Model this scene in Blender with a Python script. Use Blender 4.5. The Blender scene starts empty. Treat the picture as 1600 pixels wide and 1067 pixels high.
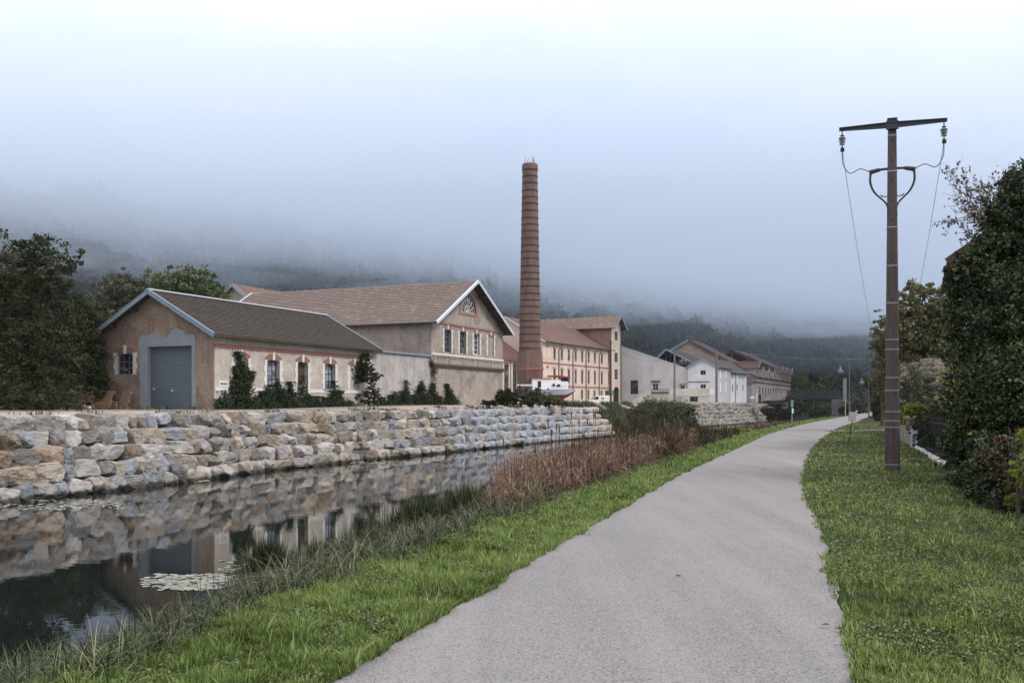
import bpy, bmesh, math, random
import numpy as np
from mathutils import Vector, Matrix, noise as mnoise
from mathutils.geometry import tessellate_polygon
R = math.radians
rng = np.random.default_rng(7)
random.seed(7)
S = bpy.context.scene

# ------------------------------------------------------------------ camera
FPX, CX, CY, EYE = 1556.0, 800.0, 634.0, 1.6
cam = bpy.data.cameras.new('camera'); cam_o = bpy.data.objects.new('camera', cam)
S.collection.objects.link(cam_o); S.camera = cam_o
cam_o.location = (0, 0, EYE); cam_o.rotation_euler = (R(90), 0, 0)
cam.sensor_width = 36; cam.lens = FPX / 1600 * 36; cam.shift_y = (CY - 533.5) / 1600
cam.clip_start = 0.1; cam.clip_end = 6000
S.view_settings.view_transform = 'Standard'; S.view_settings.look = 'None'
S.view_settings.exposure = EXPO = 0.55; S.view_settings.gamma = 1

# ------------------------------------------------------------------ sky and sun
SUN_EL, SUN_AZ = R(48), R(118)          # azimuth measured clockwise from +Y
W = bpy.data.worlds.new('World'); S.world = W; W.use_nodes = True
nt = W.node_tree; nt.nodes.clear()
def wn(t, **k):
    n = nt.nodes.new(t)
    for a, b in k.items(): setattr(n, a, b)
    return n
sky = wn('ShaderNodeTexSky', sky_type='NISHITA', sun_disc=False, sun_elevation=SUN_EL, sun_rotation=SUN_AZ)
sky.air_density = 1.0; sky.dust_density = 2.0
skm = wn('ShaderNodeMix', data_type='RGBA', blend_type='MULTIPLY'); skm.inputs[0].default_value = 1
nt.links.new(sky.outputs[0], skm.inputs[6]); skm.inputs[7].default_value = (0.9, 0.9, 0.9, 1)
tc = wn('ShaderNodeTexCoord'); sep = wn('ShaderNodeSeparateXYZ'); nt.links.new(tc.outputs['Generated'], sep.inputs[0])
ramp = wn('ShaderNodeValToRGB'); cr = ramp.color_ramp     # overcast deck: brighter overhead
cr.elements[0].position = 0.0; cr.elements[0].color = (4.3, 5.6, 8.0, 1)
cr.elements[1].position = 0.42; cr.elements[1].color = (11.2, 10.8, 11.3, 1)
e = cr.elements.new(0.16); e.color = (5.0, 6.3, 8.6, 1)
e = cr.elements.new(0.28); e.color = (8.2, 8.6, 10.1, 1)
mp = wn('ShaderNodeMapping'); mp.inputs['Scale'].default_value = (1.2, 1.2, 2.6)
nz = wn('ShaderNodeTexNoise'); nz.inputs['Scale'].default_value = 1.6; nz.inputs['Detail'].default_value = 3
nt.links.new(tc.outputs['Generated'], mp.inputs[0]); nt.links.new(mp.outputs[0], nz.inputs[0])
ad = wn('ShaderNodeMath', operation='MULTIPLY_ADD'); ad.inputs[1].default_value = 0.55; ad.inputs[2].default_value = -0.27
nt.links.new(nz.outputs[0], ad.inputs[0])
ad2 = wn('ShaderNodeMath', operation='ADD'); nt.links.new(sep.outputs[2], ad2.inputs[0]); nt.links.new(ad.outputs[0], ad2.inputs[1])
nt.links.new(ad2.outputs[0], ramp.inputs[0])
mix = wn('ShaderNodeMix', data_type='RGBA'); mix.inputs[0].default_value = 0.93
nt.links.new(skm.outputs[2], mix.inputs[6]); nt.links.new(ramp.outputs[0], mix.inputs[7])
bg = wn('ShaderNodeBackground'); bg.inputs[1].default_value = 0.09
nt.links.new(mix.outputs[2], bg.inputs[0]); ow = wn('ShaderNodeOutputWorld'); nt.links.new(bg.outputs[0], ow.inputs[0])
sl = bpy.data.lights.new('sun', 'SUN'); sl.energy = 1.5; sl.angle = R(14); sl.color = (1.0, 0.97, 0.92)
so = bpy.data.objects.new('sun', sl); S.collection.objects.link(so)
sd = Vector((math.sin(SUN_AZ) * math.cos(SUN_EL), math.cos(SUN_AZ) * math.cos(SUN_EL), math.sin(SUN_EL)))
so.rotation_euler = sd.to_track_quat('Z', 'Y').to_euler(); so.location = (0, 0, 60)
S.cycles.max_bounces = 10; S.cycles.diffuse_bounces = 3; S.cycles.glossy_bounces = 3; S.cycles.transmission_bounces = 4
S.cycles.volume_bounces = 8; S.cycles.transparent_max_bounces = 8
S.cycles.caustics_reflective = False; S.cycles.caustics_refractive = False
S.cycles.use_denoising = True
S.cycles.use_adaptive_sampling = True; S.cycles.adaptive_threshold = 0.02

# ------------------------------------------------------------------ helpers
def P(px, py, d):
    return Vector(((px - CX) / FPX * d, d, EYE - (py - CY) / FPX * d))
def PX(px, d): return (px - CX) / FPX * d
def PZ(py, d): return EYE - (py - CY) / FPX * d

def T(o, label=None, cat=None, group=None, kind=None):
    if label: o['label'] = label
    if cat: o['category'] = cat
    if group: o['group'] = group
    if kind: o['kind'] = kind
    return o
def empty(name, loc=(0, 0, 0), rz=0, label=None, cat=None, group=None):
    o = bpy.data.objects.new(name, None); S.collection.objects.link(o)
    o.location = loc; o.rotation_euler = (0, 0, rz); o.empty_display_size = 0.3
    return T(o, label, cat, group)
def link(name, me, mats, parent=None, smooth=False):
    o = bpy.data.objects.new(name, me); S.collection.objects.link(o)
    for m in (mats if isinstance(mats, (list, tuple)) else [mats]): me.materials.append(m)
    if parent is not None: o.parent = parent
    if smooth: me.polygons.foreach_set('use_smooth', [True] * len(me.polygons))
    return o
def np_mesh(name, V, F, mats, parent=None, rnd=None, smooth=False):
    V = np.asarray(V, dtype=np.float32); F = np.asarray(F, dtype=np.int32)
    me = bpy.data.meshes.new(name); k = F.shape[1]
    me.vertices.add(len(V)); me.vertices.foreach_set('co', V.ravel())
    me.loops.add(F.size); me.loops.foreach_set('vertex_index', F.ravel())
    me.polygons.add(len(F)); me.polygons.foreach_set('loop_start', np.arange(0, F.size, k, dtype=np.int32))
    try: me.polygons.foreach_set('loop_total', np.full(len(F), k, dtype=np.int32))
    except Exception: pass
    if rnd is not None:
        a = me.attributes.new('rnd', 'FLOAT', 'FACE'); a.data.foreach_set('value', np.asarray(rnd, dtype=np.float32))
    me.update(calc_edges=True)
    return link(name, me, mats, parent, smooth)
def dup(o, loc=None, rz=None, scale=None, label=None):
    def cp(a, par):
        c = a.copy(); S.collection.objects.link(c)
        if par is not None: c.parent = par
        for ch in a.children: cp(ch, c)
        return c
    c = cp(o, None)
    if loc is not None: c.location = loc
    if rz is not None: c.rotation_euler = (0, 0, rz)
    if scale is not None: c.scale = scale
    if label: c['label'] = label
    return c

class MB:
    def __init__(s, mp=None): s.v = []; s.f = []; s.m = []; s.mp = mp
    def add(s, vs, fs, m=0):
        b = len(s.v)
        s.v += [s.mp(*p) for p in vs] if s.mp else [tuple(p) for p in vs]
        s.f += [tuple(b + i for i in f) for f in fs]; s.m += [m] * len(fs); return s
    def box(s, x0, x1, y0, y1, z0, z1, m=0):
        vs = [(x, y, z) for x in (x0, x1) for y in (y0, y1) for z in (z0, z1)]
        return s.add(vs, [(0, 1, 3, 2), (4, 6, 7, 5), (0, 4, 5, 1), (2, 3, 7, 6), (0, 2, 6, 4), (1, 5, 7, 3)], m)
    def quad(s, a, b, c, d, m=0): return s.add([a, b, c, d], [(0, 1, 2, 3)], m)
    def bar(s, p0, p1, w, h, m=0, up=(0, 0, 1), w2=None, h2=None):
        p0 = Vector(p0); p1 = Vector(p1); d = (p1 - p0)
        if d.length < 1e-6: return s
        d.normalize(); sd = d.cross(Vector(up))
        if sd.length < 1e-4: sd = d.cross(Vector((1, 0, 0)))
        sd.normalize(); u = sd.cross(d); vs = []
        for p, ww, hh in ((p0, w, h), (p1, w2 or w, h2 or h)):
            for a, b in ((-1, -1), (1, -1), (1, 1), (-1, 1)): vs.append(tuple(p + sd * a * ww / 2 + u * b * hh / 2))
        return s.add(vs, [(0, 3, 2, 1), (4, 5, 6, 7), (0, 1, 5, 4), (1, 2, 6, 5), (2, 3, 7, 6), (3, 0, 4, 7)], m)
    def tube(s, pts, r, n=8, m=0, cap=True):
        pts = [Vector(p) for p in pts]; N = len(pts)
        rs = r if isinstance(r, (list, tuple)) else [r] * N
        vs = []; prev = None
        for i, p in enumerate(pts):
            d = (pts[min(i + 1, N - 1)] - pts[max(i - 1, 0)])
            if d.length < 1e-9: d = Vector((0, 0, 1))
            d.normalize()
            if prev is None:
                a = d.cross(Vector((0, 0, 1))); a = d.cross(Vector((1, 0, 0))) if a.length < 1e-3 else a
            else: a = prev - d * prev.dot(d)
            a.normalize(); prev = a; b = d.cross(a)
            for k in range(n):
                t = 2 * math.pi * k / n; vs.append(tuple(p + (a * math.cos(t) + b * math.sin(t)) * rs[i]))
        fs = [(i * n + k, i * n + (k + 1) % n, (i + 1) * n + (k + 1) % n, (i + 1) * n + k) for i in range(N - 1) for k in range(n)]
        if cap: fs += [tuple(range(n))[::-1], tuple((N - 1) * n + k for k in range(n))]
        return s.add(vs, fs, m)
    def lathe(s, prof, c=(0, 0, 0), n=20, m=0, cap=True):      # prof = [(r, z)]
        vs = [(c[0] + r * math.cos(2 * math.pi * k / n), c[1] + r * math.sin(2 * math.pi * k / n), c[2] + z) for r, z in prof for k in range(n)]
        fs = [(i * n + k, i * n + (k + 1) % n, (i + 1) * n + (k + 1) % n, (i + 1) * n + k) for i in range(len(prof) - 1) for k in range(n)]
        if cap: fs += [tuple(range(n))[::-1], tuple((len(prof) - 1) * n + k for k in range(n))]
        return s.add(vs, fs, m)
    def prism(s, poly, y0, y1, m=0):                            # poly in (x, z), extruded along y
        n = len(poly); vs = [(x, y0, z) for x, z in poly] + [(x, y1, z) for x, z in poly]
        tris = tessellate_polygon([[Vector((x, z, 0)) for x, z in poly]])
        fs = [tuple(t) for t in tris] + [tuple(n + i for i in t) for t in tris]
        fs += [(i, (i + 1) % n, n + (i + 1) % n, n + i) for i in range(n)]
        return s.add(vs, fs, m)
    def build(s, name, mats, parent=None, smooth=False, bevel=0):
        me = bpy.data.meshes.new(name); me.from_pydata(s.v, [], s.f); me.update()
        o = link(name, me, mats, parent, False)
        me.polygons.foreach_set('material_index', s.m)
        bm = bmesh.new(); bm.from_mesh(me); bmesh.ops.recalc_face_normals(bm, faces=bm.faces); bm.to_mesh(me); bm.free()
        if smooth:
            me.polygons.foreach_set('use_smooth', [True] * len(me.polygons))
        if bevel:
            b = o.modifiers.new('b', 'BEVEL'); b.width = bevel; b.segments = 2; b.limit_method = 'ANGLE'
        return o

# ------------------------------------------------------------------ materials
def newmat(name):
    m = bpy.data.materials.new(name); m.use_nodes = True
    n = m.node_tree; b = n.nodes['Principled BSDF']; return m, n, b
def N(n, t, **k):
    x = n.nodes.new(t)
    for a, b in k.items():
        if a.startswith('i_'): x.inputs[a[2:]].default_value = b
        else: setattr(x, a, b)
    return x
def c4(c): return (c[0], c[1], c[2], 1)
def mixc(n, fac, a, b, blend='MIX'):
    x = n.nodes.new('ShaderNodeMix'); x.data_type = 'RGBA'; x.blend_type = blend
    for sock, v in ((x.inputs[0], fac), (x.inputs[6], a), (x.inputs[7], b)):
        if isinstance(v, bpy.types.NodeSocket): n.links.new(v, sock)
        elif isinstance(v, (int, float)): sock.default_value = v
        else: sock.default_value = c4(v)
    return x.outputs[2]
def noise(n, vec, scale, detail=4, rough=0.6, dist=0):
    x = N(n, 'ShaderNodeTexNoise', i_Scale=scale, i_Detail=detail, i_Roughness=rough, i_Distortion=dist)
    if vec is not None: n.links.new(vec, x.inputs['Vector'])
    return x.outputs[0]
def thr(n, v, lo, hi):
    x = N(n, 'ShaderNodeMapRange'); x.inputs[1].default_value = lo; x.inputs[2].default_value = hi; n.links.new(v, x.inputs[0]); return x.outputs[0]
def objvec(n, scale=None):
    t = N(n, 'ShaderNodeTexCoord').outputs['Object']
    if scale:
        m = N(n, 'ShaderNodeMapping'); m.inputs['Scale'].default_value = scale; n.links.new(t, m.inputs[0]); t = m.outputs[0]
    return t
def bump(n, b, h, strength, dist):
    x = N(n, 'ShaderNodeBump', i_Strength=strength, i_Distance=dist); n.links.new(h, x.inputs['Height']); n.links.new(x.outputs[0], b.inputs['Normal'])
def wallvec(n, axis='xy'):      # (x + y, z) in the building's own frame, for axis-aligned faces
    t = objvec(n); s = N(n, 'ShaderNodeSeparateXYZ'); n.links.new(t, s.inputs[0])
    a = N(n, 'ShaderNodeMath', operation='ADD'); n.links.new(s.outputs[0], a.inputs[0]); n.links.new(s.outputs[1], a.inputs[1])
    c = N(n, 'ShaderNodeCombineXYZ'); n.links.new(a.outputs[0], c.inputs[0]); n.links.new(s.outputs[2], c.inputs[1]); return c.outputs[0]

def plain(name, col, rough=0.7, var=0.15, scale=3, metal=0, bmp=0.1, bscale=30, spec=0.3):
    m, n, b = newmat(name); v = objvec(n)
    c = mixc(n, noise(n, v, scale, 5), [x * (1 - var) for x in col], [min(1, x * (1 + var)) for x in col])
    n.links.new(c, b.inputs['Base Color']); b.inputs['Roughness'].default_value = rough; b.inputs['Metallic'].default_value = metal
    b.inputs['Specular IOR Level'].default_value = spec
    if bmp: bump(n, b, noise(n, v, bscale, 3), bmp, 0.02)
    return m
def plaster(name, col, dirt, patch, brickcol=None, dirt_amt=0.5, patch_amt=0.5, sc=0.5, streak=0.5):
    """old render: broad patches, dirt, vertical streaks, flaked areas showing rubble or brick"""
    m, n, b = newmat(name); v = objvec(n)
    c = mixc(n, thr(n, noise(n, v, sc, 6, 0.65), 0.35, 0.65), [x * 0.88 for x in col], [min(1, x * 1.1) for x in col])
    c = mixc(n, thr(n, noise(n, v, 7, 6, 0.7), 0.3, 0.7), c, mixc(n, 0.25, c, [x * 0.6 for x in col]))
    st = thr(n, noise(n, objvec(n, (2.2, 2.2, 0.16)), 1.5, 5, 0.7), 0.5, 0.75)
    mm = N(n, 'ShaderNodeMath', operation='MULTIPLY'); n.links.new(st, mm.inputs[0]); mm.inputs[1].default_value = streak
    c = mixc(n, mm.outputs[0], c, dirt)
    for s_, o_, k_ in ((sc * 1.3, 0.0, 1.0), (sc * 4.5, 0.03, 0.7)):
        d1 = thr(n, noise(n, v, s_, 8, 0.75, 0.6), 0.60 - 0.16 * dirt_amt + o_, 0.68 - 0.1 * dirt_amt + o_)
        m2 = N(n, 'ShaderNodeMath', operation='MULTIPLY'); n.links.new(d1, m2.inputs[0]); m2.inputs[1].default_value = min(0.85, (0.35 + 0.6 * dirt_amt) * k_)
        c = mixc(n, m2.outputs[0], c, [(x + y) / 2 for x, y in zip(dirt, col)] if s_ != sc * 1.3 else [x * .7 + y * .3 for x, y in zip(dirt, col)])
    pm = thr(n, noise(n, objvec(n, (1, 1, 1.3)), sc * 1.7, 9, 0.72, 0.4), 0.60 - 0.1 * patch_amt, 0.62 - 0.1 * patch_amt)
    br = N(n, 'ShaderNodeTexBrick', i_Scale=1.0); br.inputs['Brick Width'].default_value = 0.33; br.inputs['Row Height'].default_value = 0.16
    br.inputs['Mortar Size'].default_value = 0.015; br.inputs['Color1'].default_value = c4(patch); br.inputs['Color2'].default_value = c4([x * 0.7 for x in patch])
    br.inputs['Mortar'].default_value = c4([x * 0.85 for x in col]); n.links.new(wallvec(n), br.inputs[0])
    c = mixc(n, pm, c, mixc(n, 0.55, c, br.outputs[0]))
    n.links.new(c, b.inputs['Base Color']); b.inputs['Roughness'].default_value = 0.92; b.inputs['Specular IOR Level'].default_value = 0.15
    h = mixc(n, 0.5, noise(n, v, 12, 8, 0.7), pm); bump(n, b, h, 0.5, 0.03)
    return m
def brick(name, c1, c2, mortar, w=0.22, h=0.075, stain=(0.05, 0.04, 0.04), amt=0.5, ms=0.012):
    m, n, b = newmat(name)
    br = N(n, 'ShaderNodeTexBrick', i_Scale=1.0); n.links.new(wallvec(n), br.inputs[0])
    br.inputs['Brick Width'].default_value = w; br.inputs['Row Height'].default_value = h; br.inputs['Mortar Size'].default_value = ms
    br.inputs['Color1'].default_value = c4(c1); br.inputs['Color2'].default_value = c4(c2); br.inputs['Mortar'].default_value = c4(mortar)
    s = thr(n, noise(n, objvec(n, (1, 1, 0.35)), 0.9, 8, 0.7), 0.42, 0.75)
    mm = N(n, 'ShaderNodeMath', operation='MULTIPLY'); n.links.new(s, mm.inputs[0]); mm.inputs[1].default_value = amt
    c = mixc(n, mm.outputs[0], br.outputs[0], stain)
    n.links.new(c, b.inputs['Base Color']); b.inputs['Roughness'].default_value = 0.9; bump(n, b, br.outputs['Fac'], 0.4, -0.02)
    return m
def tiles(name, c1, c2, moss=None, axis=0, amt=0.3, w=0.24, row=0.3, k=2.0):
    """roof tiles: vector = (along ridge, height * k)"""
    m, n, b = newmat(name); t = objvec(n); s = N(n, 'ShaderNodeSeparateXYZ'); n.links.new(t, s.inputs[0])
    cb = N(n, 'ShaderNodeCombineXYZ'); n.links.new(s.outputs[axis], cb.inputs[0])
    mu = N(n, 'ShaderNodeMath', operation='MULTIPLY'); mu.inputs[1].default_value = k; n.links.new(s.outputs[2], mu.inputs[0]); n.links.new(mu.outputs[0], cb.inputs[1])
    br = N(n, 'ShaderNodeTexBrick', i_Scale=1.0); n.links.new(cb.outputs[0], br.inputs[0])
    br.inputs['Brick Width'].default_value = w; br.inputs['Row Height'].default_value = row; br.inputs['Mortar Size'].default_value = 0.02
    br.inputs['Color1'].default_value = c4(c1); br.inputs['Color2'].default_value = c4(c2); br.inputs['Mortar'].default_value = c4([x * 0.35 for x in c1])
    c = mixc(n, thr(n, noise(n, t, 0.35, 7, 0.7), 0.3, 0.7), br.outputs[0], mixc(n, 0.4, br.outputs[0], [x * 0.5 for x in c2]))
    wn_ = N(n, 'ShaderNodeTexWhiteNoise'); sn = N(n, 'ShaderNodeVectorMath', operation='SNAP'); sn.inputs[1].default_value = (w, row, 1)
    n.links.new(cb.outputs[0], sn.inputs[0]); n.links.new(sn.outputs[0], wn_.inputs['Vector'])
    c = mixc(n, thr(n, wn_.outputs[0], 0.75, 1.0), c, [min(1, x * 1.1) for x in c2])
    if moss: c = mixc(n, thr(n, noise(n, t, 5, 6, 0.8), 0.62 - 0.2 * amt, 0.7 - 0.1 * amt), c, mixc(n, 0.55, c, moss))
    n.links.new(c, b.inputs['Base Color']); b.inputs['Roughness'].default_value = 0.85; bump(n, b, br.outputs['Fac'], 0.6, -0.03)
    return m
def leafmat(name, cols, rough=0.55, sub=0.0, trans=0.25, spec=0.35):
    m, n, b = newmat(name); a = N(n, 'ShaderNodeAttribute', attribute_name='rnd')
    r = N(n, 'ShaderNodeValToRGB'); e = r.color_ramp.elements
    e[0].position = 0; e[0].color = c4(cols[0]); e[1].position = 1; e[1].color = c4(cols[-1])
    for i, c in enumerate(cols[1:-1]): x = e.new((i + 1) / (len(cols) - 1)); x.color = c4(c)
    n.links.new(a.outputs['Fac'], r.inputs[0]); n.links.new(r.outputs[0], b.inputs['Base Color'])
    b.inputs['Roughness'].default_value = rough; b.inputs['Specular IOR Level'].default_value = spec
    if trans:
        tr = N(n, 'ShaderNodeBsdfTranslucent'); n.links.new(r.outputs[0], tr.inputs[0]); mx = N(n, 'ShaderNodeMixShader'); mx.inputs[0].default_value = trans
        n.links.new(b.outputs[0], mx.inputs[1]); n.links.new(tr.outputs[0], mx.inputs[2])
        n.links.new(mx.outputs[0], n.nodes['Material Output'].inputs[0])
    return m
def glassmat(name, col=(0.02, 0.025, 0.03), rough=0.08, dusty=0.3, dust=(0.3, 0.33, 0.36)):
    m, n, b = newmat(name); v = objvec(n)
    c = mixc(n, thr(n, noise(n, v, 1.7, 5, 0.7), 0.62 - 0.25 * dusty, 0.66), col, dust)
    n.links.new(c, b.inputs['Base Color']); b.inputs['Roughness'].default_value = rough; b.inputs['Specular IOR Level'].default_value = 0.6
    bump(n, b, noise(n, v, 2.5, 2), 0.06, 0.05); return m

M = {}
M['plasterA'] = plaster('old_tan_plaster', (0.36, 0.28, 0.225), (0.08, 0.068, 0.062), (0.27, 0.18, 0.125), dirt_amt=0.75, patch_amt=0.9)
M['plasterA2'] = plaster('old_cream_plaster', (0.52, 0.475, 0.42), (0.20, 0.185, 0.17), (0.40, 0.33, 0.26), dirt_amt=0.5, patch_amt=0.9, streak=0.3)
M['plasterB'] = plaster('grey_tan_plaster', (0.385, 0.335, 0.285), (0.11, 0.10, 0.095), (0.36, 0.30, 0.25), dirt_amt=0.7, patch_amt=0.35)
M['plasterW'] = plaster('streaked_grey_plaster', (0.46, 0.43, 0.40), (0.18, 0.17, 0.17), (0.35, 0.30, 0.26), dirt_amt=0.6, patch_amt=0.5, streak=0.8)
M['plasterE'] = plaster('peach_plaster', (0.66, 0.54, 0.45), (0.36, 0.27, 0.22), (0.60, 0.45, 0.34), dirt_amt=0.15, patch_amt=0.1, streak=0.2)
M['plasterF'] = plaster('white_plaster', (0.66, 0.64, 0.63), (0.36, 0.35, 0.35), (0.58, 0.55, 0.52), dirt_amt=0.2, patch_amt=0.1, streak=0.3)
M['plasterG'] = plaster('bright_white_plaster', (0.78, 0.79, 0.80), (0.45, 0.45, 0.45), (0.70, 0.70, 0.70), dirt_amt=0.1, patch_amt=0.0, streak=0.15)
M['plasterG2'] = plaster('pale_grey_plaster', (0.56, 0.56, 0.59), (0.40, 0.40, 0.42), (0.5, 0.5, 0.5), dirt_amt=0.1, patch_amt=0.0, streak=0.15)
M['plasterK'] = plaster('salmon_plaster', (0.50, 0.38, 0.30), (0.2, 0.16, 0.14), (0.42, 0.32, 0.26), dirt_amt=0.4, patch_amt=0.4)
M['plasterH'] = plaster('weathered_beige_plaster', (0.48, 0.41, 0.36), (0.16, 0.14, 0.13), (0.4, 0.33, 0.28), dirt_amt=0.6, patch_amt=0.5)
M['creamwall'] = plaster('cream_plaster', (0.66, 0.62, 0.55), (0.35, 0.32, 0.28), (0.6, 0.55, 0.5), dirt_amt=0.2, patch_amt=0.0, streak=0.3)
M['concrete'] = plain('grey_concrete', (0.27, 0.30, 0.33), 0.85, 0.2, 1.5, bmp=0.4, bscale=14)
M['brick'] = brick('red_brick', (0.36, 0.14, 0.09), (0.27, 0.10, 0.07), (0.40, 0.35, 0.30))
M['chimbrick'] = brick('chimney_brick', (0.18, 0.088, 0.072), (0.125, 0.064, 0.053), (0.17, 0.14, 0.12), w=0.24, h=0.085, amt=0.85)
M['archbrick'] = plain('arch_brick', (0.25, 0.125, 0.10), 0.85, 0.35, 9, bmp=0.3)
M['mauvebrick'] = plain('terracotta_trim', (0.29, 0.165, 0.135), 0.85, 0.25, 9, bmp=0.3)
M['stonetrim'] = plain('pale_stone_trim', (0.62, 0.60, 0.57), 0.85, 0.22, 4, bmp=0.3)
M['tileA'] = tiles('mossy_dark_tiles', (0.046, 0.034, 0.029), (0.070, 0.052, 0.044), moss=(0.105, 0.105, 0.03), axis=0, amt=0.55, row=0.22, w=0.2)
M['tileB'] = tiles('faded_red_tiles', (0.19, 0.142, 0.124), (0.225, 0.170, 0.150), axis=1, row=0.36, w=0.22)
M['tileE'] = tiles('red_brown_tiles', (0.19, 0.11, 0.09), (0.235, 0.14, 0.115), axis=0, row=0.4, w=0.3)
M['tileT'] = tiles('lichen_orange_tiles', (0.30, 0.20, 0.14), (0.40, 0.29, 0.22), moss=(0.12, 0.10, 0.08), axis=1, row=0.4, w=0.35, amt=0.9)
M['tileR'] = tiles('plum_red_tiles', (0.13, 0.055, 0.05), (0.18, 0.085, 0.075), axis=0, row=0.5, w=0.4)
M['tileD'] = tiles('dark_brown_tiles', (0.13, 0.095, 0.085), (0.18, 0.135, 0.12), axis=0, row=0.4, w=0.35)
M['zinc'] = plain('blue_grey_zinc', (0.26, 0.33, 0.40), 0.45, 0.12, 2, metal=0.3)
M['zinclight'] = plain('pale_zinc', (0.62, 0.67, 0.72), 0.45, 0.1, 2, metal=0.1)
M['shutter'] = plain('grey_steel_shutter', (0.20, 0.25, 0.29), 0.42, 0.1, 1.2, metal=0.5, bmp=0.03)
M['darksteel'] = plain('dark_steel', (0.05, 0.055, 0.06), 0.5, 0.2, 5)
M['galv'] = plain('galvanised_steel', (0.33, 0.36, 0.39), 0.42, 0.15, 4, metal=0.6)
M['timber'] = plain('old_dark_timber', (0.07, 0.055, 0.045), 0.85, 0.3, 6, bmp=0.3)
M['pallet'] = plain('pallet_wood', (0.27, 0.18, 0.12), 0.85, 0.35, 5, bmp=0.3)
M['rust'] = plain('rusty_steel', (0.075, 0.05, 0.042), 0.85, 0.4, 3, bmp=0.3)
M['white'] = plain('white_paint', (0.78, 0.78, 0.78), 0.5, 0.06, 2, bmp=0.02)
M['redpaint'] = plain('red_paint', (0.30, 0.035, 0.035), 0.5, 0.15, 2, bmp=0.02)
M['greenpaint'] = plain('dark_green_paint', (0.02, 0.10, 0.07), 0.5, 0.15, 2)
M['signgreen'] = plain('sign_green', (0.02, 0.30, 0.16), 0.4, 0.05, 2, bmp=0)
M['black'] = plain('black_rubber', (0.02, 0.02, 0.022), 0.6, 0.2, 4)
M['hull'] = plain('grey_blue_hull_paint', (0.42, 0.46, 0.52), 0.5, 0.12, 1.5, bmp=0.05)
M['antifoul'] = plain('brown_red_antifouling', (0.16, 0.045, 0.04), 0.6, 0.3, 2)
M['glass'] = glassmat('window_glass', dusty=0.35)
M['glassbroken'] = glassmat('dirty_window_glass', (0.03, 0.035, 0.045), 0.15, 1.0, (0.42, 0.47, 0.55))
M['glassd'] = glassmat('dark_glass', dusty=0.0)
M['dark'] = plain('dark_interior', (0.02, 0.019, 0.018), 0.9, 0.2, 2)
M['frame'] = plain('grey_window_frame', (0.16, 0.17, 0.18), 0.7, 0.2, 5)
M['framew'] = plain('white_window_frame', (0.7, 0.71, 0.72), 0.6, 0.08, 5)
M['palegrey'] = plain('pale_grey_panel', (0.42, 0.46, 0.50), 0.7, 0.15, 3)
M['bark'] = plain('bark', (0.075, 0.06, 0.048), 0.95, 0.3, 6, bmp=0.6, bscale=12)
M['ledge'] = plain('brown_ledge', (0.13, 0.11, 0.10), 0.9, 0.3, 3, bmp=0.3)
# ------------------------------------------------------------------ key lines of the land (x as a function of depth y)
def ground_pts(px, z=0.0, pre=(), post=()):
    out = list(pre)
    for x, y in px:
        d = (EYE - z) * FPX / (y - CY); out.append((d, PX(x, d)))
    out += list(post); out.sort(); a = np.array(out); return a[:, 0], a[:, 1]
_pl = ground_pts([(509, 1067), (575, 1027), (625, 996), (672, 971), (744, 930), (791, 899), (853, 861), (900, 834), (958, 801), (1013, 769), (1065, 739.5),
                  (1148, 702), (1194, 680), (1227, 670), (1261, 661), (1295, 655)], pre=[(-20, -9.0), (0, -2.75)], post=[(166, 57.8), (199, 72), (300, 118), (420, 176)])
_pr = ground_pts([(1340, 1067), (1337, 1003), (1323, 968), (1313, 923), (1295, 893), (1297, 865), (1289, 838), (1275, 803), (1261, 786), (1254, 752), (1261, 717),
                  (1271, 700), (1284, 685), (1306, 671), (1322, 664)], pre=[(-20, -5.6), (0, 0.55)], post=[(104, 36.3), (118.6, 41.6), (166, 61.2), (199, 75.4), (300, 121.5), (420, 179.5)])
_xf = (np.array([-40, 20, 32.9, 41.8, 49.3, 57.2, 75.4, 92.2, 108, 151, 199, 215, 300, 420.]),
       np.array([-44, -21.5, -16.9, -13.9, -12.2, -9.2, -1.94, 4.5, 11.5, 28.2, 51, 60, 98, 154.]))
def xp(y): return np.interp(y, *_pl)
def xr(y): return np.interp(y, *_pr)
def xf(y): return np.interp(y, *_xf)
def xn(y): return xp(y) - np.interp(y, [0, 20, 40, 400], [5.3, 5.8, 5.8, 5.8])
def crest(y): return xp(y) - 1.25
def quay(y): return np.interp(y, [0, 60, 78, 120, 200, 300], [1.35, 1.37, 1.66, 1.72, 1.78, 1.8])
def rimz(y): return np.interp(y, [0, 60, 106, 140, 200, 300], [1.05, 1.05, 1.25, 1.6, 1.75, 1.75])
WATER = -1.6
def lawnz(x, y): return 0.05 * math.sin(x * 0.7 + y * 0.31) * math.sin(y * 0.23 + 1) + 0.03 * math.sin(x * 1.9 + y)

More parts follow.
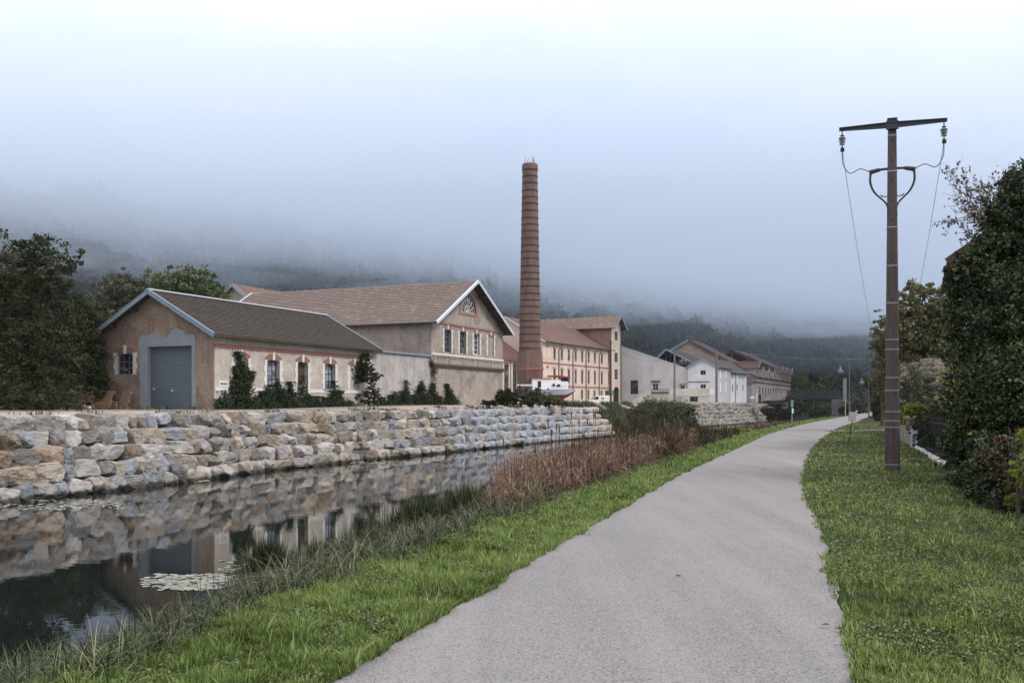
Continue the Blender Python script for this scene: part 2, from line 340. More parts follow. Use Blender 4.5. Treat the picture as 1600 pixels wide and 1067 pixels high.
def ground_z(x, y):
    a = float(xp(y)); b = float(xr(y)); n = float(xn(y)); f = float(xf(y)); cr_ = float(crest(y))
    if x >= b: 
        t = min(1, (x - b) / 1.0); return 0.02 * t + lawnz(x, y) * t + (0.10 * max(0, x - b - 6) if y < 400 else 0)
    if x >= a: return -0.03
    if x >= cr_: return 0.025 * min(1, (a - x) / 0.4)
    if x >= n:
        t = (cr_ - x) / (cr_ - n); t = t * t * (3 - 2 * t) if t < 0.5 else 0.5 + (t - 0.5); t = min(1, t); return 0.02 - (1.66) * t
    if x >= n - 1.5: return -1.64 - 0.6 * (n - x)
    if x >= f + 0.3: return -2.6
    if x >= f - 0.3: return -1.9
    g = float(rimz(y)); q = float(quay(y))
    t = (f - 0.3 - x)
    if t < 1.9: return -1.9 + (g + 1.6) * (t / 1.9)
    if 108 < y < 137: return -1.9 + (q + 1.9) * min(1, t / 7.0) ** 0.8
    if t < 5.0: return g - 0.3 + (q - g + 0.3) * ((t - 1.9) / 3.1) ** 0.6
    return q
ys = np.unique(np.concatenate([np.arange(-20, 12, 0.8), np.arange(12, 40, 1.0), np.arange(40, 130, 2.5), np.arange(130, 310, 5.0), [340, 380, 420]]))
V = []; nc = None
for y in ys:
    a, b, n_, f, c_ = xp(y), xr(y), xn(y), xf(y), crest(y)
    xs = [f - 260, f - 120, f - 60, f - 30, f - 14, f - 8, f - 5.3, f - 4, f - 3, f - 2.4, f - 2.2, f - 1.6, f - .8, f - .3, f + .3, f + .8, (f + n_) / 2, n_ - 1.5, n_ - .7]
    xs += [n_ + (c_ - n_) * k / 8 for k in range(9)] + [c_ + (a - c_) * k / 3 for k in (1, 2, 3)] + [a + .05, (a + b) / 2, b - .05, b, b + .3, b + .7] + [b + k for k in (1.1, 1.6, 2.2, 3, 4, 5, 6, 7, 8, 10, 13, 17, 25, 40, 80, 160, 300, 420)]
    nc = len(xs)
    for x in xs: V.append((x, y, ground_z(x, y)))
nr = len(ys); F = [(r * nc + c, r * nc + c + 1, (r + 1) * nc + c + 1, (r + 1) * nc + c) for r in range(nr - 1) for c in range(nc - 1)]
# ground material: soil under the grass, gravel on the quay (by place), mud in the bed
m, n, b = newmat('soil_and_gravel'); v = objvec(n)
geo = N(n, 'ShaderNodeNewGeometry'); sp = N(n, 'ShaderNodeSeparateXYZ'); n.links.new(geo.outputs['Position'], sp.inputs[0])
grav = mixc(n, thr(n, noise(n, v, 9, 6, 0.8), 0.3, 0.7), (0.27, 0.22, 0.175), (0.46, 0.40, 0.34))
grav = mixc(n, thr(n, noise(n, v, 0.9, 6, 0.7), 0.5, 0.7), grav, (0.20, 0.18, 0.11))
soil = mixc(n, thr(n, noise(n, v, 2.0, 6, 0.7), 0.3, 0.7), (0.026, 0.032, 0.014), (0.055, 0.058, 0.026))
soil = mixc(n, thr(n, noise(n, v, 0.8, 5, 0.7), 0.66, 0.74), soil, (0.20, 0.155, 0.11))
c = mixc(n, thr(n, sp.outputs[2], 1.0, 1.1), soil, grav)
c = mixc(n, thr(n, sp.outputs[2], -0.25, -1.0), c, (0.035, 0.03, 0.02))
cc = N(n, 'ShaderNodeMath', operation='LESS_THAN'); cc.inputs[1].default_value = -1.62; n.links.new(sp.outputs[2], cc.inputs[0])
n.links.new(c, b.inputs['Base Color']); b.inputs['Roughness'].default_value = 0.95; b.inputs['Specular IOR Level'].default_value = 0.1
bump(n, b, noise(n, v, 14, 8, 0.75), 0.6, 0.06); M['ground'] = m
T(np_mesh('ground', V, F, M['ground'], smooth=True), kind='structure')

# ------------------------------------------------------------------ path
m, n, b = newmat('chip_seal_asphalt'); v = objvec(n)
vo = N(n, 'ShaderNodeTexVoronoi', i_Scale=95.0); n.links.new(v, vo.inputs['Vector'])
sepc = N(n, 'ShaderNodeSeparateColor'); n.links.new(vo.outputs['Color'], sepc.inputs[0])
c = mixc(n, thr(n, sepc.outputs[0], 0.0, 1.0), (0.155, 0.155, 0.157), (0.292, 0.288, 0.288))
c = mixc(n, thr(n, sepc.outputs[1], 0.88, 0.92), c, (0.075, 0.07, 0.07))
c = mixc(n, thr(n, noise(n, v, 42, 3, 0.6), 0.35, 0.7), c, mixc(n, 0.4, c, (0.16, 0.15, 0.155)))
c = mixc(n, thr(n, noise(n, objvec(n, (1, 0.35, 1)), 0.7, 6, 0.65), 0.35, 0.7), c, mixc(n, 0.16, c, (0.40, 0.38, 0.38)))
c = mixc(n, thr(n, noise(n, v, 1.6, 7, 0.7), 0.45, 0.75), c, mixc(n, 0.18, c, (0.14, 0.135, 0.14)))
cr1 = N(n, 'ShaderNodeTexWave', wave_type='BANDS', bands_direction='Y', i_Scale=0.06, i_Distortion=5.0, i_Detail=4.0); cr1.inputs['Detail Scale'].default_value = 0.6; n.links.new(v, cr1.inputs[0])
cm = N(n, 'ShaderNodeMath', operation='MULTIPLY'); n.links.new(thr(n, cr1.outputs[0], 0.9995, 1.0), cm.inputs[0]); n.links.new(thr(n, noise(n, v, 0.5, 3), 0.5, 0.6), cm.inputs[1])
tr_ = thr(n, noise(n, objvec(n, (1.6, 0.05, 1)), 1.0, 4, 0.6), 0.45, 0.7); c = mixc(n, tr_, c, mixc(n, 0.22, c, (0.40, 0.37, 0.34)))
n.links.new(c, b.inputs['Base Color']); b.inputs['Roughness'].default_value = 0.9; b.inputs['Specular IOR Level'].default_value = 0.2
bump(n, b, vo.outputs['Distance'], 0.5, 0.008); M['asphalt'] = m
def wob(y, s): return 0.05 * mnoise.noise(Vector((y * 1.3, s, 0))) + 0.035 * mnoise.noise(Vector((y * 4.5, s, 3))) + 0.01 * mnoise.noise(Vector((y * 16, s, 5)))
ys = np.concatenate([np.arange(-12, 4, 0.5), np.arange(4, 30, 0.08), np.arange(30, 110, 0.5), np.arange(110, 420, 4)]); V = []
for y in ys:
    a = xp(y) + wob(y, 0) + 0.02; b_ = xr(y) + wob(y, 50) - 0.02
    zz = np.interp(y, [0, 120, 190, 260], [0, 0, 0.4, 1.1])
    for t in (0, 0.04, 0.2, 0.4, 0.6, 0.8, 0.96, 1): V.append((a + (b_ - a) * t, y, zz + 0.022 * math.sin(math.pi * t) + 0.006))
F = [(r * 8 + c, r * 8 + c + 1, (r + 1) * 8 + c + 1, (r + 1) * 8 + c) for r in range(len(ys) - 1) for c in range(7)]
T(np_mesh('path', V, F, M['asphalt'], smooth=True), kind='structure')
# small branch path leaving to the right
V = []; pts = [(P(1296, 674, 62).x, 62.2, 60.0), (26.6, 66, 63.2), (30.5, 70.5, 67.6), (36, 75.5, 72.8), (46, 83, 80.5)]
for x, y1, y0 in pts: V += [(x, y0 + 1, 0.05), (x, (y0 + y1) / 2 + 1, 0.06), (x, y1 + 1, 0.05)]
F = [(i * 3 + k, i * 3 + k + 3, i * 3 + k + 4, i * 3 + k + 1) for i in range(len(pts) - 1) for k in (0, 1)]
T(np_mesh('side_path', V, F, M['asphalt'], smooth=True), kind='structure')

# quay lane: pale strip behind the gravel
V = []; ysl = np.arange(20, 240, 4.0)
for y in ysl:
    for o in (5.6, 8.9): V.append((xf(y) - o - (0 if y < 70 else (y - 70) * 0.05), y, quay(y) + 0.03))
F = [(i * 2, i * 2 + 1, i * 2 + 3, i * 2 + 2) for i in range(len(ysl) - 1)]
M['lane'] = plain('pale_lane', (0.42, 0.40, 0.39), 0.9, 0.15, 0.6, bmp=0.2)
T(np_mesh('quay_lane', V, F, M['lane']), kind='structure')

# ------------------------------------------------------------------ water
m, n, b = newmat('still_dark_water'); v = objvec(n)
b.inputs['Base Color'].default_value = (0.008, 0.011, 0.010, 1); b.inputs['Roughness'].default_value = 0.015; b.inputs['IOR'].default_value = 1.33
b.inputs['Specular IOR Level'].default_value = 0.5
h1 = noise(n, objvec(n, (0.6, 1.0, 1)), 1.6, 3, 0.5); h2 = noise(n, objvec(n, (0.8, 1, 1)), 7, 2, 0.5)
hh = mixc(n, 0.25, h1, h2); bump(n, b, hh, 0.09, 0.02); M['water'] = m
V = []; ysw = np.concatenate([np.arange(-20, 120, 5.0), np.arange(120, 421, 20.0)])
for y in ysw: V += [(xf(y) - 0.6, y, WATER), (xn(y) + 0.3, y, WATER)]
F = [(i * 2, i * 2 + 1, i * 2 + 3, i * 2 + 2) for i in range(len(ysw) - 1)]
T(np_mesh('water', V, F, M['water']), kind='structure')

# ------------------------------------------------------------------ hills
def hill_z(x, y):
    c = -0.67 * x + 0.742 * y
    t = c - 211
    h = max(0, t) * 0.50
    h += 9 * mnoise.noise(Vector((x * 0.008, y * 0.008, 1))) * min(1, max(0, t) / 60) + 3 * mnoise.noise(Vector((x * 0.03, y * 0.03, 5))) * min(1, max(0, t) / 40)
    return 68 - 14 * math.exp(-(h - 54) / 14) if h >= 54 else h
V = []; gx = np.arange(-420, 900, 12.0); gy = np.arange(60, 1400, 12.0)
for y in gy:
    for x in gx: V.append((x, y, min(hill_z(x, y), 92) + (0.5 if -0.67 * x + 0.742 * y > 205 else -7)))
nx_ = len(gx); F = [(r * nx_ + c, r * nx_ + c + 1, (r + 1) * nx_ + c + 1, (r + 1) * nx_ + c) for r in range(len(gy) - 1) for c in range(nx_ - 1)]
M['forestfloor'] = plain('forest_floor', (0.022, 0.032, 0.016), 0.95, 0.4, 0.05, bmp=0)
T(np_mesh('hill', V, F, M['forestfloor'], smooth=True), kind='structure')
# flat valley floor out to the horizon
M['meadow'] = plain('meadow', (0.06, 0.085, 0.03), 0.95, 0.3, 0.02, bmp=0)
o = np_mesh('valley_floor', [(-3000, -800, -2.9), (3000, -800, -2.9), (3000, 4000, -2.9), (-3000, 4000, -2.9)], [(0, 1, 2, 3)], M['meadow']); T(o, kind='structure')

def crown_quads(nq, size, r=np.random.default_rng(1)):
    """leaf clump quads on a lumpy ball of radius about 1"""
    d = r.normal(size=(nq, 3)); d /= np.linalg.norm(d, axis=1)[:, None]; d[:, 2] = np.abs(d[:, 2]) * 1.25 - 0.25
    lum = 1 + 0.22 * np.sin(3.1 * d[:, 0] + r.uniform(0, 6)) * np.cos(2.7 * d[:, 1] + r.uniform(0, 6)) + 0.12 * np.sin(6 * d[:, 2] + 5 * d[:, 0])
    c = d * (lum * (0.72 + 0.28 * r.random(nq) ** 0.5))[:, None]
    a = np.cross(d + 0.7 * r.normal(size=(nq, 3)), r.normal(size=(nq, 3))); a /= np.linalg.norm(a, axis=1)[:, None]
    b_ = np.cross(a, d + 0.5 * r.normal(size=(nq, 3))); b_ /= np.linalg.norm(b_, axis=1)[:, None]
    s = size * (0.6 + 0.8 * r.random(nq))[:, None]
    return np.stack([c - a * s, c + b_ * s * 0.7, c + a * s, c - b_ * s * 0.7], 1)     # nq,4,3
r_ = np.random.default_rng(11); temps = [crown_quads(330, 0.115, r_) for _ in range(6)]
Q = []; RN = []
cnt = 0
for _ in range(60000):
    if cnt > 3600: break
    t = 14 + 175 * r_.random() ** 1.3; s_ = r_.uniform(-330, 560)
    x = 0 + 0.742 * s_ - 0.67 * (t + 211); y = 0.67 * s_ + 0.742 * (t + 211)
    if y < 120 or abs(x / y) > 0.62 or (x / y) < -0.6: continue
    if y > 760: continue
    z = hill_z(x, y)
    if z > 58: continue
    R_ = r_.uniform(3.8, 7.6); H_ = R_ * r_.uniform(1.0, 1.5); q = temps[cnt % 6].copy()
    an = r_.uniform(0, 6.28); ca, sa = math.cos(an), math.sin(an)
    q = np.stack([q[..., 0] * ca - q[..., 1] * sa, q[..., 0] * sa + q[..., 1] * ca, q[..., 2]], -1) * np.array([R_, R_, H_])
    Q.append(q + np.array([x, y, z + H_ * 0.55])); tone = np.clip(r_.normal(0.42, 0.27), 0, 1)
    RN.append(np.clip(tone + 0.05 * r_.normal(size=len(q)), 0, 1)); cnt += 1
Q = np.concatenate(Q); V = Q.reshape(-1, 3); F = np.arange(len(V)).reshape(-1, 4)
M['forestleaf'] = leafmat('forest_foliage', [(0.012, 0.018, 0.013), (0.020, 0.030, 0.018), (0.032, 0.045, 0.022), (0.055, 0.055, 0.028)], trans=0.1, rough=0.8, spec=0.1)
T(np_mesh('forest', V, F, M['forestleaf'], rnd=np.concatenate(RN)), 'dense misty woodland covering the whole hillside', None, None, 'stuff')

# ------------------------------------------------------------------ low cloud lying on the hills (real, evenly dense volumes)
def cloudbox(name, x0, x1, y0, y1, z0, z1, dens, col=(0.815, 0.90, 1.0)):
    m = bpy.data.materials.new(name); m.use_nodes = True; n = m.node_tree; n.nodes.remove(n.nodes['Principled BSDF'])
    pv = N(n, 'ShaderNodeVolumePrincipled'); pv.inputs['Density'].default_value = dens; pv.inputs['Color'].default_value = c4(col); pv.inputs['Anisotropy'].default_value = 0.0
    n.links.new(pv.outputs[0], n.nodes['Material Output'].inputs['Volume'])
    mb = MB(); mb.box(x0, x1, y0, y1, z0, z1); return T(mb.build('low_cloud', m), 'pale blue grey fog bank lying on the wooded hill and hiding its top', None, None, 'stuff')
cloudbox('fog', -620, 1100, 250, 1350, 13, 23.9, 0.0008)
cloudbox('fog', -620, 1100, 172, 1350, 24, 33.9, 0.0016)
cloudbox('fog', -620, 1100, 172, 1350, 34, 41.9, 0.0045)
cloudbox('fog', -620, 1100, 172, 1350, 42, 80, 0.022)
# thin air haze round everything
hm = bpy.data.materials.new('thin_haze'); hm.use_nodes = True; n = hm.node_tree; n.nodes.remove(n.nodes['Principled BSDF'])
pv = N(n, 'ShaderNodeVolumePrincipled'); pv.inputs['Density'].default_value = 0.00008; pv.inputs['Color'].default_value = (0.85, 0.93, 1, 1); n.links.new(pv.outputs[0], n.nodes['Material Output'].inputs['Volume'])
mb = MB(); mb.box(-3100, 3100, -850, 4100, -10, 150); T(mb.build('haze', hm), None, None, None, 'stuff')

# torn wisps hanging below the fog deck (closed lumpy volumes)
wr_ = np.random.default_rng(33); wm = bpy.data.materials.new('fog_wisp'); wm.use_nodes = True; n = wm.node_tree; n.nodes.remove(n.nodes['Principled BSDF'])
pv = N(n, 'ShaderNodeVolumePrincipled'); pv.inputs['Density'].default_value = 0.010; pv.inputs['Color'].default_value = (0.815, 0.90, 1, 1); n.links.new(pv.outputs[0], n.nodes['Material Output'].inputs['Volume'])
for wx, wy, wz, sx, sy, sz in ((-95, 262, 36, 38, 26, 7), (-35, 330, 35, 50, 30, 7), (30, 372, 37, 45, 34, 6), (95, 430, 37, 55, 38, 8), (150, 500, 39, 60, 40, 9), (-130, 236, 37, 30, 24, 6), (210, 560, 40, 60, 45, 9), (-70, 300, 97, 110, 60, 15), (20, 240, 94, 60, 40, 10)):
    bm = bmesh.new(); bmesh.ops.create_icosphere(bm, subdivisions=4, radius=1)
    for v in bm.verts:
        k_ = 1 + 0.55 * mnoise.noise(v.co * 1.5 + Vector((wx, wy, 0))) + 0.25 * mnoise.noise(v.co * 4 + Vector((wx, 0, 0))); v.co = Vector((v.co.x * sx * k_, v.co.y * sy * k_, v.co.z * sz * k_ + 0))
        v.co.z = min(v.co.z, 41.7 - wz) if wz < 60 else max(v.co.z, 80.2 - wz)
    me = bpy.data.meshes.new('fog_wisp'); bm.to_mesh(me); bm.free(); o = link('fog_wisp', me, wm); o.location = (wx, wy, wz); T(o, 'ragged wisp of fog ' + ('hanging below the cloud against the wooded slope' if wz < 60 else 'swelling above the fog bank in the sky'), None, None, 'stuff')
# ------------------------------------------------------------------ building kit
class Frame:
    """local x runs along the canal (theta right of +Y), local y away from it to the left"""
    def __init__(s, px, d, th, z0): s.x, s.y, s.th, s.z0 = PX(px, d), d, R(th), z0; s.D = (math.sin(s.th), math.cos(s.th)); s.G = (-s.D[1], s.D[0])
    def ax(s, px, off=0):
        k = (px - CX) / FPX; x, y = s.x + s.G[0] * off, s.y + s.G[1] * off; return (k * y - x) / (s.D[0] - k * s.D[1])
    def ay(s, px, off=0):
        k = (px - CX) / FPX; x, y = s.x + s.D[0] * off, s.y + s.D[1] * off; return (k * y - x) / (s.G[0] - k * s.G[1])
    def zz(s, py, lx=0, ly=0): return PZ(py, s.y + s.D[1] * lx + s.G[1] * ly) - s.z0
    def root(s, name, label, cat, group=None): return empty(name, (s.x, s.y, s.z0), math.pi / 2 - s.th, label, cat, group)
    def w(s, lx, ly, lz=0): return Vector((s.x + s.D[0] * lx + s.G[0] * ly, s.y + s.D[1] * lx + s.G[1] * ly, s.z0 + lz))
def plane(kind, off=0):
    """facade coordinates (along, inward depth, z) -> local"""
    if kind == 'y0': return lambda a, d, z: (a, off + d, z)
    if kind == 'x0': return lambda a, d, z: (off + d, a, z)
    if kind == 'y1': return lambda a, d, z: (a, off - d, z)
    return lambda a, d, z: (off - d, a, z)
def arch_pts(a0, a1, z1, rise, n=8):
    if rise <= 0: return [(a0, z1), (a1, z1)]
    out = []; w = (a1 - a0) / 2
    Rr = (w * w + rise * rise) / (2 * rise); zc = z1 - Rr; ang = math.asin(min(1, w / Rr)); 
    if rise >= w: ang = math.pi / 2
    for i in range(n + 1):
        t = -ang + 2 * ang * i / n; out.append(((a0 + a1) / 2 + Rr * math.sin(t), zc + Rr * math.cos(t)))
    return out
def opening(a0, a1, z0, z1, rise=0): return [(a0, z0)] + arch_pts(a0, a1, z1, rise) + [(a1, z0)]
def wall_face(mb, outline, holes, reveal=0.25, m=0):
    loops = [[Vector((a, z, 0)) for a, z in outline]] + [[Vector((a, z, 0)) for a, z in h] for h in holes]
    flat = [p for l in loops for p in l]; tri = tessellate_polygon(loops)
    mb.add([(p.x, 0, p.y) for p in flat], [tuple(t) for t in tri], m)
    for h in holes:
        k = len(h); mb.add([(a, 0, z) for a, z in h] + [(a, reveal, z) for a, z in h], [(i, (i + 1) % k, k + (i + 1) % k, k + i) for i in range(k)], m)
def ring(mb, outer, inner, d0, d1, m=0):
    """strip between two open polylines of equal length, thickness d0..d1"""
    k = len(outer)
    for i in range(k - 1):
        p = [outer[i], outer[i + 1], inner[i + 1], inner[i]]
        vs = [(a, d0, z) for a, z in p] + [(a, d1, z) for a, z in p]
        mb.add(vs, [(0, 1, 2, 3), (7, 6, 5, 4), (0, 4, 5, 1), (1, 5, 6, 2), (2, 6, 7, 3), (3, 7, 4, 0)], m)
def window(root, pl, a0, a1, z0, z1, rise=0, nx=2, nz=3, depth=0.18, fw=0.06, bw=0.035, frame='frame', glass='glass', arch=None, aw=0.22, key=None, jamb=None,
           jw=0.16, sill=None, name='window', label=None, jout=0.03, infill=None):
    z1s = z1 - rise; mid = (a0 + a1) / 2
    if infill:
        mb = MB(pl); k = opening(a0, a1, z0, z1, rise); mb.add([(a, depth, z) for a, z in k], [tuple(range(len(k)))]); w = mb.build(name, M[infill], root)
    else:
        mb = MB(pl); o = opening(a0, a1, z0, z1, rise); i_ = opening(a0 + fw, a1 - fw, z0 + fw, z1 - fw, rise)
        o2 = o + [o[0]]; i2 = i_ + [i_[0]]; ring(mb, o2, i2, depth - 0.03, depth + 0.04)
        def ztop(a):
            if rise <= 0: return z1 - fw
            w_ = (a1 - a0) / 2; Rr = (w_ * w_ + rise * rise) / (2 * rise); return z1 - Rr + math.sqrt(max(0, Rr * Rr - (a - mid) ** 2)) - fw
        for k in range(1, nx):
            a = a0 + (a1 - a0) * k / nx; mb.box(a - bw / 2, a + bw / 2, depth - 0.02, depth + 0.03, z0 + fw, ztop(a))
        for k in range(1, nz):
            z = z0 + (z1s - z0) * k / nz; mb.box(a0 + fw, a1 - fw, depth - 0.015, depth + 0.025, z - bw / 2, z + bw / 2)
        w = mb.build(name, M[frame], root)
        g = MB(pl); k = opening(a0 + fw * .5, a1 - fw * .5, z0 + fw * .5, z1 - fw * .5, rise); g.add([(a, depth + 0.02, z) for a, z in k], [tuple(range(len(k)))]); g.build('pane', M[glass], w)
    if label: w['label'] = label
    if arch:
        mb = MB(pl); i_ = arch_pts(a0 - .02, a1 + .02, z1, max(rise, .04), 10); cz = z1 - ((a1 - a0) ** 2 / 4 + max(rise, .04) ** 2) / (2 * max(rise, .04))
        o_ = []
        for a, z in i_:
            v_ = Vector((a - mid, z - cz)); l = v_.length; v_ = v_ * ((l + aw) / l); o_.append((mid + v_.x, cz + v_.y))
        ring(mb, o_, i_, -0.025, 0.1); mb.build('brick_arch', M[arch], w)
    if key:
        mb = MB(pl); kw = aw * .33; mb.box(mid - kw, mid + kw, -0.06, 0.1, z1 - .05, z1 + aw * 1.35); mb.build('keystone', M[key], w)
    if jamb:
        for sgn, a in ((-1, a0), (1, a1)):
            mb = MB(pl); z = z0; k = 0; top = z1s + aw * .55
            while z < top - 0.05:
                h = min(0.34, top - z); wd = jw * (1.35 if k % 2 else 1.0); 
                mb.box(min(a, a + sgn * wd), max(a, a + sgn * wd), -jout, 0.08, z, z + h - 0.008); z += h; k += 1
            mb.build('stone_jamb', M[jamb], w)
    if sill:
        mb = MB(pl); mb.box(a0 - 0.12, a1 + 0.12, -0.1, depth, z0 - 0.12, z0 - 0.002); mb.build('sill', M[sill], w)
    return w
def stepped_slope(mb, e0, e1, r0, r1, row=0.34, th=0.035, m=0):
    """tile courses from eave line e0-e1 up to ridge line r0-r1, each course lapping the one below"""
    e0, e1, r0, r1 = map(Vector, (e0, e1, r0, r1)); n = max(4, int((r0 - e0).length / row))
    nm = (e1 - e0).cross(r0 - e0).normalized(); nm = nm if nm.z > 0 else -nm
    for i in range(n):
        a, b_ = i / n, (i + 1) / n
        p0, p1 = e0.lerp(r0, a), e1.lerp(r1, a); q0, q1 = e0.lerp(r0, b_), e1.lerp(r1, b_)
        up = nm * (th + 0.012); lo = nm * 0.012
        mb.add([tuple(p0 + up), tuple(p1 + up), tuple(q1 + lo), tuple(q0 + lo), tuple(p0), tuple(p1)], [(0, 1, 2, 3), (0, 4, 5, 1)], m)
def gable_roof(root, L0, L1, W0, W1, ze, zr, axis, over_e=0.5, over_g=0.5, tile='tileA', row=0.34, verge='zinc', ridge=None, th=0.10, mid=None, und='timber', vh=0.2):
    """ridge along axis; L0..L1 is the extent along the ridge, W0..W1 across; ze = wall height at the eaves, zr = ridge"""
    mid = (W0 + W1) / 2 if mid is None else mid
    A = (lambda l, w, z: (l, w, z)) if axis == 'x' else (lambda l, w, z: (w, l, z))
    l0, l1 = L0 - over_g, L1 + over_g; roof = None; mb = MB(); mu = MB(); segs = []
    for ws in (W0, W1):
        sg = -1 if ws < mid else 1; k = (zr - ze) / abs(mid - ws); we = ws + sg * over_e; zz_ = ze - k * over_e
        stepped_slope(mb, A(l0, we, zz_ + th), A(l1, we, zz_ + th), A(l0, mid, zr + th), A(l1, mid, zr + th), row)
        mu.quad(A(l0, we, zz_), A(l1, we, zz_), A(l1, mid, zr), A(l0, mid, zr)); mu.quad(A(l0, we, zz_), A(l1, we, zz_), A(l1, we, zz_ + th), A(l0, we, zz_ + th))
        mu.quad(A(l0, we, zz_), A(l0, mid, zr), A(l0, mid, zr + th), A(l0, we, zz_ + th)); mu.quad(A(l1, we, zz_), A(l1, mid, zr), A(l1, mid, zr + th), A(l1, we, zz_ + th))
        segs.append((we, zz_))
    roof = mb.build('roof', M[tile], root); mu.build('roof_underside', M[und], roof)
    if verge:
        for l, sg in ((l0, -1), (l1, 1)):
            for we, zz_ in segs:
                v = MB(); v.bar(A(l + sg * .03, we, zz_ + .04), A(l + sg * .03, mid, zr + .04), 0.06, vh); v.bar(A(l + sg * .0, we, zz_ + th + .06), A(l + sg * .0, mid, zr + th + .06), 0.16, 0.03)
                v.build('bargeboard', M[verge], roof)
    if ridge:
        v = MB(); v.bar(A(l0 - .02, mid, zr + th + .07), A(l1 + .02, mid, zr + th + .07), 0.26, 0.07); v.build('ridge_cap', M[ridge], roof)
    return roof, segs
def gable_walls(root, L, Wd, ze, zr, axis, mats, holes={}, mid=None, reveal=0.25, names=('wall',)):
    """four walls as parts; holes: plane -> list of outlines; mats: one or dict plane->mat"""
    g = lambda k: mats.get(k, mats['*']) if isinstance(mats, dict) else mats
    mid = (Wd if axis == 'x' else L) / 2 if mid is None else mid
    for k in ('y0', 'y1', 'x0', 'x1'):
        span = L if k[0] == 'y' else Wd; off = 0 if k[1] == '0' else (Wd if k[0] == 'y' else L)
        is_g = (axis == 'x') == (k[0] == 'x'); out = [(0, -0.3), (0, ze)] + ([(mid, zr)] if is_g else []) + [(span, ze), (span, -0.3)]
        mb = MB(plane(k, off)); wall_face(mb, out, holes.get(k, []), reveal); mb.build('wall', M[g(k)], root)
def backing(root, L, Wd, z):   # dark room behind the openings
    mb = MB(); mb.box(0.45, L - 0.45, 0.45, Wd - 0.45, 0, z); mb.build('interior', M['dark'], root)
def pipe(root, pts, r=0.05, mat='darksteel', name='downpipe'): mb = MB(); mb.tube(pts, r, 8); return mb.build(name, M[mat], root, smooth=True)

# ================================================================== A: brick and plaster garage building with roller shutter
FA = Frame(335, 57, 24, 1.33)
A = FA.root('stone_outbuilding', 'long low outbuilding with mossy brown roof and grey roller shutter', 'outbuilding')
LA, WA, EA, RA = 16.85, 8.74, 4.50, 6.92
y0, x0 = plane('y0'), plane('x0')
bays = [(377, 'blind'), (427, 'win'), (473, 'door'), (515.5, 'win'), (554, 'blind')]
holesY = []; winA = []
for px, kind in bays:
    c_ = FA.ax(px); hw = 0.62 if kind != 'door' else 0.56
    z1 = 3.16; z0 = 0.05 if kind == 'door' else 1.42
    winA.append((c_, hw, z0, z1, kind)); holesY.append(opening(c_ - hw, c_ + hw, z0, z1, 0.2))
ra, rb = FA.ay(300), FA.ay(231.5); wa, wb = FA.ay(208), FA.ay(184)
sh_z = FA.zz(541, 0, (ra + rb) / 2)
holesX = [opening(ra, rb, -0.02, sh_z), opening(wa, wb, FA.zz(585, 0, wa), FA.zz(551, 0, wa), 0.16)]
gable_walls(A, LA, WA, EA, RA, 'x', {'*': 'plasterA', 'y0': 'plasterA2'}, {'y0': holesY, 'x0': holesX}, reveal=0.3); backing(A, LA, WA, 4.3)
for i, (c_, hw, z0, z1, kind) in enumerate(winA):
    if kind == 'win': window(A, y0, c_ - hw, c_ + hw, z0, z1, 0.2, 3, 3, 0.26, glass='glassbroken', arch='archbrick', aw=0.34, key='stonetrim', jamb='stonetrim', jw=0.24, sill='concrete', frame='darksteel')
    elif kind == 'blind': window(A, y0, c_ - hw, c_ + hw, z0, z1, 0.2, infill='plasterA2', depth=0.05, arch='archbrick', aw=0.34, key='stonetrim', jamb='stonetrim', jw=0.24, name='blind_window')
    else:
        dr = window(A, y0, c_ - hw, c_ + hw, z0, z1, 0.2, infill='rust', depth=0.28, arch='archbrick', aw=0.34, key='stonetrim', jamb='stonetrim', jw=0.22, name='door', label='dark arched rusty door')
        mb = MB(y0); mb.box(c_ - hw + .12, c_ + hw - .05, 0.2, 0.26, 0.05, 1.65); mb.build('door_panel', M['palegrey'], dr)
w = window(A, x0, wa, wb, FA.zz(585, 0, wa), FA.zz(551, 0, wa), 0.16, 3, 3, 0.12, glass='glass', arch='archbrick', aw=0.34, key='stonetrim', jamb='stonetrim', jw=0.24, frame='frame')
mb = MB(); mb.box(-0.04, LA + 0.03, -0.07, 0.02, 3.70, 3.80); mb.box(-0.07, LA + 0.05, -0.11, 0.0, 3.80, 3.86)
for k in range(int(LA / 0.25)): mb.box(k * 0.25, k * 0.25 + 0.13, -0.10, -0.03, 3.62, 3.70)
mb.build('brick_cornice', M['archbrick'], A)
for k in range(4):                                             # string course at sill height between the openings
    a = 0.05 if k == 0 else winA[k - 1][0] + winA[k - 1][1] + (0.26 if winA[k - 1][4] == 'door' else -0.5); b_ = winA[k][0] - winA[k][1] - 0.26 if winA[k][4] == 'door' else winA[k][0] + 0.5
    mb = MB(); mb.box(a, b_, -0.035, 0.02, 1.14, 1.36); mb.build('sill_course', M['stonetrim'], A)
mb = MB(); mb.box(winA[4][0] - 1.4, LA, -0.035, 0.02, 1.14, 1.36); mb.build('sill_course', M['stonetrim'], A)
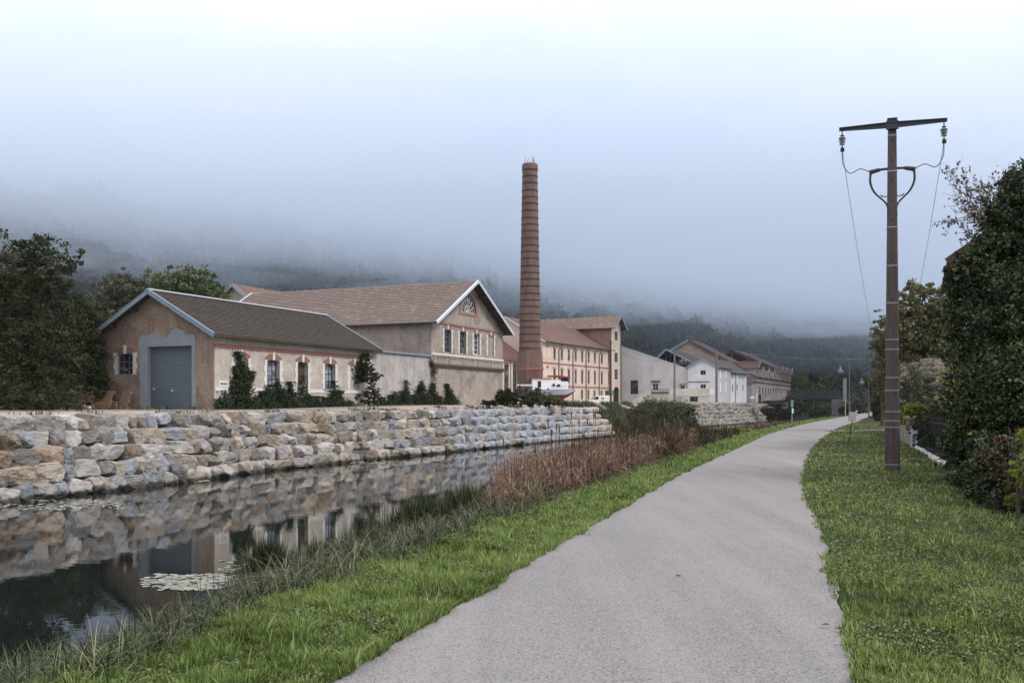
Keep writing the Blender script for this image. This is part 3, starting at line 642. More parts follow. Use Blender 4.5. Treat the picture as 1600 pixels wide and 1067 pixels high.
# roller shutter with its slats, and the poured concrete surround
mb = MB(x0); nsl = 38; zb, zt = 0.02, sh_z
for k in range(nsl):
    za = zb + (zt - zb) * k / nsl; zc = zb + (zt - zb) * (k + 1) / nsl; zm = (za + zc) / 2
    mb.add([(ra, .24, za), (rb, .24, za), (rb, .20, zm), (ra, .20, zm), (rb, .24, zc), (ra, .24, zc)], [(0, 1, 2, 3), (3, 2, 4, 5)])
mb.box(ra, rb, 0.17, 0.25, 0.0, 0.14)
sh = mb.build('roller_shutter', M['shutter'], A); mb = MB(x0); mb.box(rb - .32, rb - .22, 0.15, 0.2, 1.22, 1.32); mb.box((ra + rb) / 2 - .05, (ra + rb) / 2 + .02, 0.15, 0.2, 1.1, 1.24); mb.build('lock', M['white'], sh)
rs = np.random.default_rng(5); mb = MB(x0); ya, yb = ra - 0.32, rb + 0.72
top = []; nk = 26
for k in range(nk + 1):
    t = k / nk; a = ya + (yb - ya) * t
    z = sh_z + 0.62 + (0.45 * math.exp(-((t - 0.32) / 0.13) ** 2) if t < .5 else 0.05) + 0.12 * math.exp(-((t - 0.75) / 0.1) ** 2) - 0.25 * math.exp(-((t - 0.52) / 0.05) ** 2) + rs.uniform(-.05, .05)
    if k in (0, nk): z = sh_z + 0.25
    top.append((a, z))
# note: local y grows to the left in the picture
poly = top + [(yb, sh_z), (ya, sh_z)]; k = len(poly)
tri = tessellate_polygon([[Vector((a, z, 0)) for a, z in poly]])
mb.add([(a, -0.035, z) for a, z in poly] + [(a, 0.0, z) for a, z in poly], [tuple(t) for t in tri] + [(i, (i + 1) % k, k + (i + 1) % k, k + i) for i in range(k)])
def jag(aa, ab, side):
    pts = [(aa, -.02), (aa, sh_z)] if side > 0 else []
    L_ = [(ab + rs.uniform(-.05, .05), sh_z * j / 14) for j in range(15)]
    poly = [(aa, 0), (aa, sh_z - .003)] + [(a, min(z, sh_z - .003)) for a, z in L_[::-1]]
    kk = len(poly); tr = tessellate_polygon([[Vector((a, z, 0)) for a, z in poly]])
    mb.add([(a, -0.03, z) for a, z in poly] + [(a, 0.0, z) for a, z in poly], [tuple(t) for t in tr] + [(i, (i + 1) % kk, kk + (i + 1) % kk, kk + i) for i in range(kk)])
jag(ra, ya + .05, 1); jag(rb, yb - .08, -1)
mb.box(rb - .001, rb + 0.5, 0.0, 0.3, 0, sh_z - .01); mb.build('concrete_surround', M['concrete'], A)
roofA, segA = gable_roof(A, 0, LA, 0, WA, EA, RA, 'x', 0.5, 0.62, 'tileA', row=0.2, verge='zinc', ridge='zinclight', vh=0.26)
for l in [0.06 + k * 0.0 for k in range(1)]:
    for s_, zq in ((1.2, 0), (2.9, 0), (5.8, 0), (7.5, 0)):
        mb = MB(); zz_ = EA + (RA - EA) * (1 - abs(s_ - WA / 2) / (WA / 2)) - 0.16; mb.box(-0.58, 0.02, s_ - .08, s_ + .08, zz_ - .08, zz_ + .08); mb.build('purlin', M['timber'], roofA)
pipe(A, [(-0.08, WA + .05, EA - .1), (-0.08, WA + .05, 0.0)], 0.05, 'galv')
mb = MB(); mb.box(0.3, 1.15, -0.06, 0.0, 1.36, 1.72); mb.build('name_plate', M['stonetrim'], A)
mb = MB(); mb.box(0.42, 1.02, -0.075, -0.061, 1.50, 1.60); mb.build('plate_strip', M['frame'], A)

# plaster wall linking A and B
zw = 4.12
PWr = FA.root('link_wall', 'tall streaked grey plaster wall with zinc coping between the two halls', 'wall'); PWr.location.z = 1.45
xe = FA.ax(674.2) - 0.05
mb = MB(); mb.box(LA + .08, xe, 0.05, 0.45, -0.3, zw); mb.build('wall', M['plasterW'], PWr)
mb = MB(); mb.box(LA + .06, xe, -0.12, 0.6, zw + .001, zw + .12); mb.build('coping', M['zinc'], PWr)

# ================================================================== B: big gabled hall
FB = Frame(674, 80.6, 24, 1.62)
B = FB.root('gabled_hall', 'tall tan gabled hall with faded pink tiled roof and half round gable window', 'industrial hall')
LB, WB = 13.9, 22.7; EB, RB = 6.95, 10.75
hB = []; wB = []
for p0, p1, ya_, yb_, kind in ((693.8, 705, 514, 550.4, 'dark'), (717.9, 728.2, 517, 552.7, 'dark'), (739.9, 749.3, 520.5, 554.5, 'white'), (762, 771.4, 523.4, 557, 'blind')):
    a, b_ = FB.ax(p0), FB.ax(p1); m_ = (a + b_) / 2; z1 = FB.zz(ya_, m_); z0 = FB.zz(yb_, m_); wB.append((a, b_, z0, z1, kind)); hB.append(opening(a, b_, z0, z1, 0.2))
cxx = FB.ax(732.2); rr = (FB.ax(744.0) - FB.ax(720.2)) / 2; zs = FB.zz(489, cxx); rz = FB.zz(459.8, cxx) - zs
semi = [(cxx + rr * math.cos(math.pi - math.pi * k / 16), zs + rz * math.sin(math.pi * k / 16)) for k in range(17)]; hB.append(semi)
gable_walls(B, LB, WB, EB, RB, 'y', 'plasterB', {'y0': hB}, reveal=0.3); backing(B, LB, WB, 6.6)
for a, b_, z0, z1, kind in wB:
    kw = dict(arch='mauvebrick', aw=0.34, key='stonetrim', jamb='stonetrim', jw=0.22)
    if kind == 'blind': window(B, y0, a, b_, z0, z1, .2, infill='plasterB', depth=0.08, name='blind_window', **kw)
    else: window(B, y0, a, b_, z0, z1, .2, 2 if kind == 'white' else 3, 4, 0.2, frame='framew' if kind == 'white' else 'frame', fw=0.09 if kind == 'white' else .06, label='white framed arched window' if kind == 'white' else None, **kw)
mb = MB(y0); sem2 = [(cxx + (rr + .36) * math.cos(math.pi - math.pi * k / 16), zs + (rz + .36) * math.sin(math.pi * k / 16)) for k in range(17)]; ring(mb, sem2, semi, -0.04, 0.1)
mb.box(cxx - rr - .36, cxx + rr + .36, -0.04, 0.1, zs - .26, zs - .001)
mb2 = MB(y0)
for k in range(1, 8):
    t = math.pi * k / 8; mb2.bar((cxx, .14, zs), (cxx + rr * math.cos(t) * .97, .14, zs + rz * math.sin(t) * .97), .04, .04, up=(0, 1, 0))
for q in (0.4, 0.72, 0.96):
    pp = [(cxx + rr * q * math.cos(math.pi * k / 14), .14, zs + rz * q * math.sin(math.pi * k / 14)) for k in range(15)]
    for k in range(14): mb2.bar(pp[k], pp[k + 1], .045, .045, up=(0, 1, 0))
mb2.box(cxx - rr, cxx + rr, .12, .17, zs, zs + .06)
fan = mb2.build('half_round_window', M['stonetrim'], B); mb.build('brick_surround', M['mauvebrick'], fan)
mb = MB(y0); mb.add([(a, .18, z) for a, z in semi], [tuple(range(17))]); mb.build('pane', M['glass'], fan)
zc1 = FB.zz(500.5, 0); zl = FB.zz(551, 0); zl2 = FB.zz(567.8, 0)
mb = MB(); mb.box(-.06, LB + .05, -0.09, 0.0, zc1 - .15, zc1 + .02); mb.build('brick_string_course', M['mauvebrick'], B)
mb = MB(); mb.box(-.05, LB + .05, -0.10, 0.0, zl - .16, zl + .02); mb.build('sill_course', M['stonetrim'], B)
mb = MB(); mb.box(-.05, LB + .05, -0.22, 0.0, zl2 - .10, zl2 + .06); mb.box(-.03, LB + .03, -0.12, 0.0, zl2 - .26, zl2 - .10); mb.build('ledge', M['ledge'], B)
mb = MB()
for k in range(5): 
    a = 0.3 + k * 2.75; mb.box(a, a + 0.14, -0.07, 0, zl2 + .10, zl - .2); mb.box(a + .14, a + 2.2, -0.05, 0.0, zl - .32, zl - .2)
mb.build('panel_trim', M['plasterB'], B)
roofB, segB = gable_roof(B, 0, WB, 0, LB, EB, RB, 'y', 0.65, 0.85, 'tileB', row=0.36, verge='zinclight', vh=0.24)
mb = MB(); mb.tube([(-.62, -.8, EB - .28), (-.62, WB, EB - .28)], .07, 8); mb.build('gutter', M['darksteel'], B)
pipe(B, [(-.6, 14.4, EB - .3), (-.1, 14.4, EB - .9), (-.1, 14.4, 1.0)], .06)
for s_ in (1.2, 3.2, 5.2, 8.7, 10.7, 12.7):
    zz_ = EB + (RB - EB) * (1 - abs(s_ - LB / 2) / (LB / 2)) - .14; mb = MB(); mb.box(s_ - .09, s_ + .09, -0.8, 0.02, zz_ - .1, zz_ + .1); mb.build('purlin', M['timber'], roofB)
# small gabled building showing behind B
FB2 = Frame(385, 112, 24, 1.6)
B2 = FB2.root('rear_gabled_building', 'tan gable with zinc edging and red roof rising behind the gabled hall', 'building')
wd2 = FB2.ay(353); zr2 = FB2.zz(446, 0, wd2 / 2); ze2 = FB2.zz(461.5, 0, wd2 * .1)
gable_walls(B2, 15, wd2, ze2, zr2, 'x', 'plasterB'); gable_roof(B2, 0, 15, 0, wd2, ze2, zr2, 'x', 0.5, 0.7, 'tileE', verge='zinc', vh=.35)

# ================================================================== C: red roofed low building between hall and chimney
FC = Frame(787, 158, 26, 1.75)
Cb = FC.root('red_roof_workshop', 'peach workshop with plum red roof and tall arched windows behind the chimney', 'workshop')
LC = 10.6; zE = FC.zz(562, 2); zR = FC.zz(527.5, 3, 5) 
hC = []; wC = []
for px in (791.5, 804.8, 818, 831): 
    a = FC.ax(px); z1 = FC.zz(569, a); wC.append(a); hC.append(opening(a - .85, a + .85, 1.0, z1 - .0, .2))
mb = MB(y0); wall_face(mb, [(-3, -.3), (-3, zE), (LC, zE), (LC, -.3)], hC, .3); mb.build('wall', M['plasterE'], Cb)
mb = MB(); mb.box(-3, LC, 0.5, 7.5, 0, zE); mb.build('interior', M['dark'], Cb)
for a in wC: window(Cb, y0, a - .85, a + .85, 1.0, FC.zz(569, a), .2, 3, 6, .2, arch='mauvebrick', aw=.4, frame='frame')
mb = MB(); stepped_slope(mb, (-3, -.5, zE - .1), (LC, -.5, zE - .1), (-3, 5, zR), (LC, 5, zR), .5, .05); rf = mb.build('roof', M['tileR'], Cb)
mb = MB(); mb.box(-3, LC, 4.85, 5.15, zR - .05, zR + .12); mb.build('flashing', M['zinclight'], rf)
zR2 = FC.zz(493, 6, 12)
mb = MB(); stepped_slope(mb, (-3, 5.1, zR + .15), (LC - 1, 5.1, zR + .15), (-3, 14, zR2), (LC - 1, 14, zR2), .5, .05); mb.build('upper_roof', M['tileE'], Cb)
mb = MB(); mb.bar((LC - 1, 5, zR + .3), (LC - 1, 14, zR2 + .1), .3, .35); mb.build('bargeboard', M['zinclight'], rf)
mb = MB(); mb.box(-3, LC - 1, 6, 22, 0, zR + .1); mb.build('rear_wall', M['plasterB'], Cb)
for px in (797.5, 811): pipe(Cb, [(FC.ax(px), -.08, zE - .1), (FC.ax(px), -.08, 0)], .06)

# ================================================================== chimney
dch = 150.0; CHz = 1.7
CH = empty('brick_chimney', (PX(828, dch), dch, CHz), R(12), 'very tall tapered red brick factory chimney with many iron hoops', 'chimney')
hz = lambda py: PZ(py, dch) - CHz
px2 = dch / FPX
zt, zb_ = hz(257), hz(549)
rt, rb_ = 23.5 * px2 / 2, 34.0 * px2 / 2
prof = [(rb_, zb_), (rt, zt - .9), (rt * 1.06, zt - .85), (rt * 1.06, zt - .25), (rt * 1.0, zt), (rt * .8, zt), (rt * .8, zt - 2)]
mb = MB(); mb.lathe(prof, n=28, cap=False); shaft = mb.build('shaft', M['chimbrick'], CH)
k_ = 0
zz_ = zb_ + .4
while zz_ < zt - .5:
    r = rb_ + (rt - rb_) * (zz_ - zb_) / (zt - .9 - zb_) + .03; mb = MB(); mb.lathe([(r - .05, -.055), (r + .03, -.055), (r + .03, .055), (r - .05, .055)], (0, 0, zz_), 28, cap=False); mb.build('iron_hoop', M['black'], shaft); zz_ += 1.03 + 0.08 * math.sin(k_ * 1.7); k_ += 1
hw = 19 * px2
def sqr(mb, z0, z1, a, b_, m=0):
    c8 = lambda h: [(h, h * .55), (h * .55, h), (-h * .55, h), (-h, h * .55), (-h, -h * .55), (-h * .55, -h), (h * .55, -h), (h, -h * .55)]
    vs = [(x, y, z0) for x, y in c8(a)] + [(x, y, z1) for x, y in c8(b_)]
    mb.add(vs, [(i, (i + 1) % 8, 8 + (i + 1) % 8, 8 + i) for i in range(8)] + [tuple(range(8, 16))], m)
mb = MB(); sqr(mb, hz(575), zb_ + .05, hw * .98, rb_ * 1.0); mb.build('flared_base', M['chimbrick'], CH)
mb = MB(); sqr(mb, hz(578), hz(575), hw * 1.03, hw * 1.03); sqr(mb, hz(580), hz(578), hw * .99, hw * .99); mb.build('brick_cornice', M['archbrick'], CH)
mb = MB(); sqr(mb, -.4, hz(580), hw * .96, hw * .96); mb.build('plinth', M['chimbrick'], CH)
mb = MB()
for i in range(9): 
    a = random.uniform(0, 6.28); l = random.uniform(.5, 1.7); mb.tube([(rt * .7 * math.cos(a), rt * .7 * math.sin(a), zt - .2), (rt * .5 * math.cos(a) + random.uniform(-.3, .5), rt * .5 * math.sin(a), zt + l)], [.05, .012], 5)
o = mb.build('dry_twigs', M['rust']); o.location = CH.location; T(o, 'dry twigs sprouting from the top of the brick chimney', 'plant')

# ================================================================== E: peach three storey mill
FE = Frame(848, 165, 27.5, 1.75)
E = FE.root('peach_mill', 'three storey peach mill with rows of narrow windows and long red brown roof', 'mill')
LE = FE.ax(957); WE = 14; zEe = 10.7
hE = []; wE = []
cols = [866.6, 878, 889, 899.6, 909.8, 919.9, 929.7, 940.4, 951.7]
for row, (z0, z1) in enumerate(((7.75, 9.7), (3.85, 6.2), (1.0, 2.75))):
    for px in (cols if row < 2 else [909.6, 919.4, 929, 940]):
        a = FE.ax(px); h = .5; wE.append((a, h, z0, z1, row)); hE.append(opening(a - h, a + h, z0, z1, .14 if row < 2 else 0))
da = FE.ax(949.5); hE.append(opening(da - 1.3, da + 1.3, 0, 2.75))
gable_walls(E, LE, WE, zEe, 14.6, 'x', 'plasterE', {'y0': hE}); backing(E, LE, WE, 10)
for a, h, z0, z1, row in wE:
    window(E, y0, a - h, a + h, z0, z1, .14 if row < 2 else 0, 2, 5 if row < 2 else 3, .16, fw=.09, bw=.06, arch='mauvebrick' if row < 2 else None, aw=.36, key='stonetrim' if row < 2 else None, sill='stonetrim', frame='frame')
for z1 in (9.85, 6.35):
    for a in (FE.ax(855.5),):
        mb = MB(y0); i_ = arch_pts(a - .5, a + .5, z1 - .1, .14, 8); ring(mb, [(p, q + .36) for p, q in i_], i_, -.04, .02); mb.build('blind_arch', M['mauvebrick'], E)
mb = MB(y0); mb.box(da - 1.3, da + 1.3, .2, .25, 0, 2.75); mb.build('door', M['rust'], E)
for z in (7.05, 3.25): mb = MB(); mb.box(0, LE, -.09, .0, z - .13, z + .13); mb.build('brick_band', M['mauvebrick'], E)
roofE, _ = gable_roof(E, 0, LE, 0, WE, zEe, 14.8, 'x', .6, .3, 'tileE', row=.4, verge='zinclight', und='timber')
mb = MB(); mb.tube([(0, -.6, zEe - .2), (LE, -.6, zEe - .2)], .09, 8); mb.build('gutter', M['darksteel'], E)
for px in (872.5, 894.5, 915, 935.5): a = FE.ax(px); pipe(E, [(a + .5, -.6, zEe - .3), (a, -.12, zEe - 1.3), (a, -.12, 0)], .08)
# stair tower / cross wing at the right end of the mill
FT = Frame(955.6, 190.5, 27.5, 1.75)
Tt = FT.root('mill_cross_wing', 'tall narrow peach gable wing with brick side at the right end of the mill', 'building')
LT = FT.ax(969.8); WT = 26; zTe = FT.zz(508, 0, 0); zTr = FT.zz(494.5, LT / 2, 0)
hT = []; wT = []
for ya_, yb_ in ((518, 532), (551, 566), (577, 593)):
    z1 = FT.zz(ya_, LT / 2); z0 = FT.zz(yb_, LT / 2); wT.append((z0, z1)); hT.append(opening(LT / 2 - .85, LT / 2 + .85, z0, z1))
hT.append(opening(LT * .2, LT * .85, 0, FT.zz(604, LT / 2), .8))
gable_walls(Tt, LT, WT, zTe, zTr, 'y', {'*': 'plasterE', 'x0': 'brick'}, {'y0': hT}); backing(Tt, LT, WT, zTe - 1)
for z0, z1 in wT: window(Tt, y0, LT / 2 - .85, LT / 2 + .85, z0, z1, 0, 3, 4, .15, fw=.1, bw=.07)
gable_roof(Tt, 0, WT, 0, LT, zTe, zTr, 'y', .9, 1.1, 'tileT', row=.4, verge='zinc', vh=.4)
mb = MB(); 
for k in range(16): mb.box(-.06 - .0, .35 if k % 2 else .6, -.05, .02, zTe - 8.4 + k * .5, zTe - 8.4 + k * .5 + .48)
mb.build('corner_stones', M['stonetrim'], Tt)
mb = MB(y0); mb.box(LT * .2, LT * .85, .3, .36, 0, FT.zz(604, LT / 2)); mb.build('door', M['dark'], Tt)
pipe(Tt, [(LT - .1, -.1, zTe - .3), (LT - .1, -.1, 0)], .09)

# ================================================================== G, F: white houses and the half gable wall
FG = Frame(1120, 190, 25, 1.75)
G = FG.root('white_gabled_house', 'white two storey house with gable end and low grey roof', 'house')
LG = FG.ax(1141.5); WG = FG.ay(1075); zGe = FG.zz(572.5, 0, 0); zGr = FG.zz(561, 0, WG / 2)
a0, a1 = FG.ay(1103), FG.ay(1094); hG = [opening(a0, a1, FG.zz(586, 0, a0), FG.zz(578, 0, a0), .1), opening(a0, a1, FG.zz(607, 0, a0), FG.zz(600, 0, a0))]
gh = []; gw = []
for px in (1126, 1134.5):
    for ya_, yb_ in ((576, 590), (597, 612)): a = FG.ax(px); gw.append((a - .75, a + .75, FG.zz(yb_, a), FG.zz(ya_, a))); gh.append(opening(*gw[-1]))
gable_walls(G, LG, WG, zGe, zGr, 'x', {'*': 'plasterG', 'y0': 'plasterG2'}, {'x0': hG, 'y0': gh}); backing(G, LG, WG, zGe - .5)
window(G, x0, a0, a1, FG.zz(586, 0, a0), FG.zz(578, 0, a0), .1, 2, 1, .12, frame='framew', glass='glassd', fw=.08, arch='stonetrim', aw=.12)
window(G, x0, a0, a1, FG.zz(607, 0, a0), FG.zz(600, 0, a0), 0, 2, 1, .12, frame='framew', glass='glassd', fw=.08)
mb = MB(); mb.box(-.12, .0, FG.ay(1109), WG - .05, FG.zz(596.3, 0, 2) - .07, FG.zz(596.3, 0, 2) + .07); mb.build('ledge', M['ledge'], G)
for a, b_, z0, z1 in gw: window(G, y0, a, b_, z0, z1, 0, infill='white', depth=.05, name='closed_shutters')
gable_roof(G, 0, LG, 0, WG, zGe, zGr, 'x', .5, .5, 'tileD', row=.4, verge='zinc', vh=.25)
FG2 = Frame(1141.8, FG.y + FG.D[1] * LG + .4, 26.5, 1.75)
G2 = FG2.root('white_terraced_house', 'white terraced house with narrow windows and zinc gutter beside the old factory', 'house')
LG2 = FG2.ax(1166.5); WG2 = 8; zg = FG2.zz(580, 0); hh_ = []; ww_ = []
for px, ya_, yb_ in ((1144.5, 581, 592), (1144.5, 600, 612), (1151.8, 600, 610), (1156, 586, 594), (1160.7, 587, 594), (1161, 601, 611)):
    a = FG2.ax(px); ww_.append((a - .5, a + .5, FG2.zz(yb_, a), FG2.zz(ya_, a))); hh_.append(opening(*ww_[-1]))
gable_walls(G2, LG2, WG2, zg, zg + 2.6, 'x', 'plasterG', {'y0': hh_}); backing(G2, LG2, WG2, zg - .5)
for w_ in ww_: window(G2, y0, *w_, 0, 2, 1, .05, frame='framew', glass='glassd', fw=.09)
gable_roof(G2, 0, LG2, 0, WG2, zg, zg + 2.6, 'x', .6, .4, 'tileD', row=.4, verge='zinc')
mb = MB(); mb.tube([(0, -.65, zg - .15), (LG2 + .3, -.65, zg - .15)], .1, 8); mb.build('gutter', M['zinc'], G2)
pipe(G2, [(FG2.ax(1148.6), -.1, zg - .2), (FG2.ax(1148.6), -.1, 0)], .08, 'galv')

FFr = Frame(1076.5, 193.5, 25, 1.75)
Fb = FFr.root('white_half_gable_building', 'big blank white building with long sloping top and small barred window', 'building')
WF = FFr.ay(969); zF0 = FFr.zz(577.5, 0, 0); zF1 = FFr.zz(540.5, 0, WF)
hF = []; wF = []
for p0, p1, ya_, yb_ in ((985, 997, 594, 615.5), (1019.3, 1029, 598, 610), (1063, 1070, 602, 608)):
    a0, a1 = FFr.ay(p1), FFr.ay(p0); wF.append((a0, a1, FFr.zz(yb_, 0, a0), FFr.zz(ya_, 0, a0))); hF.append(opening(*wF[-1]))
mb = MB(x0); wall_face(mb, [(0, -.3), (0, zF0), (WF, zF1), (WF, -.3)], hF); mb.build('wall', M['plasterF'], Fb)
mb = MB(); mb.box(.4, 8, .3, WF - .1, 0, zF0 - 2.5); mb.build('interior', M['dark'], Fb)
mb = MB(); mb.add([(-.15, 0, zF0 + .02), (-.15, WF, zF1 + .02), (18, WF, zF1 - 4), (18, 0, zF0 - 4), (-.15, 0, zF0 + .16), (-.15, WF, zF1 + .16), (18, WF, zF1 - 3.86), (18, 0, zF0 - 3.86)], [(0, 1, 2, 3), (4, 5, 6, 7), (0, 1, 5, 4), (1, 2, 6, 5), (2, 3, 7, 6), (3, 0, 4, 7)]); mb.build('roof', M['zinclight'], Fb)
mb = MB(); mb.add([(18, 0, -.3), (18, 0, zF0 - 4), (18, WF, zF1 - 4), (18, WF, -.3), (0, 0, -.3), (0, 0, zF0), (0, WF, -.3), (0, WF, zF1)], [(0, 1, 2, 3), (4, 5, 1, 0), (6, 7, 2, 3)]); mb.build('rear_wall', M['plasterF'], Fb)
window(Fb, x0, *wF[0], 0, 4, 5, .12, fw=.1, bw=.09, frame='darksteel', glass='glass'); window(Fb, x0, *wF[1], 0, 2, 2, .12, fw=.1, frame='framew', glass='glass', name='french_window'); window(Fb, x0, *wF[2], 0, 2, 1, .12, frame='framew')
mb = MB(x0); a0, a1, z0, z1 = wF[1]; mb.box(a0 - .3, a1 + .3, -.08, 0, z1 + .05, z1 + .45); mb.build('lintel', M['ledge'], Fb)
a0, a1, z0, z1 = wF[2]; mb = MB(x0); mb.box(a0 - .3, a1 + .3, -.7, 0, z1 + .3, z1 + .42); mb.build('canopy', M['creamwall'], Fb)

# terrace with stairs in front
FTe = Frame(1108, 181, 25, 1.72)
Te = FTe.root('cream_terrace', 'cream terrace with parapet, outdoor stairs and flower box railing', 'terrace')
yR, yM, yL = 0, FTe.ay(1046.5), FTe.ay(1017); zp, zd = FTe.zz(607, 0, 3), FTe.zz(618, 0, 3)
ga, gb = FTe.ay(1066), FTe.ay(1056.5); wa_, wb_ = FTe.ay(1090.5), FTe.ay(1078)
h_ = [opening(ga, gb, -.1, FTe.zz(618.4, 0, ga) - .05), opening(wa_, wb_, FTe.zz(627.5, 0, wa_), FTe.zz(619.3, 0, wa_))]
mb = MB(x0); wall_face(mb, [(yR, -.4), (yR, zd - .1), (yL, zd - .1), (yL, -.4)], h_, .3); mb.build('wall', M['creamwall'], Te)
mb = MB(); mb.box(-.12, 5.5, yR, yL, zd - .099, zd + .1); mb.build('deck', M['creamwall'], Te)
mb = MB(); mb.box(-.1, .08, yR, yM, zd + .1, zp); mb.box(-.1, 5, yR - .1, yR + .08, zd + .1, zp); mb.build('parapet', M['creamwall'], Te)
mb = MB(x0); mb.box(ga, gb, .2, .25, -.1, FTe.zz(618.4, 0, ga)); dr = mb.build('green_door', M['greenpaint'], Te)
mb = MB(); mb.lathe([(0.01, 0), (.25, 0), (.25, .03)], n=12); 
mb = MB(x0); mb.box((ga + gb) / 2 - .25, (ga + gb) / 2 + .25, .15, .199, 1.0, 1.35); mb.build('notice', M['white'], dr)
window(Te, x0, wa_, wb_, FTe.zz(627.5, 0, wa_), FTe.zz(619.3, 0, wa_), 0, 3, 1, .12, fw=.08, glass='glassd')
mb = MB()
for k in range(14): y_ = yM + .1 + (yL - yM - .2) * k / 13; mb.box(-.08, -.04, y_ - .03, y_ + .03, zd + .1, zp - .1)
mb.box(-.09, -.03, yM, yL, zp - .12, zp - .05); mb.build('railing', M['darksteel'], Te)
yS = FTe.ay(989); mb = MB(); nst = 11
for k in range(nst):
    t0, t1 = k / nst, (k + 1) / nst; mb.box(0.1, 1.6, yL + (yS - yL) * t0, yL + (yS - yL) * t1, -.3, (zd) * (1 - t0) + .02)
st = mb.build('stairs', M['creamwall'], Te)
mb = MB(x0); mb.add([(yL, -.1, -.3), (yL, -.1, zp - .1), (yS, -.1, .9), (yS, -.1, -.3), (yL, .09, -.3), (yL, .09, zp - .1), (yS, .09, .9), (yS, .09, -.3)], [(0, 1, 2, 3), (4, 5, 6, 7), (0, 1, 5, 4), (1, 2, 6, 5), (2, 3, 7, 6)]); mb.build('stair_parapet', M['creamwall'], st)
mb = MB(); mb.box(-.4, -.12, yM + .2, yL - .2, zd + .4, zd + .7); mb.build('flower_box', M['timber'], Te)

# ================================================================== K: big weathered gables behind the white houses
def truss(root, Wd, ze, zr, x, mat='timber', posts=9):
    mb = MB(); mid = Wd / 2
    for k in range(1, posts):
        y = Wd * k / posts; zt_ = ze + (zr - ze) * (1 - abs(y - mid) / mid); mb.box(x - .09, x + .09, y - .11, y + .11, ze - 2.4, zt_)
    mb.box(x - .1, x + .1, 0, Wd, ze - .15, ze + .15); mb.box(x - .1, x + .1, 0, Wd, ze - 2.5, ze - 2.2); return mb.build('timber_truss', M[mat], root)
FK1 = Frame(1081, 214, 25, 1.8); K1 = FK1.root('open_timber_gable_shed', 'dark shed with open timber framed gable behind the white building', 'shed')
WK = FK1.ay(1021.5); ze, zr = FK1.zz(565.5, 0, 0), FK1.zz(546.2, 0, FK1.ay(1041.6)); mK = FK1.ay(1041.6)
mb = MB(); mb.box(2.0, 16, .3, WK - .3, -.3, ze - .3); mb.box(.05, 16, .05, WK - .05, -.3, ze - 2.6); mb.build('wall', M['dark'], K1)
truss(K1, WK, ze - .1, zr - .15, .1); gable_roof(K1, 0, 16, 0, WK, ze, zr, 'x', .3, .6, 'tileD', row=.45, verge='zinc', mid=mK, vh=.35)
FK2 = Frame(1159.5, 232, 25, 1.8); K2 = FK2.root('salmon_gabled_factory', 'large weathered salmon gable with long brown roof towering behind the white houses', 'factory')
WK2 = FK2.ay(1036); mK2 = FK2.ay(1076.2); ze, zr = FK2.zz(575, 0, 0), FK2.zz(531.3, 0, mK2); zel = zr - (WK2 - mK2) * (zr - ze) / mK2
mb = MB(x0); wf = FK2.ay(1126.5); wall_face(mb, [(0, -.3), (0, ze), (mK2, zr), (WK2, zel), (WK2, -.3)], [opening(wf - .9, wf + .9, FK2.zz(567, 0, wf), FK2.zz(560, 0, wf))]); mb.build('wall', M['plasterK'], K2)
window(K2, x0, wf - .9, wf + .9, FK2.zz(567, 0, wf), FK2.zz(560, 0, wf), 0, 2, 2, .12)
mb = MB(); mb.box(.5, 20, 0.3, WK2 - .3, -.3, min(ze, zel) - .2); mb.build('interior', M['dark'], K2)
mb = MB(); k_ = (zr - ze) / mK2
stepped_slope(mb, (-.6, -.4, ze - k_ * .4 + .1), (13, -.4, ze - k_ * .4 + .1), (-.6, mK2, zr + .1), (13, mK2, zr + .1), .5); stepped_slope(mb, (-.6, WK2, zel + .1), (13, WK2, zel + .1), (-.6, mK2, zr + .1), (13, mK2, zr + .1), .5)
rf = mb.build('roof', M['tileD'], K2); 
for a_, b_, mt in (((-.65, -.4, ze - k_ * .4 - .05), (-.65, mK2, zr - .05), 'ledge'), ((-.65, WK2, zel - .05), (-.65, mK2, zr - .05), 'zinc')): mb = MB(); mb.bar(a_, b_, .1, .5); mb.build('bargeboard', M[mt], rf)
FK3 = Frame(1207.5, 262, 25, 1.8); K3 = FK3.root('derelict_open_gable_factory', 'derelict factory hall with open truss gable and rusty brown roof above the dormers', 'factory')
mK3 = FK3.ay(1143.5); WK3 = mK3 * 1.6; ze, zr = FK3.zz(574, 0, 0), FK3.zz(546.5, 0, mK3); zel = zr - (WK3 - mK3) * (zr - ze) / mK3
mb = MB(); mb.box(4, 24, .3, WK3, -.3, ze - .2); mb.box(0, 24, .1, WK3, -.3, ze - 3); mb.add([(5, 0.3, ze - .3), (5, mK3, zr - .3), (5, WK3, zel - .3)], [(0, 1, 2)]); mb.build('wall', M['ledge'], K3)
mb = MB(); mb.bar((0, 0, ze - .3), (0, mK3, zr - .4), .3, .45); mb.bar((0, WK3, zel - .3), (0, mK3, zr - .4), .3, .45); mb.bar((0, mK3, zr - .4), (0, mK3, ze), .3, .3); mb.bar((0, mK3 * .55, ze + (zr - ze) * .5), (0, mK3 * .95, ze + .2), .3, .35)
mb.bar((0, mK3 * .62, zr * .93), (0, mK3 * .30, ze - .5), .3, .35); mb.bar((0, 0, ze), (0, WK3, ze), .3, .3); mb.build('timber_truss', M['pallet'], K3)
gable_roof(K3, 0, 22, 0, WK3, ze, zr, 'x', .4, .8, 'tileD', row=.5, verge='ledge', mid=mK3, ridge=None)

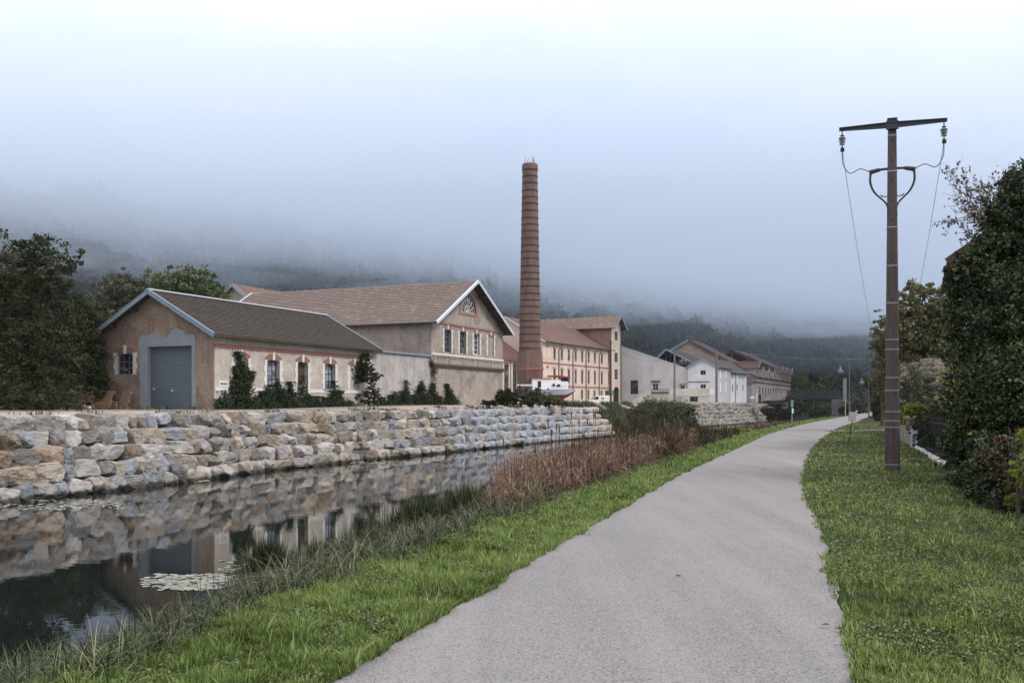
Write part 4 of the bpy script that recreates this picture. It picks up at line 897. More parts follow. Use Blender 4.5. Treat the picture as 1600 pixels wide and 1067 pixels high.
# ================================================================== H: long derelict factory with dormers
FH = Frame(1180, 230, 24, 1.8); Hh = FH.root('derelict_factory', 'long derelict beige factory with stone dormers and two rows of narrow windows', 'factory')
LH = FH.ax(1235.2); WH = 14; zHc = FH.zz(596.5, 0); zHe = FH.zz(588, 0) 
hH = []; wH = []; nb = 14
for i in range(nb):
    a = LH * (i + .6) / nb
    for z0, z1 in ((1.2, zHc - 1.0), (zHc + .8, zHe - .15)):
        wH.append((a - .8, a + .8, z0, z1)); hH.append(opening(a - .8, a + .8, z0, z1, .2))
gable_walls(Hh, LH, WH, zHe, zHe + 3.2, 'x', 'plasterH', {'y0': hH}, reveal=.1); backing(Hh, LH, WH, zHe - .4)
for w_ in wH: window(Hh, y0, *w_, .2, 2, 3, .07, fw=.1, bw=.06, glass='glassd', frame='frame')
mb = MB(); mb.box(-.1, LH + .1, -.2, 0, zHc - .15, zHc + .15); mb.build('cornice', M['ledge'], Hh)
gable_roof(Hh, 0, LH, 0, WH, zHe, zHe + 3.4, 'x', .5, .3, 'tileD', row=.5, verge=None)
for i in range(7):
    a = LH * (0.04 + i * 0.152); big = i in (0, 4, 5, 6); zt_ = zHe + (2.9 if big else 2.5)
    if i == 6: a = LH - 1.6
    mb = MB(y0); wd_ = 1.25
    out = [(a - wd_, zHe - .3), (a - wd_, zt_ - .7), (a, zt_ + .55), (a + wd_, zt_ - .7), (a + wd_, zHe - .3)]
    wall_face(mb, out, [opening(a - .6, a + .6, zHe + .3, zt_ - .9, .2)], .12)
    mb.box(a - wd_, a - wd_ + .15, 0, 5.5, zHe - .3, zt_ - .7); mb.box(a + wd_ - .15, a + wd_, 0, 5.5, zHe - .3, zt_ - .7)
    for v_ in range(len(mb.v)): p = mb.v[v_]; mb.v[v_] = (p[0], p[1] - .12, p[2])
    dm = mb.build('dormer', M['plasterH'], Hh)
    mb = MB(y0); mb.add([(a - .6, -.06, zHe + .3), (a + .6, -.06, zHe + .3), (a + .6, -.06, zt_ - .9), (a - .6, -.06, zt_ - .9)], [(0, 1, 2, 3)]); mb.build('window', M['dark'], dm)
    if big:
        mb = MB(); l0, l1 = -.8, 6.0
        for sg in (-1, 1): stepped_slope(mb, (a + sg * (wd_ + .4), l0, zt_ - 1.0), (a + sg * (wd_ + .4), l1, zt_ - 1.0), (a, l0, zt_ + .7), (a, l1, zt_ + .7), .4)
        rr_ = mb.build('dormer_roof', M['tileE'], dm)
        mb = MB(); mb.bar((a - wd_ - .4, l0, zt_ - 1.0), (a, l0, zt_ + .75), .12, .3); mb.bar((a + wd_ + .4, l0, zt_ - 1.0), (a, l0, zt_ + .75), .12, .3); mb.build('bargeboard', M['zinc'], rr_)
# side annexe of H facing the houses
FH2 = Frame(1178, 226, 24, 1.8); H2 = FH2.root('stone_annexe', 'low grey stone annexe between the white houses and the derelict factory', 'annexe')
mb = MB(); mb.box(0, 8, .5, 8, -.3, FH2.zz(600, 0)); mb.build('wall', M['plasterW'], H2); mb = MB(); zz_ = FH2.zz(600, 0); stepped_slope(mb, (-.3, .2, zz_), (-.3, 8.3, zz_), (6, .2, zz_ + 2.5), (6, 8.3, zz_ + 2.5), .4); mb.build('roof', M['tileD'], H2)
# ================================================================== boulders of the bank wall
def rockmat(name, c1, c2, vein, rustc=None, ramt=0.3):
    m, n, b = newmat(name); oi = N(n, 'ShaderNodeObjectInfo'); t = objvec(n); ofs = N(n, 'ShaderNodeVectorMath', operation='ADD'); n.links.new(t, ofs.inputs[0])
    cm = N(n, 'ShaderNodeVectorMath', operation='SCALE'); cm.inputs[3].default_value = 40; cb = N(n, 'ShaderNodeCombineXYZ'); n.links.new(oi.outputs['Random'], cb.inputs[0]); n.links.new(oi.outputs['Random'], cb.inputs[2]); n.links.new(cb.outputs[0], cm.inputs[0]); n.links.new(cm.outputs[0], ofs.inputs[1])
    v = ofs.outputs[0]
    c = mixc(n, thr(n, noise(n, v, 2.2, 8, 0.7, 0.6), 0.32, 0.68), c1, c2)
    if rustc: c = mixc(n, thr(n, noise(n, v, 1.6, 6, 0.7, 0.8), 0.62 - .2 * ramt, 0.70 - .2 * ramt), c, rustc)
    c = mixc(n, thr(n, noise(n, v, 16, 6, 0.75), 0.52, 0.72), c, [x * .5 for x in c1])
    mg = N(n, 'ShaderNodeTexNoise', i_Scale=1.9, i_Detail=5); n.links.new(v, mg.inputs[0]); ab = N(n, 'ShaderNodeMath', operation='SUBTRACT'); ab.inputs[1].default_value = .5; n.links.new(mg.outputs[0], ab.inputs[0]); ab2 = N(n, 'ShaderNodeMath', operation='ABSOLUTE'); n.links.new(ab.outputs[0], ab2.inputs[0])
    c = mixc(n, thr(n, ab2.outputs[0], 0.008, 0.0), c, vein)
    val = N(n, 'ShaderNodeMapRange'); val.inputs[3].default_value = 0.55; val.inputs[4].default_value = 1.1; n.links.new(oi.outputs['Random'], val.inputs[0])
    hs = N(n, 'ShaderNodeHueSaturation'); n.links.new(val.outputs[0], hs.inputs['Value']); n.links.new(c, hs.inputs['Color'])
    gq = N(n, 'ShaderNodeNewGeometry'); sq = N(n, 'ShaderNodeSeparateXYZ'); n.links.new(gq.outputs['Position'], sq.inputs[0]); wl_ = N(n, 'ShaderNodeMath', operation='MULTIPLY_ADD'); n.links.new(noise(n, gq.outputs['Position'], 2.5, 3), wl_.inputs[0]); wl_.inputs[1].default_value = .25; n.links.new(sq.outputs[2], wl_.inputs[2])
    stn = thr(n, wl_.outputs[0], WATER + .34, WATER + .22); n.links.new(mixc(n, stn, hs.outputs[0], (.075, .07, .058)), b.inputs['Base Color']); b.inputs['Roughness'].default_value = 0.88; b.inputs['Specular IOR Level'].default_value = 0.2
    bump(n, b, noise(n, v, 9, 9, 0.75), 0.8, 0.05); return m
RM = {'pale grey': rockmat('pale_grey_limestone', (0.33, 0.31, 0.29), (0.50, 0.475, 0.445), (0.58, 0.56, 0.54)),
      'tan': rockmat('tan_limestone', (0.33, 0.285, 0.235), (0.47, 0.425, 0.365), (0.55, 0.52, 0.48), (0.34, 0.235, 0.15), 0.35),
      'ochre': rockmat('ochre_limestone', (0.31, 0.24, 0.175), (0.43, 0.365, 0.29), (0.52, 0.48, 0.42), (0.26, 0.16, 0.10), 0.5),
      'blue grey': rockmat('blue_grey_limestone', (0.24, 0.258, 0.28), (0.40, 0.42, 0.45), (0.6, 0.62, 0.64)),
      'dark grey': rockmat('dark_grey_limestone', (0.19, 0.18, 0.17), (0.32, 0.305, 0.285), (0.45, 0.43, 0.4), (0.24, 0.18, 0.12), 0.3)}
def rock_mesh(seed, sub=3):
    r = np.random.default_rng(seed); bm = bmesh.new(); bmesh.ops.create_icosphere(bm, subdivisions=sub, radius=1)
    Vv = np.array([v.co[:] for v in bm.verts]); p = 5.0
    nrm = (np.abs(Vv) ** p).sum(1) ** (1 / p); Vv = Vv / nrm[:, None]
    pls = []
    for ax_ in range(3):
        for sg in (-1, 1):
            for _ in range(2): e_ = np.zeros(3); e_[ax_] = sg; pls.append((e_ + r.normal(size=3) * .26, r.uniform(.74, .98)))
    for _ in range(6): e_ = np.sign(r.normal(size=3)) + r.normal(size=3) * .35; pls.append((e_, r.uniform(1.05, 1.38)))
    for d, o in pls:
        d = d / np.linalg.norm(d)
        t = Vv @ d - o; mk = t > 0; Vv[mk] -= np.outer(t[mk], d) * r.uniform(.85, 1)
    sh = r.normal(size=3) * 3
    for i, q in enumerate(Vv):
        nn = mnoise.noise(Vector(q * 1.6 + sh)) * .12 + mnoise.noise(Vector(q * 4.5 + sh)) * .06 + (abs(mnoise.noise(Vector(q * 9 + sh))) * .05 + mnoise.noise(Vector(q * 20 + sh)) * .018 if sub > 3 else 0); Vv[i] = q * (1 + nn)
    for v, q in zip(bm.verts, Vv): v.co = q
    me = bpy.data.meshes.new('boulder'); bm.to_mesh(me); bm.free(); return me
protos = {k: [] for k in RM}; protlo = {k: [] for k in RM}
for i in range(18):
    base = rock_mesh(100 + i, 4); blo = rock_mesh(100 + i, 3)
    for k in RM:
        me = base.copy(); me.materials.append(RM[k]); protos[k].append(me); me = blo.copy(); protlo[k].append(me)
def tang(y):
    dx = float(xf(y + 1.5) - xf(y - 1.5)); l = math.hypot(dx, 3); return dx / l, 3 / l
rk = np.random.default_rng(21); NCO = 5
spots = []
# arc length stepping
for co in range(NCO):
    y = 21.0 + rk.uniform(0, .8); off_c = 0.42 * co
    while y < 105.5:
        ty = tang(y); near = y < 62
        w_ = (rk.uniform(0.55, 1.0) if rk.random() < .72 else rk.uniform(1.0, 1.4)) * (1.0 if near else 1.1); h_ = rk.uniform(0.56, 0.72)
        yc = y + w_ / 2 * ty[1]
        tx, tyy = tang(yc); top = float(rimz(yc)) + 0.18; zc = WATER + 0.22 + (top - 0.30 - WATER - 0.22) * co / (NCO - 1)
        skip = co == 4 and ((26.5 < yc < 33 and False) or rk.random() < 0.06)
        prob = rk.random()
        blue = 70 < yc < 102 and rk.random() < (0.75 if 74 < yc < 95 else 0.45)
        col = 'blue grey' if blue or prob < 0.09 else ('ochre' if prob < 0.19 else 'tan' if prob < 0.50 else 'pale grey' if prob < 0.82 else 'dark grey')
        if not skip: spots.append((yc, co, float(xf(yc)) - 0.05 - off_c + rk.uniform(-.09, .09), zc + rk.uniform(-.05, .05), w_, h_, rk.uniform(.35, .55), col, tx, tyy, rk.uniform(-6, 6), rk.uniform(-6, 6), rk.uniform(-6, 6)))
        y += w_ * ty[1] * 0.97
spots.sort(key=lambda s: s[0])
def place_rock(s, merged=None):
    yc, co, xc, zc, w_, h_, dp, col, tx, tyy, a1, a2, a3 = s
    me = (protos if merged is None else protlo)[col][int(rk.integers(len(protos[col])))]
    mat = Matrix.Translation((xc, yc, zc)) @ Matrix.Rotation(math.atan2(tyy, tx) + R(a1) + (math.pi if rk.random() < .5 else 0), 4, 'Z') @ Matrix.Rotation(R(a2), 4, 'X') @ Matrix.Rotation(R(a3) * .7, 4, 'Y') @ Matrix.Diagonal((w_ * .55, dp * 1.2, h_ * .56, 1))
    if merged is not None: merged.append((me, mat, col)); return None
    o = bpy.data.objects.new('boulder', me); S.collection.objects.link(o); o.matrix_world = mat; return o
CO = ['bottom', 'second', 'middle', 'fourth', 'top']
lmk = [(25, 'at the left edge'), (31, 'below the dark trees'), (36, 'below the pallets'), (42, 'below the roller shutter'), (50, 'below the ivy'),
       (58, 'below the arched door'), (66, 'below the link wall'), (76, 'below the hall'), (88, 'below the boat'), (110, 'by the waterside bush')]
MERG = []; n_ind = 0; used_lab = {}
for s in spots:
    if s[0] < 25.5: MERG.append(None); place_rock(s, MERG); continue
    if n_ind < 292:
        o = place_rock(s); n_ind += 1; size = 'long' if s[4] > 1.15 else 'broad' if s[4] > .9 else 'medium' if s[4] > .72 else 'small'
        lab = f"{size} {s[7]} boulder in the {CO[s[1]]} course {next(l for y_, l in lmk if s[0] < y_)}"; T(o, lab, 'boulder', 'boulders stacked in the canal bank wall')
        used_lab.setdefault(lab, []).append(o)
    else: place_rock(s, MERG)
nth = ['nearest', 'second nearest', 'third nearest', 'fourth nearest', 'fifth nearest', 'sixth nearest', 'seventh nearest', 'eighth nearest']
for lab, os_ in used_lab.items():
    if len(os_) > 1:
        for i, o in enumerate(os_):
            w0 = lab.split(' in the ')[0]; rest = lab[len(w0):]
            o['label'] = f"{(nth + ['farthest'])[min(i, 8)]} {w0}{rest}"
def merge_rocks(name, lst, label):
    V = []; F = []; MI = []; keys = list(RM); off = 0
    for me, mat, col in [q for q in lst if q]:
        co = np.empty(len(me.vertices) * 3, np.float32); me.vertices.foreach_get('co', co); co = co.reshape(-1, 3) @ np.array(mat.to_3x3()).T + np.array(mat.translation)
        f = np.empty(len(me.loops), np.int32); me.loops.foreach_get('vertex_index', f); V.append(co); F.append(f.reshape(-1, 3) + off); MI += [keys.index(col)] * (len(f) // 3); off += len(co)
    o = np_mesh(name, np.concatenate(V), np.concatenate(F), [RM[k] for k in keys]); o.data.polygons.foreach_set('material_index', MI); T(o, label, None, None, 'stuff')
merge_rocks('far_boulders', MERG, 'far end of the stacked boulder bank wall below the van and mill')
# second wall beyond the bush
M2 = []
for co in range(6):
    y = 138.0 + rk.uniform(0, 1)
    while y < 198 - co * .8:
        tx, tyy = tang(y); w_ = rk.uniform(0.7, 1.4); yc = y + w_ / 2 * tyy; prob = rk.random()
        zc = WATER + 0.2 + (1.85 - WATER - .3) * co / 5 + rk.uniform(-.16, .16); col = 'ochre' if prob < .2 else 'tan' if prob < .6 else 'pale grey' if prob < .85 else 'blue grey'
        place_rock((yc, co, float(xf(yc)) - .38 * co + rk.uniform(-.1, .1), zc, w_, .72, .5, col, tx, tyy, rk.uniform(-8, 8), rk.uniform(-6, 6), rk.uniform(-8, 8)), M2); y += w_ * tyy
merge_rocks('distant_boulders', M2, 'distant pale boulder wall below the white houses')
# rubble between the stones
V = []; F = []; k = 0; rr_ = np.random.default_rng(3)
me = rock_mesh(300, 1); co = np.empty(len(me.vertices) * 3, np.float32); me.vertices.foreach_get('co', co); co = co.reshape(-1, 3); ff = np.empty(len(me.loops), np.int32); me.loops.foreach_get('vertex_index', ff); ff = ff.reshape(-1, 3)
VV = []; FF = []
for i in range(5200):
    y = 22 + 84 * rr_.random() ** 1.5; t = rr_.random(); x = float(xf(y)) - (0.3 + 1.75 * t if rr_.random() < .7 else 2.0 + 1.8 * rr_.random()); z = ground_z(x, y); s = rr_.uniform(.03, .10) * (1 + (rr_.random() < .1))
    VV.append(co * (s * rr_.uniform(.6, 1.3, 3)) + np.array([x, y, z + s * .3 + (.28 if t < 1 and x > xf(y) - 1.9 else 0)])); FF.append(ff + k); k += len(co)
T(np_mesh('gravel', np.concatenate(VV), np.concatenate(FF), RM['pale grey']), 'loose pale gravel between and above the boulders', None, None, 'stuff')

# ================================================================== concrete power pole
dp = 24.2; PB = (PX(1394, dp), dp, 0.0); pz = lambda py: PZ(py, dp)
m, n, b = newmat('brown_stained_concrete'); v = objvec(n)
c = mixc(n, thr(n, noise(n, objvec(n, (3, 3, .5)), 3, 7, .7), .35, .7), (0.115, 0.09, 0.085), (0.062, 0.045, 0.042)); c = mixc(n, thr(n, noise(n, v, 14, 6, .8), .55, .7), c, (0.155, 0.135, 0.13))
c = mixc(n, thr(n, noise(n, objvec(n, (8, 8, .4)), 2, 6, .8), .58, .7), c, (0.04, 0.033, 0.033))
n.links.new(c, b.inputs['Base Color']); b.inputs['Roughness'].default_value = .9; bump(n, b, noise(n, v, 25, 8, .8), .6, .01); M['poleconc'] = m
PO = empty('power_pole', PB, R(-20), 'tall tapered brown concrete power pole with slanting crossarm on the grass', 'power pole')
zt = pz(190); w0, w1 = 0.365, 0.19
mb = MB(); ch = .18
def sect(w, z): h = w / 2; c_ = h * (1 - ch); return [(h, c_), (c_, h), (-c_, h), (-h, c_), (-h, -c_), (-c_, -h), (c_, -h), (h, -c_)]
vs = []; NL = 12
for i in range(NL + 1):
    z = -0.3 + (zt + .3) * i / NL; w_ = w0 + (w1 - w0) * i / NL; vs += [(x, y, z) for x, y in sect(w_, z)]
mb.add(vs, [(i * 8 + k, i * 8 + (k + 1) % 8, i * 8 + 8 + (k + 1) % 8, i * 8 + 8 + k) for i in range(NL) for k in range(8)] + [tuple(NL * 8 + k for k in range(8))])
shaft = mb.build('shaft', M['poleconc'], PO)
for i in range(9):                                             # step holes on the face
    z = zt - 0.5 - i * .48; mb = MB(); wz = w0 + (w1 - w0) * z / zt; mb.tube([(0, -wz / 2 - .004, z), (0, -wz / 2 + .01, z)], .022, 8); mb.build('hole', M['black'], shaft)
for py in (213, 268.6, 356, 416, 474, 531, 546, 590, 610, 643, 657, 667, 725):
    z = pz(py); wz = (w0 + (w1 - w0) * (z + .3) / (zt + .3)) / 2 + .008; mb = MB()
    for zz_, ww in ((z - .013, wz),): 
        vs = [(x, y, z - .013) for x, y in sect(wz * 2, 0)] + [(x, y, z + .013) for x, y in sect(wz * 2, 0)]; mb.add(vs, [(k, (k + 1) % 8, 8 + (k + 1) % 8, 8 + k) for k in range(8)])
    mb.build('steel_band', M['galv'], PO)
mb = MB(); L1 = 1.22; za = pz(198)
for s_ in (-1, 1):
    mb.bar((s_ * .02, -.13, za), (s_ * L1, -.13, za + .0), .06, .135, w2=.05, h2=.07); mb.bar((s_ * .02, -.17, za + .06), (s_ * L1, -.17, za + .03), .06, .02)
mb.box(-.14, .14, -.18, -.09, za - .1, za + .1); arm = mb.build('crossarm', M['darksteel'], PO)
mb = MB(); mb.box(-.115, .115, -.115, .115, zt - .001, zt + .06); mb.build('cap', M['black'], PO)
M['lampsteel'] = plain('grey_lamp_steel', (.10, .115, .135), .5, .1, 4)
M['ins'] = plain('glass_insulator', (0.26, 0.30, 0.29), .15, .1, 4, bmp=0, spec=.8)
ends = {}
for s_ in (-1, 1):
    x = s_ * (L1 - .07); mb = MB(); mb.tube([(x, -.13, za - .03), (x, -.13, za - .18)], .015, 6); mb.tube([(x, -.13, za - .14), (x, -.13, za - .24)], .045, 8); hk = mb.build('hanger', M['black'], arm)
    for k in range(4):
        mb = MB(); mb.lathe([(.02, .035), (.075 - .006 * k, .0), (.092 - .008 * k, -.02), (.03, -.012)], (x, -.13, za - .20 - k * .05), 14); mb.build('insulator_disc', M['ins'], arm, smooth=True)
    mb = MB(); mb.tube([(x, -.13, za - .4), (x, -.13, za - .50)], .02, 6); mb.box(x - .04, x + .05, -.17, -.09, za - .54, za - .46); mb.build('clamp', M['black'], arm); ends[s_] = (x, -.13, za - .5)
    zi = pz(268); xi = s_ * .52                                    # cable termination
    mb = MB(); mb.tube([(s_ * .1, -.05, zi + .06), (s_ * .28, -.05, zi + .05), (s_ * .30, -.05, zi + .03)], .03, 8); mb.tube([(s_ * .28, -.05, zi + .05), (xi, -.05, zi - .0)], [.045, .055], 10); mb.build('termination', M['rust'], PO)
    ex = ends[s_]; pts = [ex, (ex[0] - s_ * .02, -.12, za - .85), (ex[0] - s_ * .18, -.10, za - 1.08), (ex[0] - s_ * .42, -.08, zi + .10), (xi - s_ * .03, -.05, zi + .0)]
    mb = MB(); 
    def smoothp(p, n_=6):
        p = [Vector(q) for q in p]; out = []
        for i in range(len(p) - 1):
            a, b_, c_, d_ = p[max(i - 1, 0)], p[i], p[i + 1], p[min(i + 2, len(p) - 1)]
            for k in range(n_):
                t = k / n_; out.append(0.5 * ((2 * b_) + (c_ - a) * t + (2 * a - 5 * b_ + 4 * c_ - d_) * t * t + (3 * b_ - a - 3 * c_ + d_) * t ** 3))
        return out + [p[-1]]
    mb.tube(smoothp(pts), .011, 6); mb.build('jumper_wire', M['black'], PO)
    zc_ = pz(316); pts = smoothp([(xi - s_ * .03, -.05, zi - .02), (xi - s_ * .02, -.05, zi - .25), (xi - s_ * .12, -.05, zi - .50), (s_ * .13, -.05, zc_ - .05), (s_ * .10, -.12, zc_ - .35)])
    mb = MB(); mb.tube(pts, .020, 8)
    for k, q in enumerate(pts[:15]): mb.tube([q + Vector((0, 0, -.006)), q + Vector((0, 0, .006))], .034, 8)
    mb.build('cable', M['black'], PO)
    mb = MB(); mb.bar((s_ * .1, -.05, zi - .62), (s_ * .26, -.05, zi - .60), .02, .02); mb.bar((s_ * .2, -.05, zi - .61), (s_ * .27, -.05, zi - .56), .015, .015); mb.build('bracket', M['darksteel'], PO)
mb = MB(); 
for k in range(6): mb.bar((.05 + .01 * k, -w0 / 2 - .003, .62 + .03 * k), (-.06, -w0 / 2 - .003, .68 + .02 * k), .006, .01, up=(0, 1, 0))
bpy.context.view_layer.update()
def wire(name, label, a, b_, sag, r=.008, n_=24, mat='darksteel'):
    a, b_ = Vector(a), Vector(b_); pts = [a.lerp(b_, i / n_) - Vector((0, 0, 4 * sag * (i / n_) * (1 - i / n_))) for i in range(n_ + 1)]
    mb = MB(); mb.tube(pts, r, 5); return T(mb.build(name, M[mat]), label, 'wire')
wl, wr = [PO.matrix_world @ Vector(ends[s_]) for s_ in (-1, 1)]
# far pole of the same line, with its crossarm
dfp = 66.0; fx, fy = PX(1393, dfp), dfp
FP = empty('power_pole', (fx, fy, 0), R(-20), 'far power pole with thin crossarm mostly hidden behind the near concrete pole', 'power pole')
zf = PZ(522, dfp); mb = MB(); mb.tube([(0, 0, -.3), (0, 0, zf + .3)], [.16, .10], 8); mb.build('shaft', M['poleconc'], FP)
mb = MB(); mb.bar((-1.25, 0, zf), (1.25, 0, zf), .07, .10); mb.build('crossarm', M['darksteel'], FP)
for s_ in (-1.2, 1.2): mb = MB(); mb.lathe([(.03, 0), (.1, .05), (.04, .14), (.09, .18), (.03, .26)], (s_, 0, zf + .05), 8); mb.build('insulator', M['ins'], FP)
bpy.context.view_layer.update()
wire('power_line', 'thin power line running away from the left end of the crossarm', wl, FP.matrix_world @ Vector((-1.2, 0, zf + .25)), .35, .007)
wire('power_line', 'thin power line running away from the right end of the crossarm', wr, FP.matrix_world @ Vector((1.2, 0, zf + .25)), .35, .007)

# ================================================================== street lamps
def lamp(px, d, zb, label, h=6.7):
    L = empty('street_lamp', (PX(px, d), d, zb), 0, label, 'street lamp', 'street lamps along the path')
    mb = MB(); mb.tube([(0, 0, -.1), (0, 0, 1.5), (0, 0, 1.52), (0, 0, h)], [.095, .09, .06, .045], 10); mb.lathe([(.14, 0), (.14, .05), (.1, .12)], n=12); post = mb.build('post', M['lampsteel'], L)
    pts = smoothp([(0, 0, h - .05), (-.35, 0, h - .16), (-.75, 0, h - .42), (-.98, 0, h - .95)]); mb = MB(); mb.tube(pts, .04, 8); mb.bar((0, 0, h - 1.2), (-.5, 0, h - .28), .02, .02); mb.build('arm', M['lampsteel'], L)
    mb = MB(); mb.lathe([(.04, 0), (.10, -.10), (.14, -.30), (.26, -.52), (.40, -.62), (.40, -.66), (.06, -.64)], (-.98, 0, h - .9), 18); hd = mb.build('lamp_head', M['lampsteel'], L, smooth=True)
    mb = MB(); mb.lathe([(.20, -.64), (.19, -.72), (.10, -.80), (.02, -.82)], (-.98, 0, h - .9), 14); mb.build('lamp_glass', M['palegrey'], hd, smooth=True); return L
lamp(1327.3, 104, -.03, 'nearer grey street lamp with bell head beside the path')
lamp(1357.3, 138, -.05, 'farther grey street lamp with bell head beside the path', 6.35)

# sign stake leaning on the grass with paper sheet
SS = empty('leaning_sign_stake', (PX(1324.5, 39.5), 39.5, 0), 0, 'leaning thin wooden stake with pale pink notice at the right edge of path', 'sign')
mb = MB(); mb.bar((0, 0, -.1), (.24, 0, 1.38), .035, .035); mb.build('stake', M['timber'], SS)
mb = MB(); mb.box(.05, .33, -.03, -.022, .99, 1.36); mb.build('notice_board', plain('faded_pink_paper', (0.60, 0.50, 0.48), .7, .15, 8), SS)
# canal marker post
MP = empty('canal_marker_post', (PX(1237.5, 86), 86, -.02), 0, 'slim galvanised post with small green canal plate on the grass verge', 'marker post')
mb = MB(); mb.tube([(0, 0, -.2), (0, 0, 2.1)], .045, 8); mb.build('post', M['galv'], MP)
mb = MB(); mb.box(-.11, .11, -.07, -.05, 1.55, 2.12); mb.build('green_plate', plain('faded_green_plate', (.16, .30, .27), .6, .1, 6), MP); mb = MB(); mb.box(-.01, .12, -.07, -.05, .98, 1.4); mb.build('white_plate', M['white'], MP)
# striped bollard
BO = empty('striped_bollard', (PX(1338.2, 150), 150, .1), 0, 'black and white striped bollard at the bend of the path', 'bollard')
for k in range(5): mb = MB(); mb.lathe([(.13 if k < 4 else .16, k * .2), (.13, k * .2 + .2)] + ([(.05, k * .2 + .3)] if k == 4 else []), n=10); mb.build('stripe', M['black' if k % 2 == 0 else 'white'], BO)
# tall white info post by the bridge
IP = empty('white_info_post', (PX(1321.5, 122), 122, -.02), 0, 'tall pale info post with yellow foot beside the bridge pier', 'sign')
mb = MB(); mb.box(-.32, .1, -.03, .03, 2.2, 5.0); mb.build('white_panel', M['frame'], IP); mb = MB(); mb.tube([(-.05, 0, -.2), (-.05, 0, 2.3)], .05, 8); mb.build('post', plain('yellowed_post', (.42, .38, .22), .7, .1, 4), IP)
# quay signs
GS = empty('green_cross_sign', (PX(956, 176), 176, 1.72), 0, 'green square sign with white cross on a pole beside the van', 'sign')
mb = MB(); mb.tube([(0, 0, -.2), (0, 0, 2.7)], .06, 8); mb.build('post', M['white'], GS)
mb = MB(); mb.box(-.35, .35, -.1, -.06, 1.7, 2.6); pn = mb.build('green_panel', M['signgreen'], GS); mb = MB(); mb.bar((-.26, -.11, 1.8), (.26, -.11, 2.5), .02, .09, up=(0, 1, 0)); mb.bar((-.26, -.11, 2.5), (.26, -.11, 1.8), .02, .09, up=(0, 1, 0)); mb.build('white_cross', M['white'], pn)
mb = MB(); mb.box(.12, .26, -.1, -.06, .9, 1.6); mb.build('yellow_plate', plain('yellow_plate', (.6, .42, .05), .5, .05, 4), GS)
WS = empty('white_sign', (PX(1175.5, 178), 178, 1.78), 0, 'small white sign board on a short pole above the distant rock wall', 'sign')
mb = MB(); mb.tube([(0, 0, -.2), (0, 0, 1.5)], .05, 8); mb.build('post', M['galv'], WS); mb = MB(); mb.box(-.32, .32, -.05, .0, 1.15, 1.5); mb.build('sign_board', M['white'], WS)

# utility poles on the quay with wires
def upole(px, d, top, label, r=.11, mat='timber'):
    U = empty('utility_pole', (PX(px, d), d, 1.7), 0, label, 'utility pole', 'utility poles on the far quay'); h = PZ(top, d) - 1.7
    mb = MB(); mb.tube([(0, 0, -.3), (0, 0, h)], [r * 1.3, r], 8); mb.build('shaft', M[mat], U)
    mb = MB(); mb.bar((-.4, 0, h - .3), (.4, 0, h - .3), .06, .06); mb.build('crossarm', M['darksteel'], U); return Vector((PX(px, d), d, 1.7 + h - .25))
M['conc2'] = plain('mid_grey_concrete_pole', (.16, .155, .16), .9, .2, 3)
u1 = upole(954.3, 172, 532, 'thin dark utility pole in front of the mill corner', .14); u2 = upole(1054, 168, 551, 'grey utility pole in front of the white building stairs', .16, 'conc2'); u3 = upole(1119.6, 176, 546.5, 'thick dark utility pole at the corner of the white house', .2, 'conc2')
wire('overhead_wire', 'sagging wire between the mill pole and the white building', u1, u2, 2.2, .02); wire('overhead_wire', 'upper wire from the mill pole to the grey pole', u1 + Vector((0, 0, .15)), u2 + Vector((0, 0, .15)), .8, .02)
wire('overhead_wire', 'wire between the two poles in front of the white houses', u2, u3, 1.2, .02); wire('overhead_wire', 'wire from the mill pole back past the chimney', u1 - Vector((0, 0, .8)), P(800, 552, 150), 1.5, .02)
wire('overhead_wire', 'pale wire crossing the valley above the derelict factory', P(1160, 551, 240), P(1400, 556, 240), 1.2, .03, mat='galv')

# ================================================================== bridges
BR = empty('rail_bridge', (PX(1281, 215), 215, 0), R(-22), 'low dark bridge with mossy deck and green mesh fence over the canal', 'bridge')
M['mossdark'] = plain('mossy_dark_concrete', (.055, .058, .055), .9, .5, 1.2, bmp=.4)
mb = MB(); mb.box(-6.5, 6.0, -2, 2, 3.0, 3.45); mb.box(-6.5, 6.0, -2.2, -2.0, 3.25, 3.6); mb.build('deck', M['mossdark'], BR)
mb = MB(); mb.box(-6.4, -3.2, -2.4, 2.4, -2.5, 3.0); mb.build('pier', plain('wet_dark_pier', (.06, .065, .065), .8, .4, 1), BR); mb = MB(); mb.box(2.6, 6.2, -2.4, 2.4, -2.5, 3.0); mb.build('pier', plain('stained_stone_pier', (.14, .13, .125), .9, .5, 1.0, bmp=.5), BR)
MS = empty('mesh_fence', (PX(1240, 226), 226, 0), 0, 'long dark green mesh fence running along the embankment behind the bridge', 'fence')
m, n, b = newmat('green_mesh'); b.inputs['Base Color'].default_value = (.02, .05, .045, 1); tr = N(n, 'ShaderNodeBsdfTransparent'); mx = N(n, 'ShaderNodeMixShader'); mx.inputs[0].default_value = .5; n.links.new(b.outputs[0], mx.inputs[1]); n.links.new(tr.outputs[0], mx.inputs[2]); n.links.new(mx.outputs[0], n.nodes['Material Output'].inputs[0]); M['mesh'] = m
wfx = PX(1325, 226) - PX(1225, 226); mb = MB(); mb.box(-1.5, wfx, 0, .05, 3.2, PZ(609.5, 226)); mb.build('mesh_panel', M['mesh'], MS)
for k in range(9): mb = MB(); x = -1.5 + (wfx + 1.5) * k / 8; mb.tube([(x, 0, 2), (x, 0, PZ(609, 226))], .06, 6); mb.build('post', M['darksteel'], MS)
EB_ = MB(); EB_.box(PX(1322, 232), PX(1322, 232) + 40, 229, 236, -2, 3.0); T(EB_.build('embankment', M['meadow']), kind='structure')
